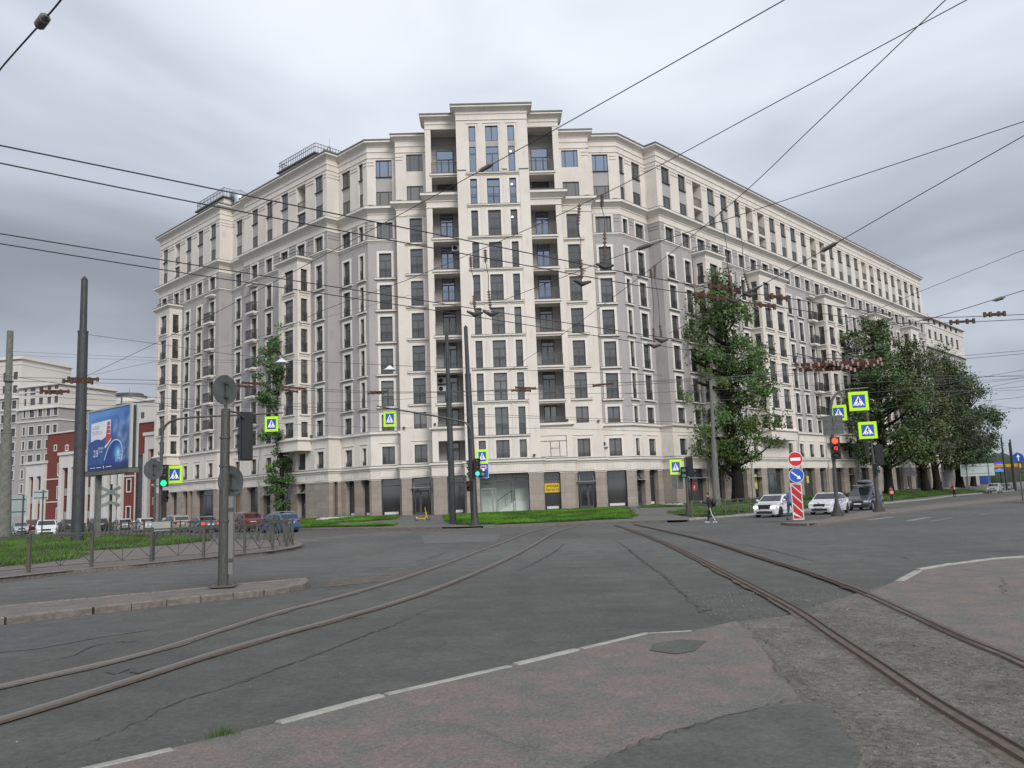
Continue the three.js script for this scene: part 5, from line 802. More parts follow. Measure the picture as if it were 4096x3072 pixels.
makeCar('mpv', 'beige people carrier between the grey and the white saloons', [0.30, 0.29, 0.25], -33.38, 80.5, hL, { group: 'cars queueing along the wall', rough: 0.35 });
makeCar('sedan', 'white saloon car passing behind the traffic light with the green lamp', [0.62, 0.64, 0.66], -39.84, 88, hL, { group: 'cars queueing along the wall' });
makeCar('hatch', 'silver hatchback in the queue in front of the red brick school', [0.32, 0.34, 0.36], -46.15, 96, hL, { group: 'cars queueing along the wall' });
makeCar('suv', 'black sport utility car seen beside the white billboard post', [0.02, 0.021, 0.024], -52.54, 103, hL, { group: 'cars queueing along the wall' });
makeCar('suv', 'dark grey sport utility car seen just past the big blue-grey post', [0.045, 0.047, 0.05], -61.74, 113, hL, { group: 'cars queueing along the wall' });
makeCar('suv', 'white crossover facing the crossing behind the far fence', [0.66, 0.68, 0.70], -46.38, 81, [0.50, -0.86], { group: 'cars coming towards the crossing', rim: CM.rimdark, mirror: true });
makeCar('hatch', 'pale grey car at the edge of the view beside the concrete pole', [0.24, 0.26, 0.28], -63.49, 105, [0.6, -0.8], { group: 'cars coming towards the crossing' });
makeCar('van', 'dark maroon van behind the white crossover', [0.09, 0.012, 0.016], -72, 122, hL, { name: 'van', cat: 'van' });
makeCar('suv', 'silver crossover coming up the street beside the verge', [0.36, 0.35, 0.34], 81.98, 141, hR, { group: 'cars coming up the far street' });
makeCar('sedan', 'dark saloon following the silver crossover up the street', [0.05, 0.055, 0.065], 98.52, 165, hR, { group: 'cars coming up the far street' });
makeCar('suv', 'black car cut off by the edge of the view, driving away', [0.012, 0.013, 0.016], 42.4, 66.5, hT, {});
[[128, 205, [0.6, 0.6, 0.62], 'van', 'white van parked far up the street'], [150, 226, [0.55, 0.55, 0.56], 'sedan', 'pale car in the first row of far traffic'], [160, 238, [0.06, 0.06, 0.07], 'sedan', 'dark car amid the far traffic'], [178, 262, [0.6, 0.6, 0.6], 'van', 'white minibus amid the far traffic'], [190, 276, [0.3, 0.3, 0.32], 'wagon', 'grey estate car amid the far traffic'], [208, 300, [0.62, 0.62, 0.62], 'suv', 'white crossover in the last row of far traffic'], [118, 178, [0.5, 0.5, 0.52], 'mpv', 'pale people carrier parked by the far verge']].forEach(([x, d, c, ty, l]) => makeCar(ty, l, c, x, d, hR, { group: 'far traffic', lit: hash2(x, d) > 0.6 }));
// yellow hire scooter
{
  const t = thing('kick_scooter', 'yellow electric kick scooter parked on the pavement near a shop door', 'scooter', [-7.94, bz(-7.94, 69), -69], -0.06); const y = std([0.62, 0.42, 0.015], 0.4), w = std([0.6, 0.6, 0.58], 0.4);
  const d = new MB(); d.tube([[-0.46, 0.24, 0], [-0.36, 0.15, 0], [0.14, 0.15, 0], [0.27, 0.22, 0], [0.33, 0.36, 0]], [0.04, 0.05, 0.055, 0.05, 0.045], 8); d.box(-0.36, 0.16, 0.13, 0.19, -0.09, 0.09); mesh('deck', d, y, t); const f = new MB(); f.tube([[-0.56, 0.25, 0], [-0.5, 0.27, 0], [-0.4, 0.2, 0]], [0.03, 0.05, 0.04], 6); mesh('mudguard', f, w, t);
  const s = new MB(); s.tube([[0.44, 0.14, 0], [0.36, 0.36, 0], [0.22, 1.12, 0]], [0.03, 0.045, 0.032], 8); s.tube([[0.32, 0.42, 0], [0.28, 0.7, 0]], [0.06, 0.045], 8); mesh('stem', s, y, t); const h = new MB(); h.tube([[0.2, 1.14, -0.28], [0.22, 1.15, 0], [0.2, 1.14, 0.28]], 0.022, 6); h.box(0.17, 0.27, 1.1, 1.19, -0.05, 0.05); mesh('handlebar', h, CM.black, t);
  for (const x of [-0.5, 0.46]) { const m = new MB(); m.add(new THREE.TorusGeometry(0.105, 0.032, 8, 20)); const k = mesh('wheel', m, CM.tyre, t); k.position.set(x, 0.137, 0); const r = new MB(); r.cyl([0, 0, -0.03], [0, 0, 0.03], 0.06, 0.06, 10); mesh('hub', r, CM.rim, k); }
  const st = new MB(); st.cyl([0.2, 0.15, 0.06], [0.26, 0.0, 0.16], 0.014, 0.014, 5); mesh('kickstand', st, w, t);
}
// ---------- street furniture ----------
const S = {};
S.galv = std([0.30, 0.31, 0.31], 0.5, { metalness: 0.45, map: uvm(concTex, 0.7) }); S.pole = std([0.135, 0.15, 0.178], 0.55, { map: uvm(concTex, 1.6) }); S.conc = std([0.5, 0.52, 0.50], 0.9, { map: uvm(concTex, 1.3), bumpMap: uvm(stuccoBump, 0.5), bumpScale: 0.008 }); S.fence = std([0.33, 0.33, 0.31], 0.55, { metalness: 0.3, map: uvm(concTex, 0.5) });
S.black = std([0.014, 0.015, 0.017], 0.42); S.back = std([0.33, 0.36, 0.38], 0.5, { metalness: 0.3, map: uvm(concTex, 1.1) }); S.white = std([0.62, 0.64, 0.63], 0.5);
S.lens = std([0.03, 0.03, 0.031], 0.2); S.green = std([0.05, 0.4, 0.22], 0.3, { emissive: lin(0.0, 0.95, 0.34), emissiveIntensity: 1.0 }); S.teal = std([0.05, 0.4, 0.34], 0.3, { emissive: lin(0.03, 0.55, 0.46), emissiveIntensity: 0.8 }); S.redlit = std([0.5, 0.05, 0.03], 0.3, { emissive: lin(1, 0.09, 0.035), emissiveIntensity: 1.15 }); S.dullred = std([0.3, 0.03, 0.03], 0.2); S.dullgreen = std([0.16, 0.3, 0.26], 0.25);
const walkTex = canvas(512, 576, (x, w, h) => { // pedestrian crossing sign: blue square, white triangle, walker
  x.fillStyle = '#c4f400'; x.fillRect(0, 0, w, h); x.strokeStyle = '#a8d800'; x.lineWidth = 6; x.strokeRect(5, 5, w - 10, h - 10);
  x.fillStyle = '#1c4fb4'; x.fillRect(82, 96, 348, 392); x.fillStyle = '#f4f6f8'; x.beginPath(); x.moveTo(256, 128); x.lineTo(408, 424); x.lineTo(104, 424); x.closePath(); x.fill();
  x.fillStyle = '#0c0d12'; x.beginPath(); x.arc(262, 208, 19, 0, 7); x.fill(); x.strokeStyle = '#0c0d12'; x.lineCap = 'round'; x.lineJoin = 'round';
  const L = (pts, lw) => { x.lineWidth = lw; x.beginPath(); x.moveTo(...pts[0]); for (const p of pts.slice(1)) x.lineTo(...p); x.stroke(); };
  L([[254, 244], [250, 318]], 34); L([[254, 312], [226, 360], [196, 398]], 18); L([[256, 316], [282, 352], [296, 400]], 18); L([[242, 240], [216, 276], [212, 306]], 12); L([[266, 242], [296, 262], [306, 290]], 12);
  for (const q of [[140, 400, 30], [248, 398, 30], [344, 398, 34]]) { x.save(); x.translate(q[0] + 8, q[1]); x.transform(1, 0, -0.35, 1, 0, 0); x.fillRect(-6, -4, q[2], 26); x.restore(); }
});
const faceMat = (t, r = 0.45) => new THREE.MeshStandardMaterial({ map: t, roughness: r, side: THREE.DoubleSide });
S.walk = faceMat(walkTex); S.edge = std([0.42, 0.72, 0.0], 0.5);
function face(w, h) { return new THREE.PlaneGeometry(w, h); }
function walkSign(label, x, y, d, w, h, turn, dy = 0) { // board in a clamp, centred on x, y
  const t = thing('crosswalk_sign', label, 'traffic sign', [x, y, -d], turn, 'pedestrian crossing signs'); const m = new MB(); m.box(-w / 2, w / 2, -h / 2, h / 2, -0.012, 0.008); mesh('board', m, S.edge, t); const f = mesh('printed_face', face(w - 0.01, h - 0.01), S.walk, t); f.position.z = 0.012;
  const b = new MB(); for (const q of [-0.28, 0.28]) b.box(-w * 0.42, w * 0.42, q * h - 0.02, q * h + 0.02, -0.05, -0.012); mesh('clamp_rail', b, S.galv, t); return t;
}
function disc(label, x, y, d, r, turn, mat, { back = false, name = 'round_sign' } = {}) {
  const t = thing(name, label, 'traffic sign', [x, y, -d], turn); const m = new MB(); m.cyl([0, 0, -0.012], [0, 0, 0.006], r, r, 40); mesh('disc', m, S.back, t);
  if (mat) { const f = mesh('printed_face', new THREE.CircleGeometry(r - 0.004, 40), mat, t); f.position.z = back ? -0.016 : 0.011; if (back) f.rotation.y = Math.PI; }
  const b = new MB(); b.box(-0.02, 0.02, -r * 0.55, r * 0.55, back ? 0.006 : -0.05, back ? 0.045 : -0.012); for (const q of [-0.35, 0.35]) b.box(-0.06, 0.06, q * r * 1.3 - 0.02, q * r * 1.3 + 0.02, back ? 0.045 : -0.075, back ? 0.08 : -0.05); mesh('bracket', b, S.galv, t); return t;
}
// traffic light head: lens radius r, list of lens materials from the top
function head(label, x, y, d, r, lens, turn, { seenBack = false, name = 'traffic_light', wide = 1.28, arrows } = {}) {
  const t = thing(name, label, 'traffic light', [x, y, -d], turn); const H = lens.length * r * 2.35, W = r * 2 * wide, m = new MB();
  m.box(-W / 2, W / 2, -H / 2, H / 2, -0.16, 0); m.box(-W / 2 + 0.02, W / 2 - 0.02, -H / 2 + 0.02, H / 2 - 0.02, -0.19, -0.16); for (let i = 1; i < lens.length; i++) m.box(-W / 2 - 0.004, W / 2 + 0.004, H / 2 - i * r * 2.35 - 0.008, H / 2 - i * r * 2.35 + 0.008, -0.162, 0.002); mesh('housing', m, S.black, t);
  lens.forEach((q, i) => { const yy = H / 2 - (i + 0.5) * r * 2.35; const l = new MB(); l.add(new THREE.SphereGeometry(r, 20, 8, 0, Math.PI * 2, 0, 0.7), new THREE.Matrix4().makeRotationX(Math.PI / 2)); const o = mesh('lens', l, q, t); o.position.set(0, yy, -r * 0.76 + 0.006); o.scale.set(1.5, 1.5, 1); const v = new MB(); const n = 14; for (let k = 0; k < n; k++) { const a0 = -0.35 + k / n * (Math.PI + 0.7), a1 = -0.35 + (k + 1) / n * (Math.PI + 0.7), z = 0.16, e = (a, z, rr) => [Math.cos(a) * rr, yy + Math.sin(a) * rr, z]; v.quad(e(a0, 0, r * 1.06), e(a1, 0, r * 1.06), e(a1, z * (0.35 + 0.65 * Math.sin(Math.max(0, Math.min(Math.PI, a1)))), r * 1.03), e(a0, z * (0.35 + 0.65 * Math.sin(Math.max(0, Math.min(Math.PI, a0)))), r * 1.03)); } mesh('visor', v, S.black, t); });
  return t;
}
const baseCone = (m, x, y, d, r, h, r2, sides = 8) => { m.cyl([x, y, -d], [x, y + 0.16, -d], r, r, sides); m.cyl([x, y + 0.16, -d], [x, y + h, -d], r * 0.78, r2, sides); };
// post with a bent arm; pts relative world points
function mast(label, base, shaft, arm, r, foot) {
  const t = thing('signal_mast', label, 'mast', [base[0], base[1], -base[2]]); const q = (p) => [p[0] - base[0], p[1] - base[1], -(p[2] - base[2])]; const m = new MB(); m.tube(shaft.map(q), shaft.map((_, i) => mix(r, r * 0.72, i / (shaft.length - 1))), 12); mesh('post', m, S.galv, t);
  if (foot) { const f = new MB(); baseCone(f, 0, 0, 0, foot, 0.75, r * 1.15); mesh('base', f, S.galv, t); }
  if (arm) { const a = new MB(); const c = new THREE.CatmullRomCurve3(arm.map((p) => new THREE.Vector3(...q(p)))).getPoints(24).map((v) => [v.x, v.y, v.z]); a.tube(c, c.map((_, i) => mix(r * 0.72, r * 0.42, i / 24)), 10); mesh('arm', a, S.galv, t); }
  return t;
}
// tall tapered catenary posts
function bigPost(label, x, y, d, h, r0, r1, mat, { step, sides = 12, lean = 0, bands = [], name = 'catenary_post', cap = true } = {}) {
  const t = thing(name, label, 'post', [x, y, -d]); const m = new MB(); if (step) { m.tube([[0, 0, 0], [lean * step / h, step, 0]], [r0, r1 * 1.38], sides); m.tube([[lean * step / h, step, 0], [lean, h, 0]], [r1 * 1.02, r1 * 0.9], sides); const k = new MB(); k.cyl([lean * step / h, step - 0.06, 0], [lean * step / h, step + 0.06, 0], r1 * 1.5, r1 * 1.5, sides); mesh('collar', k, mat, t); } else m.tube([[0, 0, 0], [lean, h, 0]], [r0, r1], sides);
  mesh('shaft', m, mat, t); if (cap) { const c = new MB(); c.cyl([lean, h, 0], [lean, h + r1 * 1.2, 0], r1 * 0.98, 0.02, sides); mesh('cap', c, mat, t); }
  for (const b of bands) { const k = new MB(); const rr = mix(r0, r1, b / h) + 0.02; k.cyl([lean * b / h, b - 0.05, 0], [lean * b / h, b + 0.05, 0], rr, rr, sides); mesh('band', k, S.galv, t); }
  return t;
}
bigPost('tall blue-grey steel post with a thinner top standing before the billboard', -28.54, -0.3, 53.41, 17.5, 0.385, 0.225, S.pole, { step: 13.9, lean: -0.1, bands: [6.2, 8.6, 11.2] });
bigPost('weathered concrete post standing in the grass at the edge of the view', -40.85, -0.39, 65.41, 17, 0.56, 0.27, S.conc, { step: 8.6, lean: -0.2, bands: [12.8], sides: 16, cap: false });
bigPost('blue-grey steel post at the corner of the lawn, the shorter of the pair', -4.73, -0.27, 60.55, 14.1, 0.25, 0.15, S.pole, { step: 9.3, lean: -0.08, bands: [3.4, 6] });
bigPost('blue-grey steel post rising behind the signal mast, the taller of the pair', -3.12, -0.25, 60.35, 14.6, 0.27, 0.16, S.pole, { step: 11, lean: -0.22, bands: [4.5, 6.3] });
bigPost('grey concrete post standing in the verge before the broad tree', 18.62, -0.13, 76.6, 11.9, 0.37, 0.16, S.conc, { lean: 0.25, step: 6.2, cap: false, sides: 16 });
// ---- post with the round signs on the near island ----
{
  const t = thing('sign_post', 'galvanised steel post on a bolted plate on the kerbed island', 'post', [-6.17, 0.0, -17.3]); const m = new MB(); m.tube([[0, 0, 0], [0.005, 1.9, 0], [0.02, 3.72, 0]], [0.108, 0.1, 0.092], 16); m.tube([[0.02, 3.7, 0], [0.02, 4.45, 0]], 0.035, 10); mesh('shaft', m, S.galv, t); const f = new MB(); f.box(-0.26, 0.26, 0.0, 0.025, -0.2, 0.2); f.hex([[-0.2, 0.025, 0.01], [0.2, 0.025, 0.01], [0.1, 0.13, 0.01], [-0.1, 0.13, 0.01], [-0.2, 0.025, -0.01], [0.2, 0.025, -0.01], [0.1, 0.13, -0.01], [-0.1, 0.13, -0.01]]); mesh('base_plate', f, std([0.1, 0.09, 0.085], 0.7), t);
  for (const [x, z] of [[-0.21, -0.15], [0.21, -0.15], [-0.21, 0.15], [0.21, 0.15]]) { const b = new MB(); b.cyl([x, 0.02, z], [x, 0.07, z], 0.02, 0.02, 6); mesh('bolt', b, S.galv, t); } for (const y of [3.1, 2.5, 1.35]) { const b = new MB(); b.cyl([0.01, y - 0.02, 0], [0.01, y + 0.02, 0], 0.115, 0.115, 16); mesh('band', b, S.galv, t); }
  const a = new MB(); a.tube([[0.02, 3.68, 0], [0.3, 3.62, 0], [0.42, 3.5, 0]], 0.02, 6); a.tube([[0.06, 2.9, 0], [0.08, 2.35, -0.03], [0.12, 1.95, -0.02], [0.3, 1.98, 0]], 0.012, 6); mesh('cable', a, S.black, t);
  const c = new MB(); c.box(0.1, 0.2, 0.25, 1.86, -0.09, 0.02); mesh('cable_channel', c, std([0.2, 0.2, 0.19], 0.6, { metalness: 0.2 }), t); for (const y of [1.55, 0.5]) { const b = new MB(); b.box(0.1, 0.215, y, y + 0.07, 0.02, 0.035); mesh('clip', b, S.galv, t); }
  disc('grey back of a round sign on top of the post on the kerbed island', -6.15, 4.12, 17.25, 0.322, 1.05, null, { back: true }); disc('grey back of a round sign lower down the post on the kerbed island', -6.06, 2.17, 17.4, 0.33, 1.03, null, { back: true });
  const h = head('black traffic light seen from its back on the post of the kerbed island', -5.83, 3.13, 17.55, 0.145, [S.lens, S.lens, S.lens], Math.PI + 0.62, { wide: 0.92 }); h.scale.set(1, 1.02, 1);
}
// ---- mast with the green light on the fenced island ----
mast('galvanised signal mast with an arm reaching over the road from the fenced island', [-22.98, -0.29, 52.96], [[-22.98, -0.29, 52.96], [-23.0, 5.6, 52.96], [-22.95, 6.7, 52.96]], [[-22.95, 6.65, 52.96], [-22.75, 7.05, 52.96], [-22.3, 7.35, 52.96], [-21.6, 7.47, 52.96], [-18, 7.54, 52.96], [-15.07, 7.58, 52.96]], 0.12, 0.4);
walkSign('yellow edged crossing sign hanging from the long arm by the thin poplar', -15.79, 6.86, 52.85, 0.9, 1.0, -0.06); walkSign('yellow edged crossing sign beside the lit green lamp', -22.04, 3.82, 52.8, 1.02, 1.14, -0.05);
head('traffic light showing a bright green lamp', -22.66, 3.76, 52.6, 0.2, [S.lens, S.lens, S.green], 0.12); head('small pedestrian light under the green lamp, turned away', -22.5, 2.45, 52.6, 0.16, [S.lens, S.lens], 1.2, { name: 'pedestrian_light' });
{ const t = thing('sign_post', 'thin post at the fence carrying a round sign seen from the back', 'post', [-12.63, -0.1, -28.62]); const m = new MB(); m.cyl([0, 0, 0], [0, 3.5, 0], 0.04, 0.04, 10); mesh('shaft', m, S.galv, t); disc('grey back of a round sign on the thin post at the fence', -12.64, 3.02, 28.5, 0.36, 0.95, null, { back: true });
  const p = thing('information_plate', 'grey information plate low on the thin post at the fence', 'traffic sign', [-12.4, 1.05, -28.55], 0.1); const q = new MB(); q.box(-0.26, 0.36, -0.16, 0.16, -0.01, 0.01); mesh('plate', q, std([0.3, 0.33, 0.32], 0.5), p); const b = new MB(); b.box(0.2, 0.28, 0.02, 0.1, 0.01, 0.014); mesh('yellow_reflector', b, std([0.6, 0.36, 0.02], 0.5), p); }
// ---- mast in the middle ----
mast('galvanised signal mast at the corner of the lawn with a curved arm over the road', [-2.9, -0.31, 56.4], [[-2.9, -0.31, 56.4], [-2.91, 4.95, 56.4]], [[-2.91, 4.9, 56.4], [-2.93, 5.8, 56.4], [-3.02, 6.4, 56.4], [-3.35, 6.78, 56.4], [-4.1, 7.02, 56.4], [-6.5, 7.55, 56.4], [-9.51, 8.18, 56.4]], 0.125, 0.42);
walkSign('yellow edged crossing sign hanging from the curved arm', -8.59, 7.24, 56.3, 0.86, 1.1, 0.1); walkSign('yellow edged crossing sign on the signal mast in front of the apartment building', -2.25, 4.39, 56.35, 0.8, 0.98, 0.12);
head('traffic light with a green lamp on the mast by the lawn', -2.6, 3.64, 56.1, 0.175, [S.lens, S.lens, S.teal], 0.28); head('single section with a green arrow beside the mast by the lawn', -2.24, 3.2, 56.1, 0.15, [S.dullgreen], 0.2, { name: 'traffic_light_section' }); head('black traffic light turned aside on the mast by the lawn', -3.2, 3.54, 56.2, 0.17, [S.lens, S.lens, S.lens], -1.35, { wide: 1.6 }); head('pedestrian light with a dull red lamp on the mast by the lawn', -3.22, 2.38, 56.2, 0.15, [S.dullred, S.lens], -0.55, { name: 'pedestrian_light' });
{ const tx = canvas(256, 360, (x, w, h) => { x.fillStyle = '#1b4fb0'; x.fillRect(0, 0, w, h); x.strokeStyle = '#e8ecf2'; x.lineWidth = 8; x.strokeRect(8, 8, w - 16, h - 16); x.fillStyle = '#f0f2f4'; x.fillRect(104, 120, 48, 210); x.fillRect(56, 56, 144, 74); x.fillStyle = '#c01822'; x.fillRect(70, 70, 116, 46); });
  const t = thing('dead_end_sign', 'blue dead end sign with a red bar under the crossing sign', 'traffic sign', [-2.2, 3.4, -56.35], 0.12); const m = new MB(); m.box(-0.37, 0.37, -0.52, 0.52, -0.012, 0.006); mesh('board', m, S.back, t); const f = mesh('printed_face', face(0.73, 1.03), faceMat(tx), t); f.position.z = 0.011; }
// ---- small mast by the corner kerb ----
{ const t = thing('signal_mast', 'short signal post at the corner where the dark dressed walker crosses', 'mast', [12.25, -0.32, -58.9]); const m = new MB(); m.cyl([0, 0, 0], [0.02, 4.2, 0], 0.1, 0.09, 12); mesh('post', m, S.galv, t); const f = new MB(); baseCone(f, 0, 0, 0, 0.3, 0.85, 0.13); mesh('base', f, S.galv, t);
  walkSign('yellow edged crossing sign at the corner before the stone shop fronts', 11.56, 3.22, 58.9, 0.9, 1.08, 0.16); head('pedestrian light with dull green lamps at the corner post', 12.05, 2.8, 58.6, 0.17, [S.dullgreen, S.dullgreen], -0.5, { name: 'pedestrian_light' }); head('black traffic light seen from behind at the corner post', 12.56, 3.24, 58.95, 0.19, [S.lens, S.lens, S.lens], Math.PI - 0.3, { wide: 1.35 });
  const p = thing('information_plate', 'plain grey plates under the crossing sign at the corner', 'traffic sign', [11.62, 2.15, -58.95], 0.1); const q = new MB(); q.box(-0.4, -0.02, -0.5, 0.5, -0.01, 0.01).box(0.02, 0.4, -0.5, 0.5, -0.01, 0.01); mesh('plate', q, S.back, p); }
// ---- striped board with its two round signs ----
{
  const noE = canvas(512, 512, (x, w) => { x.fillStyle = '#e9ecee'; x.fillRect(0, 0, w, w); x.fillStyle = '#c2242c'; x.beginPath(); x.arc(256, 256, 240, 0, 7); x.fill(); x.fillStyle = '#f2f3f3'; x.fillRect(86, 208, 340, 104); });
  const arr = canvas(512, 512, (x, w) => { x.fillStyle = '#e9ecee'; x.fillRect(0, 0, w, w); x.fillStyle = '#1f55b5'; x.beginPath(); x.arc(256, 256, 240, 0, 7); x.fill(); x.strokeStyle = '#f2f3f3'; x.fillStyle = '#f2f3f3'; x.lineWidth = 44; x.beginPath(); x.moveTo(96, 130); x.lineTo(330, 330); x.stroke(); x.beginPath(); x.moveTo(398, 392); x.lineTo(364, 262); x.lineTo(258, 372); x.closePath(); x.fill(); });
  disc('red no entry sign on top of the striped board', 14.8, 2.97, 43.15, 0.39, -0.12, faceMat(noE)); disc('blue keep right sign with a white arrow over the striped board', 14.78, 2.12, 43.15, 0.39, -0.12, faceMat(arr));
  const t = thing('hazard_board', 'tall board of red and white slanting stripes at the tip of the island', 'traffic sign', [14.73, -0.22, -43.2], -0.12); const m = new MB(); m.box(-0.28, 0.28, 0.03, 1.95, -0.07, 0.0); m.cyl([0.02, 1.9, -0.05], [0.06, 3.2, -0.06], 0.03, 0.03, 8); mesh('board', m, S.white, t); const st = new MB(); const w = 0.24, sl = 0.5;
  for (let k = 0; k < 4; k++) { const y0 = 0.12 + k * 0.485, c = (y) => Math.min(1.9, Math.max(0.09, y)); st.quadN([-w, c(y0 + sl * 0.48 + 0.1), 0.004], [w, c(y0 - 0.14), 0.004], [w, c(y0 + 0.26), 0.004], [-w, c(y0 + sl * 0.48 + 0.5), 0.004], [0, 0, 1]); if (k === 0) st.quadN([-w, 0.09, 0.004], [w * 0.9, 0.09, 0.004], [-w, 0.3, 0.004], [-w, 0.3, 0.004], [0, 0, 1]); } mesh('stripe_field', st, std([0.42, 0.018, 0.022], 0.45), t);
}
// ---- mast with the red light ----
mast('signal mast with the lit red lamp on the island, its arm bent over the road', [18.49, -0.25, 47.63], [[18.49, -0.25, 47.63], [18.55, 2.5, 47.63], [18.66, 6.1, 47.62]], [[18.66, 6.05, 47.62], [18.78, 6.45, 47.62], [19.05, 6.82, 47.6], [19.5, 7.02, 47.6], [20.2, 7.08, 47.6], [20.95, 7.12, 47.6]], 0.115, 0.38);
{ const h = head('traffic light showing a red lamp with a counter below it', 18.62, 3.64, 47.35, 0.185, [S.redlit, S.lens, S.lens], -0.24, { wide: 1.45 }); const n = new MB(), sg = (x0, x1, y0, y1) => n.box(x0, x1, y0, y1, 0.07, 0.085); sg(-0.075, -0.055, -0.1, 0.1); sg(0.0, 0.02, -0.1, 0.1); sg(0.08, 0.1, -0.1, 0.1); sg(0, 0.1, 0.085, 0.105); sg(0, 0.1, -0.105, -0.085); mesh('counter_digits', n, std([0.5, 0.02, 0.02], 0.4, { emissive: lin(1, 0.05, 0.04), emissiveIntensity: 1.3 }), h); }
{ const p = thing('information_plate', 'two plain grey plates seen from behind over the red light', 'traffic sign', [18.63, 4.99, -47.45], -0.2); const q = new MB(); q.box(-1.08, -0.03, -1.06, 1.04, -0.01, 0.01).box(0.03, 1.06, -1.02, 1.06, -0.01, 0.01); p.scale.set(1, 1, 1); mesh('plate', q, S.back, p); p.scale.setScalar(0.53); const r = new MB(); for (const y of [0.45, -0.45]) r.box(-0.95, 0.95, y - 0.02, y + 0.02, 0.01, 0.04); mesh('stiffener', r, S.galv, p); }
walkSign('yellow edged crossing sign half hidden behind the grey plates', 19.19, 5.73, 47.85, 0.9, 0.93, -0.2); walkSign('largest yellow edged crossing sign, hung from the bent arm beside the trees', 20.30, 6.35, 47.55, 1.1, 1.13, -0.2);
mast('plain signal mast farther along the island without a lit lamp', [23.43, -0.3, 53.44], [[23.43, -0.3, 53.44], [23.4, 3, 53.44], [23.25, 6.4, 53.4]], null, 0.125, 0.4);
walkSign('yellow edged crossing sign low on the farther island mast', 23.11, 4.97, 53.15, 1.15, 1.12, -0.2); head('black traffic light seen from behind on the farther island mast', 23.85, 3.35, 53.5, 0.19, [S.lens, S.lens, S.lens], Math.PI - 0.3, { wide: 1.3 }); head('black traffic light seen edge on beside the farther island mast', 23.1, 3.75, 53.3, 0.17, [S.lens, S.lens, S.lens], 1.5, { wide: 1.0 }); head('pedestrian light with dull green lamps on the farther island mast', 23.5, 2.4, 53.15, 0.16, [S.dullgreen, S.dullgreen], 0.9, { name: 'pedestrian_light' });
{ const ar = canvas(256, 256, (x, w) => { x.fillStyle = '#1c4a9e'; x.fillRect(0, 0, w, w); x.strokeStyle = x.fillStyle = '#eef0f2'; x.lineWidth = 22; x.beginPath(); x.moveTo(128, 216); x.lineTo(128, 100); x.stroke(); x.beginPath(); x.moveTo(128, 36); x.lineTo(174, 112); x.lineTo(82, 112); x.closePath(); x.fill(); }); disc('blue straight ahead sign on a thin post near the edge of the view', 42.98, 3.18, 69.9, 0.4, -0.5, faceMat(ar)); const t = thing('sign_post', 'thin post under the blue straight ahead sign', 'post', [43.0, -0.43, -70]); const m = new MB(); m.cyl([0, 0, 0], [0, 3.6, 0], 0.05, 0.05, 8); mesh('shaft', m, S.galv, t); }
{ const t = thing('warning_sign', 'grey back of a triangular sign on a thin post in the verge', 'traffic sign', [52.36, -0.53, -108.75], -0.5); const m = new MB(); m.cyl([0, 0, 0], [0, 4.3, 0], 0.05, 0.05, 8); mesh('shaft', m, S.galv, t); const s = new THREE.Shape(); s.moveTo(-0.85, 2.7); s.lineTo(0.85, 2.7); s.lineTo(0, 4.2); s.closePath(); const g = new THREE.ExtrudeGeometry(s, { depth: 0.02, bevelEnabled: false }); g.translate(0, 0, 0.06); mesh('plate', g, S.back, t); }
// railway crossing sign and road plates seen from behind
{ const t = thing('railway_cross_sign', 'white cross shaped railway sign seen from the back behind the big post', 'traffic sign', [-30.66, -0.45, -62]); const m = new MB(); m.cyl([0, 0, 0], [0, 4.1, 0], 0.09, 0.08, 10); mesh('shaft', m, S.galv, t); const c = new MB(); for (const [y, s] of [[3.5, 1], [3.5, -1], [2.75, 1], [2.75, -1]]) c.bar([0, y, 0.09 + s * 0.012], [s * 0.72, y + (y > 3 ? 0.35 : -0.28), 0.09 + s * 0.012], 0.02, 0.24); c.bar([-0.72, 3.15, 0.1], [0, 3.5, 0.1], 0.02, 0.24); c.bar([0.72, 3.15, 0.13], [0, 3.5, 0.13], 0.02, 0.24); mesh('cross', c, std([0.5, 0.55, 0.5], 0.6), t); const y = new MB(); y.box(0.42, 0.6, 2.95, 3.07, 0.145, 0.155).box(0.42, 0.6, 2.42, 2.54, 0.125, 0.135); mesh('yellow_reflector', y, std([0.6, 0.33, 0.02], 0.5), t); }
{ const plate = (label, x, y, d, w, h, leg) => { const t = thing('road_sign_back', label, 'traffic sign', [x, y, -d]); const q = new MB(); q.box(-w / 2, w / 2, -h / 2, h / 2, -0.02, 0.02); mesh('plate', q, std([0.40, 0.46, 0.45], 0.6), t); const m = new MB(); for (const lx of leg) m.cyl([lx, -y + gy(x, d), 0.07], [lx, h / 2, 0.07], 0.06, 0.06, 8); for (const e of [-0.3, 0.3]) m.box(-w * 0.45, w * 0.45, e * h - 0.03, e * h + 0.03, 0.02, 0.05); mesh('shaft', m, S.galv, t); };
  plate('large pale grey road sign seen from the back behind the concrete post', -42.6, 2.4, 70, 1.55, 1.75, [0.5]); plate('smaller grey road sign seen from the back next to the larger one', -42.4, 3.3, 73, 1.3, 0.85, [0.25]); plate('wide dark road sign seen from behind beyond the last tree', 84.5, 3.0, 150, 6.2, 2.2, [-2, 2]); }
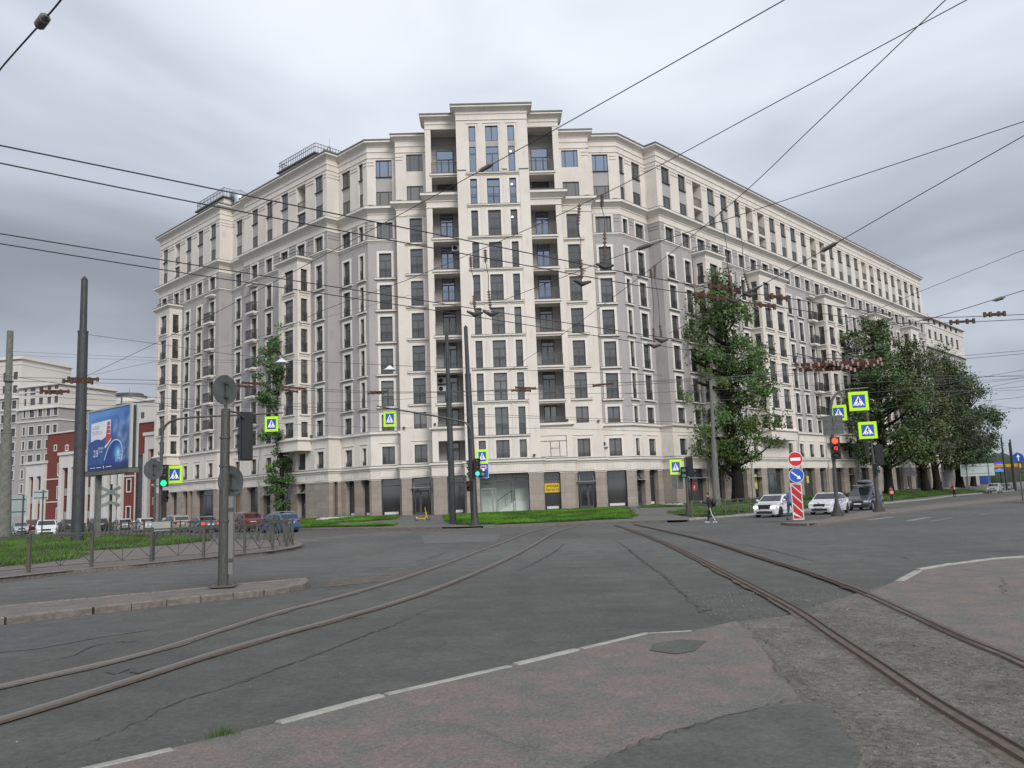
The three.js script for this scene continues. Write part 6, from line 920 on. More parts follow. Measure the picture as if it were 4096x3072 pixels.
// billboard
{
  const art = canvas(1024, 760, (x, w, h) => {
    const g = x.createLinearGradient(0, 0, w * 0.3, h); g.addColorStop(0, '#6f9fd8'); g.addColorStop(0.3, '#5d92d6'); g.addColorStop(0.6, '#2f5ea8'); g.addColorStop(1, '#122a6c'); x.fillStyle = g; x.fillRect(0, 0, w, h);
    const rr = (() => { let s = 7; return () => (s = (s * 16807) % 2147483647) / 2147483647; })();
    for (let i = 0; i < 90; i++) { const cx = 640 + rr() * 400, cy = 120 + rr() * 560, r = 30 + rr() * 70, q = x.createRadialGradient(cx, cy, 0, cx, cy, r); q.addColorStop(0, 'rgba(214,230,246,0.20)'); q.addColorStop(1, 'rgba(214,230,246,0)'); x.fillStyle = q; x.fillRect(cx - r, cy - r, 2 * r, 2 * r); }
    x.fillStyle = '#e6edf5'; x.beginPath(); x.moveTo(70, 150); x.lineTo(560, 130); x.lineTo(560, 330); x.lineTo(420, 350); x.lineTo(300, 400); x.lineTo(70, 380); x.closePath(); x.fill();
    x.fillStyle = '#2b4f93'; x.beginPath(); x.moveTo(0, 420); x.quadraticCurveTo(200, 330, 330, 380); x.quadraticCurveTo(470, 330, 560, 450); x.lineTo(560, 700); x.lineTo(0, 700); x.closePath(); x.fill(); x.fillStyle = 'rgba(150,185,230,0.5)'; for (let i = 0; i < 60; i++) { x.beginPath(); x.arc(rr() * 560, 420 + rr() * 250, 3 + rr() * 16, 0, 7); x.globalAlpha = 0.15 + rr() * 0.3; x.fill(); } x.globalAlpha = 1;
    x.strokeStyle = '#27467e'; x.lineWidth = 5; x.strokeRect(60, 120, 690, 380);
    x.fillStyle = '#17398a'; x.beginPath(); x.moveTo(420, 690); x.quadraticCurveTo(520, 380, 720, 400); x.quadraticCurveTo(880, 430, 830, 690); x.closePath(); x.fill(); const q = x.createRadialGradient(760, 560, 10, 760, 560, 190); q.addColorStop(0, '#bfe0f4'); q.addColorStop(0.35, '#3f8fd0'); q.addColorStop(1, 'rgba(20,60,140,0)'); x.fillStyle = q; x.fillRect(560, 380, 320, 300); x.strokeStyle = 'rgba(225,238,250,0.85)'; x.lineWidth = 16; x.beginPath(); x.moveTo(430, 640); x.quadraticCurveTo(540, 380, 720, 400); x.quadraticCurveTo(890, 430, 850, 660); x.stroke();
    x.fillStyle = '#f0f6fb'; for (let i = 0; i < 120; i++) { x.globalAlpha = 0.3 + rr() * 0.6; x.beginPath(); x.arc(700 + rr() * 150, 590 + rr() * 90, 1 + rr() * 6, 0, 7); x.fill(); } x.globalAlpha = 1;
    x.fillStyle = '#c23a2e'; for (let k = 0; k < 5; k++) { x.beginPath(); const y = 160 + k * 52, a = 470 - k * 9, b = 545 + k * 6; x.moveTo(a + 10, y); x.quadraticCurveTo((a + b) / 2, y - 20, b - 8, y + 2); x.lineTo(b, y + 42); x.quadraticCurveTo((a + b) / 2, y + 30, a, y + 48); x.closePath(); x.fill(); } x.fillStyle = '#e9edf2'; x.beginPath(); x.moveTo(420, 470); x.lineTo(600, 360); x.lineTo(570, 400); x.lineTo(440, 490); x.closePath(); x.fill();
    x.fillStyle = '#b5463f'; x.font = '64px serif'; x.fillText('АЛЫЕ', 96, 232); x.fillText('ПАРУСА', 96, 300); x.fillStyle = '#f2f5f8'; x.font = '40px serif'; x.fillText('ИЮНЯ', 262, 496); x.fillText('22:00', 272, 540); x.font = '120px serif'; x.fillText('28', 136, 584);
    x.fillStyle = '#132f74'; x.fillRect(0, 690, 700, 70); x.fillStyle = '#c9d6ea'; for (const [a, l] of [[70, 130], [230, 120], [470, 140]]) x.fillRect(a, 718, l, 10); x.fillRect(400, 706, 22, 34); x.fillStyle = '#2f4f8e'; for (let i = 0; i < 26; i++) x.fillRect(150 + i * 22, 92, 15, 10);
  });
  const t = thing('billboard', 'large billboard with a blue sea poster and red sails on a white post', 'billboard', [-29.0, 0, -58], -0.68); const W = 6.4, H0 = 4.55, H1 = 8.9; const m = new MB(); m.box(-W / 2, W / 2, H0, H1, -0.5, 0); m.box(-W / 2 - 0.14, W / 2 + 0.14, H0 - 0.06, H0 + 0.02, -0.55, 0.1); mesh('case', m, std([0.05, 0.04, 0.04], 0.7), t);
  const fr = new MB(); fr.box(-W / 2 - 0.12, -W / 2, H0, H1 + 0.12, -0.52, 0.06).box(W / 2, W / 2 + 0.18, H0, H1 + 0.12, -0.12, 0.06).box(-W / 2, W / 2, H1, H1 + 0.12, -0.52, 0.06).box(W / 2, W / 2 + 0.14, H0, H1 + 0.12, -0.54, -0.4); mesh('frame', fr, std([0.42, 0.44, 0.42], 0.6), t); const g = new MB(); g.box(-W / 2 - 0.3, W / 2 + 0.35, H0 - 0.34, H0 - 0.06, -0.5, 0.22); mesh('service_ledge', g, std([0.40, 0.43, 0.41], 0.7, { map: uvm(concTex, 1.5) }), t);
  const f = mesh('poster', face(W - 0.02, H1 - H0 - 0.04), faceMat(art, 0.35), t); f.position.set(0, (H0 + H1) / 2, 0.012); const p = new MB(); p.box(-1.95, -1.6, gy(-30, 58) - 0.1, H0 - 0.3, -0.35, -0.02); mesh('post', p, std([0.52, 0.55, 0.53], 0.6, { map: uvm(concTex, 1.5) }), t);
  const l = new MB(); l.cyl([1.2, H1 + 0.1, -0.3], [1.2, H1 + 0.95, -0.3], 0.05, 0.05, 8); l.bar([0.3, H1 + 0.95, -0.3], [2.2, H1 + 0.9, -0.3], 0.07); mesh('floodlight_bracket', l, S.galv, t);
}
// rental board in the shop window
{ const tx = canvas(512, 300, (x, w, h) => { x.fillStyle = '#d7b622'; x.fillRect(0, 0, w, h); x.strokeStyle = '#2a2410'; x.lineWidth = 8; x.strokeRect(6, 6, w - 12, h - 12); x.fillStyle = '#16120a'; x.textAlign = 'center'; x.font = 'bold 98px sans-serif'; x.fillText('АРЕНДА', w / 2, 128); x.font = 'bold 92px sans-serif'; x.fillText('942-10-14', w / 2, 244); });
  const v = worldOf(SG.P2.pt(2.12, 2.08, -0.4)); const t = thing('rental_board', 'yellow board with black lettering hung in a shop window', 'sign', [v.x, v.y, v.z], 1.64 * DEG); const m = new MB(); m.box(-0.75, 0.75, -0.46, 0.46, -0.02, 0); mesh('board', m, std([0.5, 0.36, 0.03], 0.5), t); const f = mesh('printed_face', face(1.49, 0.91), faceMat(tx, 0.5), t); f.position.z = 0.005; }
const poster = (label, s, a, h, w, hh, col, o = -0.45) => { const v = worldOf(s.pt(a, h, o)); const t = thing('window_poster', label, 'poster', [v.x, v.y, v.z], rotOf(s) + 1.64 * DEG); const m = new MB(); m.box(-w / 2, w / 2, -hh / 2, hh / 2, -0.01, 0.004); mesh('sheet', m, std(col, 0.5), t); const b = new MB(); b.box(-w * 0.36, w * 0.36, hh * 0.33, hh * 0.42, 0.004, 0.008).box(-w * 0.3, w * 0.3, hh * 0.14, hh * 0.2, 0.004, 0.008).box(-w * 0.14, w * 0.14, -hh * 0.3, -hh * 0.08, 0.004, 0.008); mesh('lettering', b, std([0.62, 0.6, 0.58], 0.6), t); };
poster('red poster on the shop door behind the corner post', SG.C2, 4.1, 1.9, 0.7, 1.35, [0.5, 0.03, 0.03], -0.42); poster('red poster at the corner of the wall beside the shop door', SG.C2, 2.35, 1.85, 0.4, 1.4, [0.5, 0.03, 0.03], -0.42); poster('tall yellow poster on the shop door behind the broad tree', SG.C2, 17.8, 2.0, 0.75, 1.7, [0.55, 0.43, 0.03], -0.42); poster('small yellow poster in a shop window above the white saloon', SG.C2, 32.2, 2.1, 0.7, 0.9, [0.55, 0.45, 0.03]); poster('narrow red banner beside the shop window above the dark van', SG.C2, 45.3, 1.9, 0.5, 2.0, [0.55, 0.03, 0.03], -0.42);
// fence of posts and crossed braces round the island
function fence(label, pts, seg, h, hf, lift, group) {
  const t = thing('pedestrian_fence', label, 'fence', [0, 0, 0], 0, group); const L = lenOf(pts), n = Math.max(1, Math.round(L / seg)); const at = (s) => { let r = s * L; for (let i = 0; i < pts.length - 1; i++) { const a = pts[i], b = pts[i + 1], l = Math.hypot(b[0] - a[0], b[1] - a[1]); if (r <= l + 1e-6 || i === pts.length - 2) { const k = r / l; return [mix(a[0], b[0], k), mix(a[1], b[1], k)]; } r -= l; } };
  const P = (q, y) => [q[0], hf(...q) + lift + y, -q[1]];
  for (let i = 0; i <= n; i++) { const q = at(i / n); const m = new MB(); m.bar(P(q, -0.05), P(q, h), 0.085); m.bar(P(q, h), P(q, h + 0.02), 0.1); mesh('post', m, S.fence, t); }
  for (let i = 0; i < n; i++) { const a = at(i / n), b = at((i + 1) / n), c = at((i + 0.5) / n), lo = 0.12, hi = h - 0.12, mid = (lo + hi) / 2; const r = new MB(); r.bar(P(a, h - 0.05), P(b, h - 0.05), 0.05); mesh('top_rail', r, S.fence, t); const u = new MB(); u.bar(P(a, hi), P(b, hi), 0.022).bar(P(a, lo), P(b, lo), 0.022).bar(P(c, lo), P(c, hi), 0.018); mesh('frame_rod', u, S.fence, t); const e = at((i + 0.25) / n), g = at((i + 0.75) / n); const w = new MB(); w.bar(P(a, lo), P(c, hi), 0.02).bar(P(c, hi), P(b, lo), 0.02).bar(P(a, hi), P(c, lo), 0.02).bar(P(c, lo), P(b, hi), 0.02); w.bar(P(e, mid - 0.04), P(e, mid + 0.04), 0.05, 0.02).bar(P(g, mid - 0.04), P(g, mid + 0.04), 0.05, 0.02); mesh('cross_brace', w, S.fence, t); }
}
const fenceH = 1.12;
fence('grey metal fence of crossed braces along the near kerb of the island', [[-18.2, 17.6], [-16.4, 21.2], [-14.84, 24.2], [-13.9, 26.0], [-12.5, 27.8], [-11.21, 29.6], [-10.33, 31.4], [-9.87, 33.1], [-9.86, 35.2], [-10.18, 37.4], [-10.9, 39]], 2.0, fenceH, gy, 0.12, 'fences round the grassy island');
fence('grey metal fence of crossed braces along the far side of the island', [[-11.3, 39.9], [-13.6, 43.2], [-18.5, 49.9], [-23.4, 56.1], [-27.2, 60.6], [-31, 65.2], [-38, 73], [-46, 81.5]], 2.1, fenceH, gy, 0.12, 'fences round the grassy island');
fence('low metal fence in the verge behind the dark dressed walker', [[11.9, 55.9], [14.6, 58.3], [17.3, 61.4], [20.8, 65.2], [24, 69]], 2.0, 1.15, bz, 0.0);
fence('metal fence in front of the red brick school', [[-29.5, 97], [-42, 110], [-58, 125], [-74, 138]], 3.0, 1.9, (x, d) => -0.5, 0);
// white sheets lying at the foot of the wall
{ const sl = (label, x, d, y, l, w, a) => { const t = thing('white_slab', label, 'slab', [x, y, -d], a); const m = new MB(); m.box(-l / 2, l / 2, 0, 0.12, -w / 2, w / 2); m.box(-l / 2 + 0.3, l / 2 - 0.2, 0.12, 0.2, -w / 2 + 0.1, w / 2); mesh('sheet', m, B.white, t); for (const k of [-0.3, 0.05, 0.3]) { const h = new MB(); h.box(l * k - 0.06, l * k + 0.06, 0.2, 0.32, -0.06, 0.06); mesh('lifting_eye', h, S.galv, t); } };
  sl('long white slab lying on the grass by the boarded up window', -17.4, 79.9, 0.02, 4.0, 1.1, 0.72); sl('short white slab lying on the grass by the corner shop', 15.4, 81.6, 0.02, 2.4, 1.0, -0.8); }
// ---------- trees ----------
const mBark = std([0.085, 0.075, 0.06], 0.95, { map: uvm(dirtTex, 0.9), bumpMap: uvm(stuccoBump, 0.4), bumpScale: 0.03 });
const mTwig = std([0.13, 0.115, 0.1], 0.95);
const leafMat = new THREE.MeshStandardMaterial({ vertexColors: true, roughness: 0.62, side: THREE.DoubleSide });
// prof: [height, reach to one side, reach to the other]; the crown is made of clumps of leaves carried by limbs
function makeTree(name, label, [x, y, d], prof, o = {}) {
  const t = thing(name, label, 'tree', [x, y, -d], 0, o.group); const H = prof[prof.length - 1][0], ax = o.axis ?? (() => 0);
  const prf = (h) => { for (let i = 0; i < prof.length - 1; i++) if (h >= prof[i][0] && h <= prof[i + 1][0]) { const k = (h - prof[i][0]) / (prof[i + 1][0] - prof[i][0]); return [mix(prof[i][1], prof[i + 1][1], k), mix(prof[i][2], prof[i + 1][2], k)]; } return [0, 0]; };
  const tr = new MB(), r0 = o.r0 ?? 0.5, trunk = []; const n = 14; for (let i = 0; i <= n; i++) { const h = H * 0.94 * i / n; trunk.push([ax(h) + Math.sin(h * 0.5) * 0.12, h - (i ? 0 : 0.3), Math.cos(h * 0.37) * 0.12 - 0.12]); }
  tr.tube(trunk, trunk.map((_, i) => Math.max(0.03, r0 * (i === 0 ? 1.35 : 1) * Math.pow(1 - i / (n + 1), 0.85))), 10);
  const at = (h) => { const k = Math.min(n - 0.001, Math.max(0, h / (H * 0.94) * n)), i = Math.floor(k), f = k - i; return trunk[i].map((v, j) => mix(v, trunk[i + 1][j], f)); };
  const P = [], N = [], C = []; const h0 = prof[0][0], clumps = []; let guard = 0;
  const nc = o.clumps ?? 120;
  while (clumps.length < nc && guard++ < 9000) { const h = RR(h0, H), [a, b] = prf(h); if (R() > (a + b) / (o.maxw ?? 12)) continue; const th = R() * 6.283, rad = Math.pow(R(), 0.55), c = Math.cos(th), s = Math.sin(th); clumps.push([ax(h) + c * rad * (c < 0 ? a : b), h + RR(-0.3, 0.3), s * rad * (a + b) / 2, rad]); }
  clumps.forEach((c, i) => { if (i % (o.limbEvery ?? 2)) return; const hb = Math.max(1.2, c[1] - RR(0.6, 2.4) - 0.25 * Math.hypot(c[0] - ax(c[1]), c[2])), q = at(hb), m = [mix(q[0], c[0], 0.5) + RR(-0.3, 0.3), mix(q[1], c[1], 0.42), mix(q[2], c[2], 0.5)]; const rr = 0.045 + 0.018 * Math.hypot(c[0] - q[0], c[2] - q[2]); tr.tube([q, m, [c[0], c[1], c[2]]], [rr * 1.5, rr, 0.02], 6, false); });
  mesh('trunk', tr, mBark, t);
  const bare = o.bare ?? 0; const tw = new MB(); const per = Math.round((o.leaves ?? 20000) / nc), base = o.col ?? [0.052, 0.092, 0.022], sz = o.size ?? 0.32;
  for (const c of clumps) {
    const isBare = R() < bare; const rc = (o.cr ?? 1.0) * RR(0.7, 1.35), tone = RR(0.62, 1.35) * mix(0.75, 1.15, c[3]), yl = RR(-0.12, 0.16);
    if (isBare || R() < bare * 0.4) { for (let k = 0; k < 10; k++) { const e = [c[0] + RR(-1, 1) * rc * 1.6, c[1] + RR(-0.2, 1.6) * rc * 1.2, c[2] + RR(-1, 1) * rc * 1.6], m = [mix(c[0], e[0], 0.5) + RR(-0.2, 0.2), mix(c[1], e[1], 0.4), mix(c[2], e[2], 0.5)]; tw.tube([[c[0], c[1], c[2]], m, e], [0.03, 0.02, 0.008], 4, false); for (let j = 0; j < 3; j++) tw.tube([m, [m[0] + RR(-0.6, 0.6), m[1] + RR(0, 0.7), m[2] + RR(-0.6, 0.6)]], [0.014, 0.006], 3, false); } if (isBare) continue; }
    for (let k = 0; k < per; k++) {
      const g = () => (R() + R() + R() - 1.5) * 0.95; const px = c[0] + g() * rc, py = c[1] + g() * rc * 0.72, pz = c[2] + g() * rc; const s = sz * 0.8 * RR(0.6, 1.25);
      const a = R() * 6.283, b = Math.acos(RR(-1, 1)), ux = Math.sin(b) * Math.cos(a), uy = Math.cos(b), uz = Math.sin(b) * Math.sin(a); let vx = RR(-1, 1), vy = RR(-1, 1), vz = RR(-1, 1); const dt = vx * ux + vy * uy + vz * uz; vx -= dt * ux; vy -= dt * uy; vz -= dt * uz; const l = Math.hypot(vx, vy, vz) || 1; vx /= l; vy /= l; vz /= l;
      const nx = uy * vz - uz * vy, ny = uz * vx - ux * vz, nz = ux * vy - uy * vx, w = 0.36; const A = [px - ux * s / 2, py - uy * s / 2, pz - uz * s / 2], B = [px + vx * s * w, py + vy * s * w, pz + vz * s * w], D = [px + ux * s / 2, py + uy * s / 2, pz + uz * s / 2], E = [px - vx * s * w, py - vy * s * w, pz - vz * s * w];
      P.push(...A, ...B, ...D, ...A, ...D, ...E); const bn = [-nx, -ny, -nz]; for (let q = 0; q < 6; q++) N.push(...bn); const tt = tone * RR(0.7, 1.3), col = [base[0] * 1.35 * tt * (1 + yl), base[1] * 1.35 * tt, base[2] * 1.35 * tt * (1 - yl)]; for (let q = 0; q < 6; q++) C.push(...col);
    }
  }
  const g = new THREE.BufferGeometry(); g.setAttribute('position', new THREE.Float32BufferAttribute(P, 3)); g.setAttribute('normal', new THREE.Float32BufferAttribute(N, 3)); g.setAttribute('color', new THREE.Float32BufferAttribute(C, 3)); mesh('crown', g, leafMat, t); if (!tw.empty) mesh('twigs', tw, mTwig, t); return t;
}
makeTree('poplar_tree', 'thin ragged poplar rising behind the blue estate car', [-24.7, 0.03, 86.0], [[0.9, 0.8, 0.8], [2.9, 1.6, 1.3], [4.8, 1.5, 1.4], [6.2, 1.0, 0.7], [7.5, 1.5, 0.7], [9.5, 2.4, 0.6], [11.4, 0.8, 0.5], [12.8, 2.6, 0.4], [14.7, 2.4, 1.6], [16.1, 2.4, 2.3], [18, 2.1, 1.5], [19.3, 2.2, 1.7], [20.8, 0.3, 0.3]], { r0: 0.3, clumps: 92, leaves: 13000, cr: 0.62, size: 0.3, maxw: 4.6, col: [0.05, 0.10, 0.028], limbEvery: 3 });
makeTree('oak_tree', 'broad leafy tree with a thick trunk standing in the verge behind the concrete post', [23.3, -0.02, 86.7], [[3.6, 0.8, 2.6], [4.9, 2.7, 4.9], [7.2, 5.6, 4.9], [10.7, 6.3, 4.9], [12.4, 5.6, 4.0], [14.2, 6.3, 3.7], [17.1, 6.5, 3.9], [19.5, 4.6, 2.8], [22, 4.0, 2.4], [25.2, 0.5, 0.6]], { r0: 0.58, clumps: 150, leaves: 27000, cr: 1.1, size: 0.36, maxw: 12, col: [0.056, 0.098, 0.024] });
makeTree('street_tree', 'tall dense tree behind the dark van, its trunk in the verge', [51.6, -0.27, 113.8], [[3.8, 2.2, 2.6], [6.2, 5.0, 5.2], [9, 6.6, 5.8], [12.2, 7.2, 5.4], [17.5, 6.6, 4.8], [21.3, 5.8, 2.9], [23, 3.0, 2.0], [25, 0.5, 0.8]], { r0: 0.6, clumps: 165, leaves: 30000, cr: 1.25, size: 0.42, maxw: 12.6, col: [0.042, 0.072, 0.022], bare: 0.04, group: 'street trees' });
makeTree('street_tree', 'dark leaning tree, second along the verge after the dense one', [64.7, -0.29, 129.7], [[4.5, 2.6, 2.6], [8, 5.4, 4.6], [14, 5.6, 5.0], [20, 4.4, 4.0], [25.2, 1.0, 0.8]], { r0: 0.62, clumps: 110, leaves: 17000, cr: 1.4, size: 0.46, maxw: 11, col: [0.046, 0.07, 0.024], bare: 0.16, axis: (h) => -0.09 * h * (1 - h / 60) + 0.0, group: 'street trees' });
makeTree('street_tree', 'half bare tree with brownish twigs in the middle of the row', [69.8, -0.26, 136.1], [[5, 2.6, 3], [9, 5, 4.6], [15, 5.4, 5.0], [20, 4.0, 4], [25, 0.8, 0.8]], { r0: 0.62, clumps: 95, leaves: 11000, cr: 1.35, size: 0.44, maxw: 11, col: [0.07, 0.078, 0.034], bare: 0.5, axis: (h) => -0.05 * h, group: 'street trees' });
makeTree('street_tree', 'tree with dead upper branches and one long limb reaching over the street', [82.6, -0.1, 153], [[4, 3, 4.4], [6.3, 4.6, 6.4], [9.5, 5.2, 7.2], [11.8, 4.7, 8.6], [13.2, 4.6, 8.2], [17, 3.9, 5.4], [22, 2.6, 2.6], [27, 0.5, 0.6]], { r0: 0.66, clumps: 150, leaves: 24000, cr: 1.5, size: 0.52, maxw: 13, col: [0.04, 0.068, 0.024], bare: 0.2, group: 'street trees' });
makeTree('street_tree', 'last tree of the row before the dark road sign', [91.0, -0.08, 163.6], [[4, 2.5, 2.5], [8, 4.6, 4.6], [14, 4.8, 5.2], [20, 2.6, 3.4], [23, 0.6, 0.6]], { r0: 0.5, clumps: 80, leaves: 11000, cr: 1.5, size: 0.55, maxw: 10, col: [0.034, 0.062, 0.02], bare: 0.15, axis: (h) => 0.06 * h, group: 'street trees' });
[[215, 330, 'far round tree at the end of the street, the nearer of two'], [262, 380, 'far round tree at the end of the street, behind the other'], [236, 345, 'far low tree at the end of the street']].forEach(([x, d, l], i) => makeTree('far_tree', l, [x, gy(x, d), d], [[1.5, 5, 5], [6, 8, 8], [11, 6, 6], [15 - i * 2, 1, 1]], { r0: 0.4, clumps: 50, leaves: 4000, cr: 2.4, size: 1.1, maxw: 14, col: [0.035, 0.055, 0.03], group: 'far trees' }));
// ivy and suckers round some trunks
// ---------- people ----------
const mSkin = new THREE.MeshStandardMaterial({ vertexColors: true, roughness: 0.8, side: THREE.DoubleSide });
// bones: [from, to, r0, r1, colour]; walks along +x, y up
function bodyMesh(bones, name, parent) {
  const n = 76, S = 1.02, oy = 0.92, mc = new MarchingCubes(n, mSkin, false, false, 120000); mc.isolation = 0; const f = mc.field;
  const dist = (p, b) => { const [A, B, r0, r1] = b, ab = [B[0] - A[0], B[1] - A[1], B[2] - A[2]], ap = [p[0] - A[0], p[1] - A[1], p[2] - A[2]], l2 = ab[0] ** 2 + ab[1] ** 2 + ab[2] ** 2 || 1e-9, t = Math.max(0, Math.min(1, (ap[0] * ab[0] + ap[1] * ab[1] + ap[2] * ab[2]) / l2)); const sq = b[5] ?? 1; return Math.hypot(ap[0] - ab[0] * t, ap[1] - ab[1] * t, (ap[2] - ab[2] * t) / sq) - mix(r0, r1, t); };
  for (let k = 0; k < n; k++) for (let j = 0; j < n; j++) for (let i = 0; i < n; i++) {
    const p = [(i / n * 2 - 1) * S, (j / n * 2 - 1) * S + oy, (k / n * 2 - 1) * S]; if (Math.abs(p[2]) > 0.5 || Math.abs(p[0]) > 0.75) { f[k * n * n + j * n + i] = -0.5; continue; } let d = 1; for (const b of bones) { const e = dist(p, b), h = Math.max(0, 0.035 - Math.abs(d - e)) / 0.035; d = Math.min(d, e) - h * h * 0.035 * 0.25; } f[k * n * n + j * n + i] = -d;
  }
  mc.update(); const c = mc.count ?? mc.positionArray.length / 3, P = [], N = [], C = [];
  for (let i = 0; i < c; i++) { const p = [mc.positionArray[3 * i] * S, mc.positionArray[3 * i + 1] * S + oy, mc.positionArray[3 * i + 2] * S]; P.push(...p); N.push(mc.normalArray[3 * i], mc.normalArray[3 * i + 1], mc.normalArray[3 * i + 2]); let m = 9, col = [0.5, 0.5, 0.5]; for (const b of bones) { const e = dist(p, b); if (e < m) { m = e; col = b[4]; } } C.push(...col); }
  const g = new THREE.BufferGeometry(); g.setAttribute('position', new THREE.Float32BufferAttribute(P, 3)); g.setAttribute('normal', new THREE.Float32BufferAttribute(N, 3)); g.setAttribute('color', new THREE.Float32BufferAttribute(C, 3)); return mesh(name, g, mSkin, parent);
}
function person(label, x, y, d, turn, { h = 1.76, skin = [0.42, 0.25, 0.18], hair = [0.05, 0.03, 0.02], top = [0.02, 0.022, 0.03], leg = [0.015, 0.017, 0.025], shoe = [0.02, 0.02, 0.02], stride = 0.28, lean = 0.04, arms = [[0.12, 0.3], [-0.1, 0.1]], bald, vest, group, sleeve, stripe } = {}) {
  const t = thing('person', label, 'person', [x, y, -d], turn, group); const sl = sleeve ?? top;
  const hip = [0, 0.92, 0], ch = [lean * 0.7, 1.3, 0], nk = [lean, 1.47, 0], hd = [lean + 0.03, 1.63, 0], B = [];
  B.push([[hd[0], hd[1] - 0.02, 0], [hd[0] + 0.005, hd[1] + 0.05, 0], 0.082, 0.09, skin, 0.88], [[hd[0] + 0.05, hd[1] - 0.07, 0], [hd[0] + 0.06, hd[1] - 0.05, 0], 0.05, 0.05, skin], [[hd[0] + 0.095, hd[1] - 0.005, 0], [hd[0] + 0.1, hd[1] - 0.02, 0], 0.014, 0.018, skin], [nk, [hd[0] - 0.01, hd[1] - 0.06, 0], 0.055, 0.055, skin]);
  B.push([hip, ch, 0.135, 0.15, top, 1.25], [ch, [nk[0], nk[1] - 0.06, 0], 0.15, 0.09, top, 1.35]); const H = [];
  [[1, 0], [-1, 1]].forEach(([s, i]) => { const sh = [nk[0] - 0.01, 1.41, s * 0.17], [up, fo] = arms[i], el = [sh[0] + Math.sin(up) * 0.29, sh[1] - Math.cos(up) * 0.29, s * 0.22], wr = [el[0] + Math.sin(up + fo) * 0.25, el[1] - Math.cos(up + fo) * 0.25, s * 0.2]; B.push([sh, el, 0.062, 0.05, sl], [el, wr, 0.05, 0.038, sl]); H.push([wr, up + fo, s]); });
  [[1, 1], [-1, -1]].forEach(([s, k]) => { const hp = [hip[0], 0.9, s * 0.09], f = k * stride, kn = [hip[0] + f * 0.55 + 0.03, 0.5, s * 0.095], an = [hip[0] + f - (k < 0 ? 0.06 : 0), k < 0 && stride > 0.2 ? 0.14 : 0.09, s * 0.09]; B.push([hp, kn, 0.095, 0.062, leg], [kn, an, 0.062, 0.042, leg]); B.push([[an[0] - 0.04, an[1] - 0.045, an[2]], [an[0] + 0.15, an[1] - 0.055 - (k < 0 && stride > 0.2 ? 0.03 : 0), an[2]], 0.042, 0.036, shoe]); });
  bodyMesh(B, 'body', t);
  const hm = new MB(); for (const [w, a, s] of H) { const dx = Math.sin(a), dy = -Math.cos(a), e = (l, off, z) => [w[0] + dx * l - dy * off, w[1] + dy * l + dx * off, w[2] + z]; hm.tube([e(-0.01, 0, 0), e(0.04, 0, 0), e(0.085, 0.01, 0)], [0.028, 0.034, 0.03], 8); [[-0.026, 0.07], [-0.009, 0.085], [0.009, 0.08], [0.026, 0.062]].forEach(([z, l]) => hm.tube([e(0.075, 0.008, z), e(0.075 + l * 0.55, 0.018, z), e(0.075 + l * 0.9, 0.04, z)], [0.01, 0.009, 0.007], 5)); hm.tube([e(0.02, 0.028, 0), e(0.055, 0.052, 0), e(0.085, 0.055, 0)], [0.013, 0.011, 0.009], 5); } mesh('hands', hm, std(skin, 0.7), t);
  const hr = new MB(); hr.add(new THREE.SphereGeometry(1, 18, 12, 0, Math.PI * 2, 0, bald ? 1.0 : 1.75), new THREE.Matrix4().makeRotationZ(bald ? 0.9 : 0.55).premultiply(new THREE.Matrix4().makeScale(0.108, bald ? 0.1 : 0.112, 0.096)).setPosition(hd[0] - 0.012, hd[1] + 0.04, 0)); mesh('hair', hr, std(hair, 0.9), t);
  const ft = new MB(); for (const s of [-1, 1]) { ft.add(new THREE.SphereGeometry(0.011, 8, 6), new THREE.Matrix4().setPosition(hd[0] + 0.083, hd[1] + 0.018, s * 0.033)); } mesh('eyes', ft, std([0.02, 0.02, 0.02], 0.3), t); const mo = new MB(); mo.box(hd[0] + 0.096, hd[0] + 0.104, hd[1] - 0.062, hd[1] - 0.054, -0.022, 0.022); mesh('mouth', mo, std([0.2, 0.07, 0.06], 0.6), t); const er = new MB(); for (const s of [-1, 1]) er.add(new THREE.SphereGeometry(1, 8, 6), new THREE.Matrix4().makeScale(0.02, 0.03, 0.01).setPosition(hd[0], hd[1] + 0.01, s * 0.084)); mesh('ears', er, std(skin, 0.7), t);
  if (vest) { const v = new MB(), n = 20; for (const [y0, y1, a0, a1] of [[0.9, 1.18, 0.16, 0.168], [1.18, 1.4, 0.168, 0.13]]) for (let k = 0; k < n; k++) { const p = k / n * 6.283, q = (k + 1) / n * 6.283, e = (a, yy, r) => [lean * (yy - 0.9) / 0.55 + Math.cos(a) * r, yy, Math.sin(a) * r * 1.32]; v.quad(e(p, y0, a0), e(q, y0, a0), e(q, y1, a1), e(p, y1, a1)); } for (const s of [-1, 1]) v.bar([lean * 0.8, 1.4, s * 0.13], [lean, 1.5, s * 0.08], 0.17, 0.07); mesh('orange_vest', v, std([0.85, 0.13, 0.025], 0.6), t); const b = new MB(); for (const y of [1.02, 1.2]) for (let k = 0; k < n; k++) { const p = k / n * 6.283, q = (k + 1) / n * 6.283, e = (a, yy) => [lean * (yy - 0.9) / 0.55 + Math.cos(a) * 0.172, yy, Math.sin(a) * 0.172 * 1.32]; b.quad(e(p, y), e(q, y), e(q, y + 0.05), e(p, y + 0.05)); } mesh('reflective_band', b, std([0.55, 0.55, 0.4], 0.4), t); }
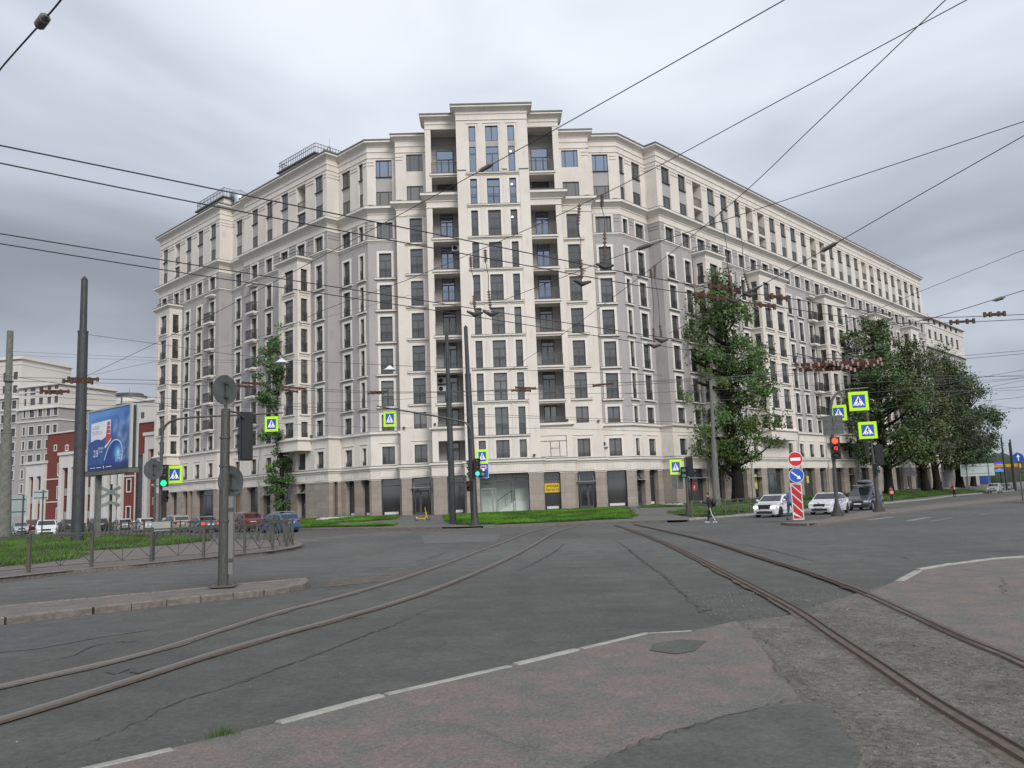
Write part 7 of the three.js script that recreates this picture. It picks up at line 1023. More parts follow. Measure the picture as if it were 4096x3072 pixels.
  if (stripe) { const m = new MB(); for (const [s, k] of [[1, 1], [-1, -1]]) { const f = k * stride, a = [0.0, 0.86, s * 0.188], b = [f * 0.55 + 0.03, 0.5, s * 0.16], c = [f - (k < 0 ? 0.06 : 0), 0.13, s * 0.135]; for (const [p, q] of [[a, b], [b, c]]) m.bar(p, q, 0.014, 0.045); } mesh('trouser_stripe', m, std([0.65, 0.65, 0.65], 0.7), t); }
  t.scale.setScalar(h / 1.76); return t;
}
const facing = (hx, hd) => Math.atan2(hd, hx);
person('person in dark sportswear with striped trousers stepping across, head bowed', 11.35, -0.39, 48.3, facing(-0.92, 0.38), { hair: [0.07, 0.035, 0.02], top: [0.018, 0.018, 0.026], leg: [0.018, 0.02, 0.03], shoe: [0.6, 0.6, 0.6], stride: 0.2, lean: 0.1, arms: [[0.25, 1.4], [0.3, 1.5]], stripe: true, h: 1.78 });
{ const t = thing('backpack', 'black shoulder bag on the back of the dark dressed walker', 'bag', [11.56, 0.78, -48.22], facing(-0.92, 0.38)); const m = new MB(); m.add(new THREE.SphereGeometry(1, 16, 12), new THREE.Matrix4().makeScale(0.13, 0.26, 0.19)); mesh('bag_body', m, std([0.012, 0.012, 0.014], 0.6), t); const s = new MB(); s.tube([[0.06, 0.2, 0.1], [0.2, 0.36, 0.08], [0.3, 0.2, 0.12]], 0.014, 6); mesh('shoulder_strap', s, CM.black, t); }
person('balding person in a lilac-blue jacket half hidden behind the striped board', 14.95, -0.25, 45.0, facing(0.75, 0.66), { h: 1.8, hair: [0.22, 0.17, 0.13], bald: true, top: [0.15, 0.165, 0.33], leg: [0.03, 0.045, 0.11], shoe: [0.03, 0.022, 0.018], stride: 0.2, lean: 0.12, arms: [[0.1, 0.25], [0.0, 0.35]] });
{ const t = thing('plastic_bag', 'white plastic bag carried by the person in the lilac-blue jacket', 'bag', [15.22, 0.25, -44.85], 0.4); const m = new MB(); const g = new THREE.SphereGeometry(1, 14, 12); const p = g.attributes.position; for (let i = 0; i < p.count; i++) { const yy = p.getY(i); p.setXYZ(i, p.getX(i) * 0.14 * (1 - yy * 0.4), yy * 0.24, p.getZ(i) * 0.09 * (1 - yy * 0.35)); } g.computeVertexNormals(); m.add(g); m.tube([[-0.04, 0.22, 0], [0, 0.38, 0], [0.04, 0.22, 0]], 0.012, 5); mesh('bag_body', m, std([0.62, 0.62, 0.64], 0.5), t); }
person('road worker in an orange vest standing at the kerb by the dense tree', 40.3, -0.7, 88.4, facing(0.1, 1), { h: 1.78, top: [0.02, 0.024, 0.04], leg: [0.02, 0.026, 0.045], vest: true, stride: 0.06, hair: [0.02, 0.02, 0.02], arms: [[0.05, 0.2], [0.05, 0.2]], group: 'road workers in orange vests' });
person('road worker in an orange vest turned sideways farther along the verge', 62.6, -0.94, 117.6, facing(-0.95, 0.1), { h: 1.9, top: [0.05, 0.045, 0.04], leg: [0.012, 0.012, 0.014], vest: true, stride: 0.08, lean: 0.1, hair: [0.03, 0.02, 0.02], arms: [[0.5, 0.9], [0.3, 0.9]], group: 'road workers in orange vests' });
person('far dark dressed person walking by the corner of the shops', 75.5, -0.3, 146, facing(0.3, 0.9), { h: 1.8, stride: 0.2 });
// ---------- overhead wires ----------
const mWire = std([0.028, 0.028, 0.03], 0.6), mThin = std([0.07, 0.075, 0.08], 0.6), mIns = std([0.10, 0.062, 0.042], 0.5), mBeam = std([0.21, 0.055, 0.025], 0.8, { map: uvm(concTex, 0.3) }), mPoly = std([0.16, 0.155, 0.14], 0.5);
// points [x, height, distance]; between supports the wire sags a little
function wire(label, pts, r = 0.011, o = {}) {
  const t = thing('overhead_wire', label, 'wire', [0, 0, 0], 0, o.group); const c = pts.length > 2 ? new THREE.CatmullRomCurve3(pts.map((p) => new THREE.Vector3(p[0], p[1], -p[2])), false, 'centripetal').getPoints(o.n ?? pts.length * 6).map((v) => [v.x, v.y, v.z]) : Array.from({ length: 9 }, (_, i) => { const k = i / 8; return [mix(pts[0][0], pts[1][0], k), mix(pts[0][1], pts[1][1], k) - (o.sag ?? 0.05) * 4 * k * (1 - k), -mix(pts[0][2], pts[1][2], k)]; }); const m = new MB(); m.tube(c, r * 0.76, 5, false); mesh('cable', m, o.mat ?? mWire, t);
  for (const q of o.ins ?? []) inline(t, q[0], q[1], q[2] ?? 0.05); return t;
}
function inline(t, a, b, r) { const m = new MB(), A = [a[0], a[1], -a[2]], B = [b[0], b[1], -b[2]], P = (k) => A.map((v, i) => mix(v, B[i], k)); m.tube([P(0), P(0.12), P(0.2), P(0.8), P(0.88), P(1)], [r * 0.35, r * 0.5, r, r, r * 0.5, r * 0.35], 8); const n = 7; for (let i = 0; i < n; i++) { const k = 0.24 + 0.52 * i / (n - 1); m.tube([P(k - 0.012), P(k + 0.012)], r * 1.18, 8); } mesh('inline_insulator', m, mPoly, t); }
// vertical string of porcelain discs with a dropper wire
function drop(label, p, r = 0.075) {
  const t = thing('insulator_string', label, 'insulator', [0, 0, 0]); const [a, b, c, e] = p.map((q) => [q[0], q[1], -q[2]]); const strg = (A, B, nm) => { const m = new MB(); const P = (k) => A.map((v, i) => mix(v, B[i], k)); m.tube([A, B], 0.016, 6); const n = 7; for (let i = 0; i < n; i++) { const k = 0.1 + 0.8 * i / (n - 1); m.tube([P(k - 0.045), P(k - 0.01), P(k + 0.035)], [r * 0.35, r, r * 0.45], 10); } mesh(nm, m, mIns, t); };
  strg(a, b, 'upper_discs'); const w = new MB(); w.tube([b, [mix(b[0], c[0], 0.5) + 0.03, mix(b[1], c[1], 0.5), b[2]], c], 0.007, 4); mesh('dropper', w, mThin, t); strg(c, e, 'lower_discs'); const k = new MB(); k.tube([[e[0] - 0.16, e[1] - 0.02, e[2]], [e[0], e[1] - 0.1, e[2]], [e[0] + 0.16, e[1] - 0.06, e[2]]], [0.02, 0.05, 0.02], 6); mesh('clamp', k, std([0.05, 0.04, 0.035], 0.7), t);
}
wire('upper of the two heavy trolley wires slanting over the apartment roof line', [[-6.09, 6.00, 9.06], [-4.66, 6.00, 10.22], [-1.34, 6.00, 12.92], [4.02, 6.00, 17.16], [6.58, 6.00, 18.74], [8.71, 6.00, 20.22], [11.22, 6.00, 21.67], [14.03, 6.00, 21.79]], 0.0135);
wire('lower of the two heavy trolley wires slanting over the apartment roof line', [[-6.40, 6.00, 9.54], [-4.93, 6.00, 10.83], [-1.42, 6.00, 13.71], [3.08, 6.00, 17.23], [4.19, 6.00, 17.96], [6.54, 6.00, 19.58], [10.82, 6.00, 22.31], [11.70, 6.00, 22.54], [14.48, 6.00, 22.51]], 0.0135);
wire('upper of the second pair of trolley wires across the middle storeys', [[-8.04, 6.00, 12.08], [-6.24, 6.00, 13.75], [-1.86, 6.00, 17.64], [4.40, 6.00, 23.12], [10.59, 6.00, 28.26]], 0.014); wire('lower of the second pair of trolley wires across the middle storeys', [[-8.34, 6.00, 12.54], [-6.50, 6.00, 14.33], [-1.95, 6.00, 18.41], [4.66, 6.00, 24.57], [10.86, 6.00, 30.30]], 0.014);
const E6 = [[-0.52, 6.99, 13.0], [-0.2, 7.0, 12.6]];
wire('span wire rising from the big post past the tower with one long insulator', [[-15.04, 6.30, 28.14], [-9.33, 6.60, 22.51], [-0.29, 7.00, 12.76], [3.33, 7.20, 8.71], [3.96, 7.40, 8.38]], 0.0095, { ins: [[[-0.42, 6.99, 12.9], [-0.16, 7.01, 12.62], 0.034]] });
wire('span wire crossing from the poplar to the top edge of the view', [[-10.51, 6.20, 30.53], [-6.30, 6.80, 23.17], [-1.98, 7.00, 18.91], [1.78, 7.00, 14.18], [4.11, 7.20, 11.12], [5.72, 7.40, 9.16], [6.02, 7.50, 9.01]], 0.009); wire('span wire climbing steeply in front of the long wing to the sky', [[-0.46, 6.20, 31.26], [2.46, 6.60, 21.54], [4.26, 6.90, 14.46], [4.71, 7.00, 11.63], [5.25, 7.20, 8.83], [5.41, 7.30, 8.50]], 0.009);
wire('span wire with a grey insulator in front of the first windows of the long wing', [[-0.11, 6.50, 19.88], [2.06, 6.70, 17.59], [2.93, 6.80, 16.84], [7.01, 7.00, 12.91], [8.27, 7.20, 12.22]], 0.01, { ins: [[[2.75, 6.79, 17.0], [3.12, 6.81, 16.66], 0.045]] });
wire('span wire with two insulators crossing the roof line of the long wing', [[4.79, 6.30, 24.11], [5.87, 6.30, 18.98], [6.83, 6.60, 16.70], [7.75, 6.90, 14.41], [8.60, 7.20, 12.75]], 0.011, { ins: [[[5.7, 6.3, 19.6], [5.98, 6.32, 18.7], 0.04], [[6.72, 6.57, 16.96], [6.93, 6.63, 16.45], 0.042]] }); wire('thin wire against the sky beyond the end of the long wing', [[9.92, 6.40, 25.61], [11.41, 6.80, 21.78], [12.84, 7.20, 19.59]], 0.008); wire('heavy span wire with two insulators beside the end of the long wing', [[10.3, 6.03, 23.7], [10.97, 6.10, 23.08], [11.70, 6.10, 22.47], [13.92, 6.60, 21.44]], 0.013, { ins: [[[11.62, 6.1, 22.54], [11.85, 6.13, 22.4], 0.045], [[13.2, 6.4, 21.75], [13.48, 6.47, 21.62], 0.045]] });
wire('cable with a big insulator in the upper corner of the sky', [[-5.21, 6.00, 7.78], [-4.94, 6.00, 7.51], [-4.29, 6.00, 6.93], [-4.05, 6.00, 6.72], [-3.72, 6.00, 6.42], [-3.48, 6.00, 6.18]], 0.011, { ins: [[[-4.16, 6.0, 6.82], [-3.97, 6.0, 6.64], 0.042]] });
[['wire from the upper collar of the big blue-grey post to the middle posts', [[-28.07, 13.32, 53.00], [-23.92, 12.59, 53.00], [-17.27, 11.43, 53.00], [-8.58, 10.52, 53.00], [-1.58, 9.98, 53.00], [9.92, 9.11, 53.00]], 0.022], ['thin wire from the concrete post past the grey wing', [[-40.74, 14.81, 65.00], [-28.86, 13.82, 65.00], [-16.30, 12.92, 65.00]], 0.016], ['second thin wire from the concrete post past the grey wing', [[-40.74, 14.5, 65], [-28.86, 13.6, 65], [-16.3, 12.78, 65]], 0.014],
  ['upper of the contact wires crossing the whole front at the third storey', [[-25.89, 8.50, 40.00], [-14.58, 7.77, 40.00], [-6.81, 7.01, 40.00], [0.16, 6.84, 40.00], [4.68, 6.97, 40.00], [14.93, 7.12, 40.00]], 0.017], ['lower of the contact wires crossing the whole front at the third storey', [[-25.88, 8.30, 40.00], [-14.58, 7.59, 40.00], [-6.81, 6.94, 40.00], [0.01, 6.81, 40.00], [6.84, 6.87, 40.00], [15.18, 7.05, 40.00]], 0.017], ['wire sloping down from the edge of the view to the kerbed island post', [[-29.13, 9.54, 45.00], [-24.46, 8.62, 45.00], [-16.38, 6.61, 45.00]], 0.018],
  ['wire running at the second storey behind the signal arms', [[-35.55, 10.20, 55.00], [-24.40, 9.20, 55.00], [-9.39, 7.70, 55.00], [1.83, 6.89, 55.00], [10.94, 6.15, 55.00]], 0.02], ['companion wire just under the one at the second storey', [[-35.54, 9.89, 55.00], [-24.39, 8.82, 55.00], [-9.39, 7.58, 55.00], [4.18, 6.55, 55.00], [12.61, 5.79, 55.00]], 0.018], ['pale wire ending at the taller middle post', [[-38.74, 9.98, 60.00], [-25.11, 9.17, 60.00], [-10.23, 9.00, 60.00], [-3.15, 9.14, 60.00], [10.22, 8.79, 60.00]], 0.018], ['lowest wire drooping across the podium windows', [[-17.97, 7.50, 58.00], [-9.92, 6.83, 58.00], [1.81, 6.32, 58.00], [15.04, 5.42, 58.00]], 0.018], ['wire passing in front of the broad tree to the rusty crossing frame', [[7.01, 8.28, 50.00], [12.42, 8.35, 50.00], [17.91, 8.75, 50.00]], 0.02],
  ['wire across the broad tree at mid height', [[9.76, 9.99, 70.00], [17.31, 10.03, 70.00], [44.41, 10.28, 70.00]], 0.024], ['wire across the broad tree below its middle', [[8.31, 7.87, 60.00], [18.54, 8.13, 60.00], [28.76, 8.29, 60.00], [38.12, 9.43, 60.00]], 0.02], ['wire behind the crossing signs on the bent arm', [[15.91, 8.14, 80.00], [30.75, 8.56, 80.00], [35.69, 8.61, 80.00], [50.70, 11.02, 80.00]], 0.024], ['upper of two close wires leaving the rusty frame for the edge of the sky', [[17.6, 8.8, 45], [24.16, 9.06, 50.00], [31.91, 9.35, 50.00]], 0.019], ['lower of two close wires leaving the rusty frame for the edge of the sky', [[17.6, 8.6, 45], [24.14, 8.84, 50.00], [31.89, 9.15, 50.00]], 0.019], ['nearly level wire across the dense tree', [[25.17, 9.56, 60.00], [28.88, 9.41, 60.00], [38.05, 8.92, 60.00]], 0.018], ['far wire rising gently across the half bare tree', [[33.23, 9.75, 90.00], [45.89, 11.22, 90.00], [56.90, 11.07, 90.00]], 0.024], ['far wire falling past the tree with dead branches', [[51.30, 9.83, 90.00], [56.64, 8.98, 90.00]], 0.022], ['thin wire climbing from the big post across the grey wing to the tower', [[-26.11, 10.08, 50.00], [-21.76, 10.86, 50.00], [-18.48, 11.44, 50.00], [-11.58, 13.17, 50.00], [-5.26, 14.61, 50.00]], 0.014]].forEach(([l, p, r]) => wire(l, p, r, { mat: mThin }));
[[62, 9.2, 0], [75, 10.5, 0.4], [95, 12, 0.2], [120, 13, 0.5], [150, 14, 0.3]].forEach(([d, h, s], i) => { const x0 = 0.50 * d, x1 = 0.66 * d; wire(['first', 'second', 'third', 'fourth', 'fifth'][i] + ' of the faint wires strung across the far end of the street', [[x0, h - s, d], [x1, h + s, d]], 0.0003 * d, { mat: mThin, sag: 0.2 }); });
[[[1.38, 6.96, 14.5], [1.33, 6.53, 14.5], [1.35, 5.91, 14.5], [1.36, 5.53, 14.5], 'insulator string hanging in front of the pale windows beside the balconies'], [[1.81, 7.12, 14.5], [1.79, 6.87, 14.5], [1.82, 6.41, 14.5], [1.79, 5.82, 14.5], 'insulator string hanging in front of the three pane windows'], [[-0.44, 6.62, 16], [-0.44, 6.35, 16], [-0.4, 5.77, 16], [-0.37, 5.36, 16], 'insulator string in front of the middle bay, the one closer to its centre'], [[-0.74, 6.49, 16], [-0.74, 6.25, 16], [-0.7, 5.68, 16], [-0.69, 5.37, 16], 'insulator string in front of the narrow windows of the middle bay'], [[3.54, 7.0, 19], [3.52, 6.69, 19], [3.57, 5.53, 19], [3.59, 5.23, 19], 'slim insulator string before the grey wall, the one closer to the broad tree'], [[3.43, 6.91, 19], [3.44, 6.7, 19], [3.41, 5.47, 19], [3.41, 5.11, 19], 'slim insulator string before the grey wall, farther from the broad tree'], [[5.15, 8.0, 17.5], [5.18, 7.71, 17.5], [5.22, 6.33, 17.5], [5.31, 5.9, 17.5], 'insulator string high before the long wing, reaching down into the broad tree'], [[4.82, 7.76, 17.5], [4.83, 7.47, 17.5], [4.87, 6.52, 17.5], [4.95, 5.78, 17.5], 'insulator string high before the long wing, next to the other over the broad tree']].forEach((q) => drop(q[4], q.slice(0, 4), 0.042));
// rusty section insulators of the contact wires
const beam = (label, a, b, n = 1) => { const t = thing('section_insulator', label, 'insulator', [0, 0, 0]); const A = [a[0], a[1], -a[2]], B = [b[0], b[1], -b[2]]; const m = new MB(); m.bar(A, B, 0.04, 0.085 * (a[2] > 25 ? 1 : 0.75)); mesh('beam', m, mBeam, t); const k = new MB(); for (const e of [0.04, 0.3, 0.7, 0.96]) { const c = A.map((v, i) => mix(v, B[i], e)); k.box(c[0] - 0.03, c[0] + 0.03, c[1] - 0.07, c[1] + 0.07, c[2] - 0.03, c[2] + 0.03); } mesh('clamp', k, std([0.07, 0.05, 0.04], 0.8), t); };
const nmB = ['upper rusty beam crossing the big blue-grey post', 'lower rusty beam crossing the big blue-grey post', 'upper rusty beam between the concrete post and the big post', 'lower rusty beam between the concrete post and the big post', 'upper rusty beam beside the round sign back', 'lower rusty beam beside the round sign back', 'upper rusty beam in front of the poplar', 'lower rusty beam in front of the poplar', 'upper rusty beam by the last grey window column before the pale wall', 'lower rusty beam by the last grey window column before the pale wall', 'upper rusty beam before the middle bay windows', 'lower rusty beam before the middle bay windows', 'rusty beam before the grey front beside the balconies', 'long rusty beam on the upper trolley wire, before the broad tree', 'second rusty beam on the upper trolley wire, past the broad tree', 'long rusty beam on the lower trolley wire, before the broad tree', 'second rusty beam on the lower trolley wire, past the broad tree', 'dark red beam on the wire against the sky, the upper', 'dark red beam on the wire against the sky, the lower'];
[[[-14.39, 5.95, 26], [-13.37, 5.88, 26]], [[-14.55, 5.87, 26], [-13.55, 5.79, 26]], [[-17.61, 6.18, 30], [-16.51, 6.12, 30]], [[-17.42, 6.11, 30], [-16.77, 6.07, 30]], [[-12.11, 7.11, 36], [-11.13, 7.02, 36]], [[-12.45, 6.99, 36], [-11.45, 6.89, 36]], [[-10.86, 7.15, 38], [-9.7, 6.98, 38]], [[-10.91, 7.01, 38], [-10.1, 6.87, 38]], [[-7.06, 6.99, 40], [-6.17, 6.98, 40]], [[-7.18, 6.93, 40], [-6.34, 6.92, 40]], [[0.14, 6.94, 40], [1.19, 6.86, 40]], [[-0.05, 6.8, 40], [0.94, 6.75, 40]], [[3.99, 6.88, 40], [5.06, 6.96, 40]], [[4.34, 5.99, 17.19], [5.2, 5.98, 17.8]], [[5.9, 5.99, 18.3], [6.58, 5.99, 18.74]], [[4.19, 5.99, 17.96], [5.1, 5.98, 18.6]], [[5.9, 5.99, 19.15], [6.54, 5.99, 19.58]], [[12.9, 6.02, 21.72], [13.5, 6.04, 21.75]], [[12.4, 6.0, 22.53], [13.1, 6.02, 22.53]]].forEach(([a, b], i) => beam(nmB[i], a, b));
// the crossing frame over the street: many rusty beams in one frame
{ const t = thing('wire_crossing_frame', 'tangled frame of rusty beams and insulators where the overhead wires cross', 'wire frame', [0, 0, 0]); const L = [[[10.58, 6.07, 30], [13.85, 6.12, 30]], [[10.51, 5.89, 30.1], [13.89, 6.14, 29.9]], [[10.65, 5.81, 29.8], [13.35, 5.86, 30.3]], [[10.63, 6.13, 30.2], [12.6, 5.81, 30.1]], [[11.7, 6.11, 29.7], [12.78, 5.74, 29.9]], [[11.5, 5.95, 30.4], [13.6, 6.0, 29.6]], [[10.9, 5.98, 29.6], [13.2, 6.08, 30.4]], [[11.9, 5.84, 30], [13.9, 5.98, 30]]]; const f = (p) => [p[0], p[1], -p[2]];
  for (const [a, b] of L) { const m = new MB(); m.bar(f(a), f(b), 0.05, 0.085); mesh('beam', m, mBeam, t); const k = new MB(); for (let e = 0.05; e < 1; e += 0.15) { const c = f(a).map((v, i) => mix(v, f(b)[i], e)); k.box(c[0] - 0.035, c[0] + 0.035, c[1] - 0.06, c[1] + 0.075, c[2] - 0.035, c[2] + 0.035); } mesh('insulator_clamp', k, std([0.3, 0.25, 0.22], 0.7), t); }
  for (const p of [[[10.66, 6.5, 30], [10.9, 6.42, 30], [11.61, 6.21, 30]], [[11.98, 6.1, 30], [12.8, 6.15, 30], [13.67, 6.3, 30]], [[11.14, 6.3, 30], [12.5, 6.22, 30], [13.97, 6.5, 30]], [[12.0, 6.45, 30], [12.2, 6.5, 30], [12.45, 6.2, 30]], [[10.7, 6.5, 30], [10.62, 6.2, 30], [10.6, 5.9, 30]]]) { const m = new MB(); m.tube(p.map(f), 0.018, 5); mesh('jumper_cable', m, mWire, t); } }
// street lanterns hung from the wires
for (const [l, x, y, d] of [['pale lantern hung on the wire by the poplar', -17.17, 12.14, 60], ['pale lantern hung on the wire before the grey windows', -9.39, 11.59, 62], ['pale lantern hung on the wire at the edge of the brick school', -30.1, 8.6, 62]]) { const t = thing('hanging_lantern', l, 'street lamp', [x, y, -d]); const m = new MB(); m.add(new THREE.LatheGeometry([[0.05, 0.36], [0.14, 0.3], [0.3, 0.14], [0.5, 0.02], [0.52, -0.03], [0.46, -0.04]].map((p) => new THREE.Vector2(...p)), 18)); mesh('shade', m, S.white, t); const g = new MB(); g.add(new THREE.SphereGeometry(0.42, 14, 6, 0, 6.283, Math.PI / 2, Math.PI / 2), new THREE.Matrix4().makeScale(1, 0.35, 1)); mesh('glass_bowl', g, std([0.5, 0.52, 0.52], 0.25), t); const h = new MB(); h.cyl([0, 0.34, 0], [0, 0.62, 0], 0.03, 0.03, 6); mesh('hanger', h, S.galv, t); }
// ---------- buildings beyond ----------
const wseg = (p, q) => { const L = Math.hypot(q[0] - p[0], q[1] - p[1]), t = [(q[0] - p[0]) / L, (q[1] - p[1]) / L], n = [t[1], -t[0]]; return { L, pt: (a, h, o = 0) => [p[0] + t[0] * a + n[0] * o, h, -(p[1] + t[1] * a + n[1] * o)], N: [n[0], 0, -n[1]], T: [t[0], 0, -t[1]] }; };
const bgMat = { cream: std([0.56, 0.53, 0.49], 0.9), grey: std([0.33, 0.315, 0.3], 0.9), brick: std([0.165, 0.042, 0.032], 0.9), pier: std([0.58, 0.57, 0.54], 0.85), glass: new THREE.MeshPhysicalMaterial({ color: lin(0.05, 0.055, 0.06), roughness: 0.08, ior: 1.7, side: THREE.DoubleSide }), sp: std([0.3, 0.3, 0.3], 0.8) };
function bgWindow(s, a, h, w, hh, parent, m = bgMat.glass) { const f = new MB(), t = 0.08; for (const q of [[a - w / 2, a - w / 2 + t, h, h + hh], [a + w / 2 - t, a + w / 2, h, h + hh], [a - w / 2, a + w / 2, h, h + t], [a - w / 2, a + w / 2, h + hh - t, h + hh], [a - t / 2, a + t / 2, h, h + hh]]) boxS(f, s, q[0], q[1], q[2], q[3], -0.22, -0.14); const o = mesh('window', f, B.frame, parent); const g = new MB(); qS(g, s, [[a - w / 2, h, -0.19], [a + w / 2, h, -0.19], [a + w / 2, h + hh, -0.19], [a - w / 2, h + hh, -0.19]]); mesh('pane', g, m, o); }
function bgBlock(label, p, q, dep, h, g0, cols, rows, { upper = 27.5, lowH } = {}) {
  const t = thing('apartment_building', label, 'building', [0, 0, 0]); const s = wseg(p, q), L = s.L, hi = new MB(), lo = new MB(), tr = new MB(); const H1 = [], H2 = [];
  for (const r of rows) for (const [a, w] of cols) { (r[0] > upper ? H1 : H2).push({ a0: a - w / 2, a1: a + w / 2, h0: r[0], h1: r[0] + r[1] }); bgWindow(s, a, r[0], w, r[1], t); if (r[0] < upper) { boxS(tr, s, a - w / 2 - 0.2, a - w / 2, r[0] - 0.1, r[0] + r[1] + 0.2, 0, 0.06); boxS(tr, s, a + w / 2, a + w / 2 + 0.2, r[0] - 0.1, r[0] + r[1] + 0.2, 0, 0.06); boxS(tr, s, a - w / 2, a + w / 2, r[0] + r[1], r[0] + r[1] + 0.2, 0, 0.055); boxS(tr, s, a - w / 2 - 0.35, a + w / 2 + 0.35, r[0] - 0.22, r[0] - 0.1, 0, 0.2); } }
  wall(lo, s, 0, L, g0, upper, H2, 0.25); wall(hi, s, 0, L, upper, h, H1, 0.25);
  for (const [m, a, b] of [[lo, g0, upper], [hi, upper, h]]) { const P = [s.pt(0, a, 0), s.pt(0, a, -dep), s.pt(L, a, -dep), s.pt(L, a, 0)], up = (z) => [z[0], b, z[2]]; m.quadN(P[0], P[1], up(P[1]), up(P[0]), s.T.map((v) => -v)); m.quadN(P[3], P[2], up(P[2]), up(P[3]), s.T); m.quadN(P[1], P[2], up(P[2]), up(P[1]), s.N.map((v) => -v)); }
  hi.quadN(s.pt(0, h, 0), s.pt(L, h, 0), s.pt(L, h, -dep), s.pt(0, h, -dep), [0, 1, 0]);
  for (const [y, o] of [[h - 0.5, 0.5], [h - 1.8, 0.1], [upper, 0.4], [upper - 2.9, 0.2]]) boxS(tr, s, -o, L + o, y - 0.3, y, -dep - o + 0.1, o);
  mesh('lower_wall', lo, bgMat.grey, t); mesh('upper_wall', hi, bgMat.cream, t); mesh('moulding', tr, bgMat.pier, t); return t;
}
const rowsFor = (n0, n1, st, h = 1.9) => Array.from({ length: n1 - n0 }, (_, i) => [3.2 + (n0 + i) * st, h]);
bgBlock('pale apartment tower at the edge of the view behind the concrete post, the taller part', [-150, 196], [-115.5, 189], 16, 38.8, -2, [[27.5, 1.3], [30.8, 1.3], [33.6, 1.2]], [...rowsFor(2, 8, 3.3), [30, 1.8], [33.2, 1.8]], { upper: 29 });
bgBlock('pale apartment tower with grey lower storeys between the concrete post and the brick school', [-115.5, 188.5], [-103.5, 184], 16, 31.6, -2, [[2.0, 0.7], [4.4, 1.6], [7.0, 1.3], [9.6, 1.2], [11.8, 1.2]], [...rowsFor(0, 6, 3.3), [23.8, 1.7], [26.6, 1.6], [29, 1.6]], { upper: 25.8 });
bgBlock('far pale apartment block with a round roof hall behind the billboard', [-148, 268], [-112, 252], 20, 36.2, -2.5, [[20, 1.6], [24, 1.6], [27.5, 1.6], [31, 1.6], [34.5, 1.6]], [[26.6, 2], [30, 2], [22.5, 2]], { upper: 25.5 });
{ const t = thing('roof_hall', 'round glazed roof hall on the far pale block', 'roof structure', [-126.5, 36.2, -266]); const m = new MB(); m.cyl([0, 0, 0], [0, 2.2, 0], 5, 5, 20); mesh('drum', m, bgMat.cream, t); const k = new MB(); k.cyl([0, 2.2, 0], [0, 2.6, 0], 5.6, 5.6, 20); k.cyl([0, 2.6, 0], [0, 3.4, 0], 4.6, 4.4, 20); k.cyl([0, 3.4, 0], [0, 5.4, 0], 0.06, 0.04, 6); mesh('roof', k, B.cap, t); }
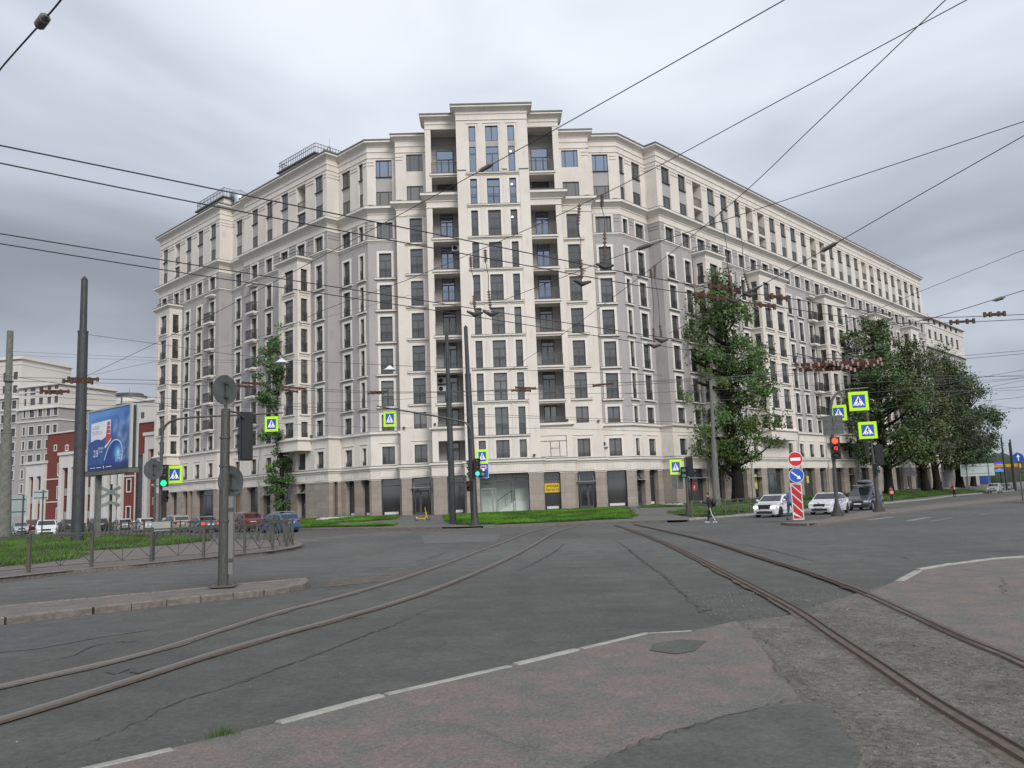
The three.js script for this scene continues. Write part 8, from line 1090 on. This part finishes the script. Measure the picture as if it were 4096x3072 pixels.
{ // red brick school
  const t = thing('school_building', 'red brick school with pale pier blocks and tall window bays', 'building', [0, 0, 0]); const s = wseg([-79.5, 133.5], [-44.5, 112.5]), L = s.L, red = new MB(), pale = new MB(), sp = new MB(), tr = new MB(); const holes = []; const G = -1.1;
  const bays = [[0.2, 4.6, 9.6, 2], [9.6, 14.6, 10.6, 2], [16, 20.4, 10.6, 2], [21.5, 25, 10.6, 2], [31.2, L, 12.2, 3]];
  for (const [a0, a1, hh, n] of bays) { const w = (a1 - a0) / n; for (let i = 0; i <= n; i++) { const x = a0 + w * i; { const k = new MB(); boxS(k, s, x - 0.4, x + 0.4, G, hh, 0, 0.5); mesh('pier', k, bgMat.pier, t); } } boxS(pale, s, a0 - 0.42, a1 + 0.42, hh - 2.0, hh, 0, 0.46); boxS(pale, s, a0 - 0.6, a1 + 0.6, hh, hh + 0.45, 0, 0.7); for (let i = 0; i < n; i++) { const c = a0 + w * (i + 0.5) + 0.15; for (const h of [hh - 5.2, hh - 8.8]) { holes.push({ a0: c - 0.7, a1: c + 0.7, h0: h, h1: h + 2.9 }); bgWindow(s, c, h, 1.4, 2.9, t); { const k = new MB(); boxS(k, s, c - 0.8, c + 0.8, h - 1.15, h - 0.02, 0, 0.06); mesh('spandrel_panel', k, bgMat.sp, t); } } } }
  for (const [a, h] of [[8.6, 7.6], [8.6, 4.0], [8.6, 0.6], [7.2, 11.6], [19.2, 7.0], [26.6, 4.4], [26.6, 0.4], [10.4, 11.4]]) { const w = h > 11 ? 0.5 : 0.85, hh = h > 11 ? 0.7 : 1.7; holes.push({ a0: a - w / 2, a1: a + w / 2, h0: h, h1: h + hh }); bgWindow(s, a, h, w, hh, t); for (const q of [[a - w / 2 - 0.18, a - w / 2, h - 0.18, h + hh + 0.18], [a + w / 2, a + w / 2 + 0.18, h - 0.18, h + hh + 0.18], [a - w / 2, a + w / 2, h + hh, h + hh + 0.18], [a - w / 2, a + w / 2, h - 0.18, h]]) boxS(tr, s, ...q, 0, 0.06); }
  holes.push({ a0: 28.2, a1: 29.9, h0: G + 0.6, h1: 9.5 }); { const f = new MB(); for (let k = 0; k < 6; k++) boxS(f, s, 28.2, 29.9, G + 0.6 + k * 2, G + 0.7 + k * 2, -0.3, -0.15); const o = mesh('stair_window', f, B.frame, t); const g = new MB(); qS(g, s, [[28.2, G + 0.6, -0.2], [29.9, G + 0.6, -0.2], [29.9, 9.5, -0.2], [28.2, 9.5, -0.2]]); mesh('pane', g, bgMat.glass, o); boxS(tr, s, 28, 28.2, G, 9.7, 0, 0.1); boxS(tr, s, 29.9, 30.1, G, 9.7, 0, 0.1); }
  wall(red, s, 0, 4.8, G, 9.4, holes, 0.3); wall(red, s, 4.8, L, G, 14.2, holes, 0.3); boxS(tr, s, 4.7, L + 0.1, 14.2, 14.45, -12, 0.15); for (const h of [7.0, 3.4, 0.1]) boxS(tr, s, 4.8, 9.2, h - 0.1, h + 0.08, 0, 0.08); boxS(tr, s, 25, 28, 6.5, 6.7, 0, 0.08); for (let k = 0; k < 8; k++) for (const [p, q] of [[4.8, 8.1], [25.4, 28]]) boxS(red, s, p, q, 4.0 + k * 0.38, 4.06 + k * 0.38, 0, 0.03);
  red.quadN(s.pt(4.8, 9.4, 0), s.pt(4.8, 14.2, 0), s.pt(4.8, 14.2, -12), s.pt(4.8, 9.4, -12), s.T.map((v) => -v)); red.quadN(s.pt(0, G, 0), s.pt(0, 9.4, 0), s.pt(0, 9.4, -12), s.pt(0, G, -12), s.T.map((v) => -v)); red.quadN(s.pt(0, 9.4, 0), s.pt(4.8, 9.4, 0), s.pt(4.8, 9.4, -12), s.pt(0, 9.4, -12), [0, 1, 0]);
  mesh('brick_wall', red, bgMat.brick, t); mesh('pale_fascia', pale, bgMat.pier, t); mesh('stone_trim', tr, bgMat.pier, t);
}
// the next block along the street, mostly behind the trees
bgBlock('next pale apartment block along the street beyond the long wing', [76.8, 150.5], [97, 171.8], 16, 33.5, -1.5, Array.from({ length: 7 }, (_, i) => [3 + i * 3.6, 1.5]), [...rowsFor(0, 6, 3.3), [24, 1.8], [28.6, 1.8], [31.6, 1.8]], { upper: 27 });
// things at the far end of the street
{ const t = thing('petrol_station', 'petrol station canopy with a yellow and red edge glimpsed behind the trees', 'petrol station', [104, -1.6, -186], -0.6); const m = new MB(); m.box(-9, 9, 5.0, 5.9, -4, 4); mesh('canopy', m, std([0.6, 0.42, 0.03], 0.5), t); const r = new MB(); r.box(-9.02, 9.02, 5.0, 5.25, 3.98, 4.05); mesh('red_stripe', r, std([0.5, 0.03, 0.02], 0.5), t); for (const x of [-6, 0, 6]) { const p = new MB(); p.box(x - 0.2, x + 0.2, 0, 5, -0.2, 0.2); mesh('pillar', p, B.white, t); } const k = new MB(); k.box(-8, 2, 0, 4.2, -14, -8); mesh('kiosk', k, std([0.05, 0.12, 0.35], 0.5), t); }
{ const tx = canvas(128, 128, (x, w) => { const g = x.createLinearGradient(0, 0, 0, w); g.addColorStop(0, '#6a48c8'); g.addColorStop(0.5, '#4a58d8'); g.addColorStop(1, '#5aa0f0'); x.fillStyle = g; x.fillRect(0, 0, w, w); x.fillStyle = 'rgba(255,255,255,0.75)'; x.fillRect(34, 30, 60, 10); x.beginPath(); x.arc(58, 80, 22, 0, 7); x.fillStyle = 'rgba(160,220,255,0.7)'; x.fill(); }); const t = thing('led_screen', 'small bright violet advertising screen far down the street', 'screen', [118.2, 4.0, -200], -0.5); const m = new MB(); m.box(-1.1, 1.1, -1.25, 1.25, -0.3, -0.01); m.box(-0.15, 0.15, -5.6, -1.25, -0.25, -0.05); mesh('cabinet', m, S.black, t); const f = mesh('screen', face(2.1, 2.4), new THREE.MeshStandardMaterial({ color: 0x111111, emissiveMap: tx, emissive: lin(1, 1, 1), emissiveIntensity: 0.75, map: tx }), t); f.position.z = 0.005; }
[[95.5, 160], [99, 163], [103, 170], [110, 176]].forEach(([x, d], i) => { bigPost(['first', 'second', 'third', 'fourth'][i] + ' of the thin far posts standing behind the last tree', x, gy(x, d), d, 10.5 - i * 0.3, 0.22, 0.16, S.pole, { name: 'far_post', cap: false, sides: 8 }); });
{ const m = new MB(); for (let k = 0; k < 260; k++) { const x = RR(215, 520), d = 430 + RR(-20, 60), h = RR(5, 12), r = RR(5, 11); m.add(new THREE.IcosahedronGeometry(1, 1), new THREE.Matrix4().makeScale(r, h, r).setPosition(x, gy(x, d) + h * 0.5, -d)); } const o = struct('treeline', m, std([0.045, 0.06, 0.04], 1), 'stuff'); tag(o, 'low dark line of far trees closing the street at the horizon', 'treeline'); }
{ const m = new MB(); for (let k = 0; k < 160; k++) { const x = RR(-330, -150), d = 330 + RR(-10, 50), h = RR(4, 8), r = RR(6, 11); m.add(new THREE.IcosahedronGeometry(1, 1), new THREE.Matrix4().makeScale(r, h, r).setPosition(x, gy(x, d) + h * 0.5, -d)); } const o = struct('treeline', m, std([0.045, 0.06, 0.04], 1), 'stuff'); tag(o, 'low dark line of far trees beyond the apartment towers', 'treeline'); }
// small litter and stones on the near ground
{ const g = new THREE.IcosahedronGeometry(1, 0), I = new THREE.InstancedMesh(g, std([0.16, 0.155, 0.15], 0.95), 2600), q = new THREE.Matrix4(), c = new THREE.Color(); let k = 0; while (k < 2600) { const x = RR(-5, 8), d = RR(4.6, 14); const inBed = x > 1.9 + (d - 5) * 0.1 && x < 5.2; if (R() > (inBed ? 1 : 0.03)) continue; const s = RR(0.003, 0.011) * (R() > 0.97 ? 1.8 : 1); q.compose(new THREE.Vector3(x, gy(x, d) + (inBed ? 0.026 : x > -3 && d < 9 ? 0.034 : 0.002), -d), new THREE.Quaternion().setFromEuler(new THREE.Euler(R() * 6, R() * 6, R() * 6)), new THREE.Vector3(s, s * 0.6, s * RR(0.7, 1.4))); I.setMatrixAt(k, q); const t = RR(0.4, 1.5); I.setColorAt(k, c.setRGB(t, t * 0.97, t * 0.92)); k++; } I.name = numbered('gravel'); I.userData = { kind: 'stuff', label: 'small stones and grit scattered over the track bed and pavement', category: 'gravel' }; scene.add(I); }
{ const t = thing('weed', 'tuft of grass growing in a gap of the kerb in front', 'weed', [-2.22, gy(0, 6.3) + 0.01, -6.3]); const m = new MB(); for (let k = 0; k < 120; k++) { const a = R() * 6.28, r = R() * 0.09, l = RR(0.04, 0.1), b = [Math.cos(a) * r * 1.6, 0, Math.sin(a) * r], e = [b[0] + RR(-0.05, 0.05), l, b[2] + RR(-0.04, 0.04)]; m.tri([b[0] - 0.004, 0, b[2]], [b[0] + 0.004, 0, b[2]], e); } mesh('blades', m, std([0.06, 0.10, 0.025], 0.8), t); }
renderer.render(scene, camera);
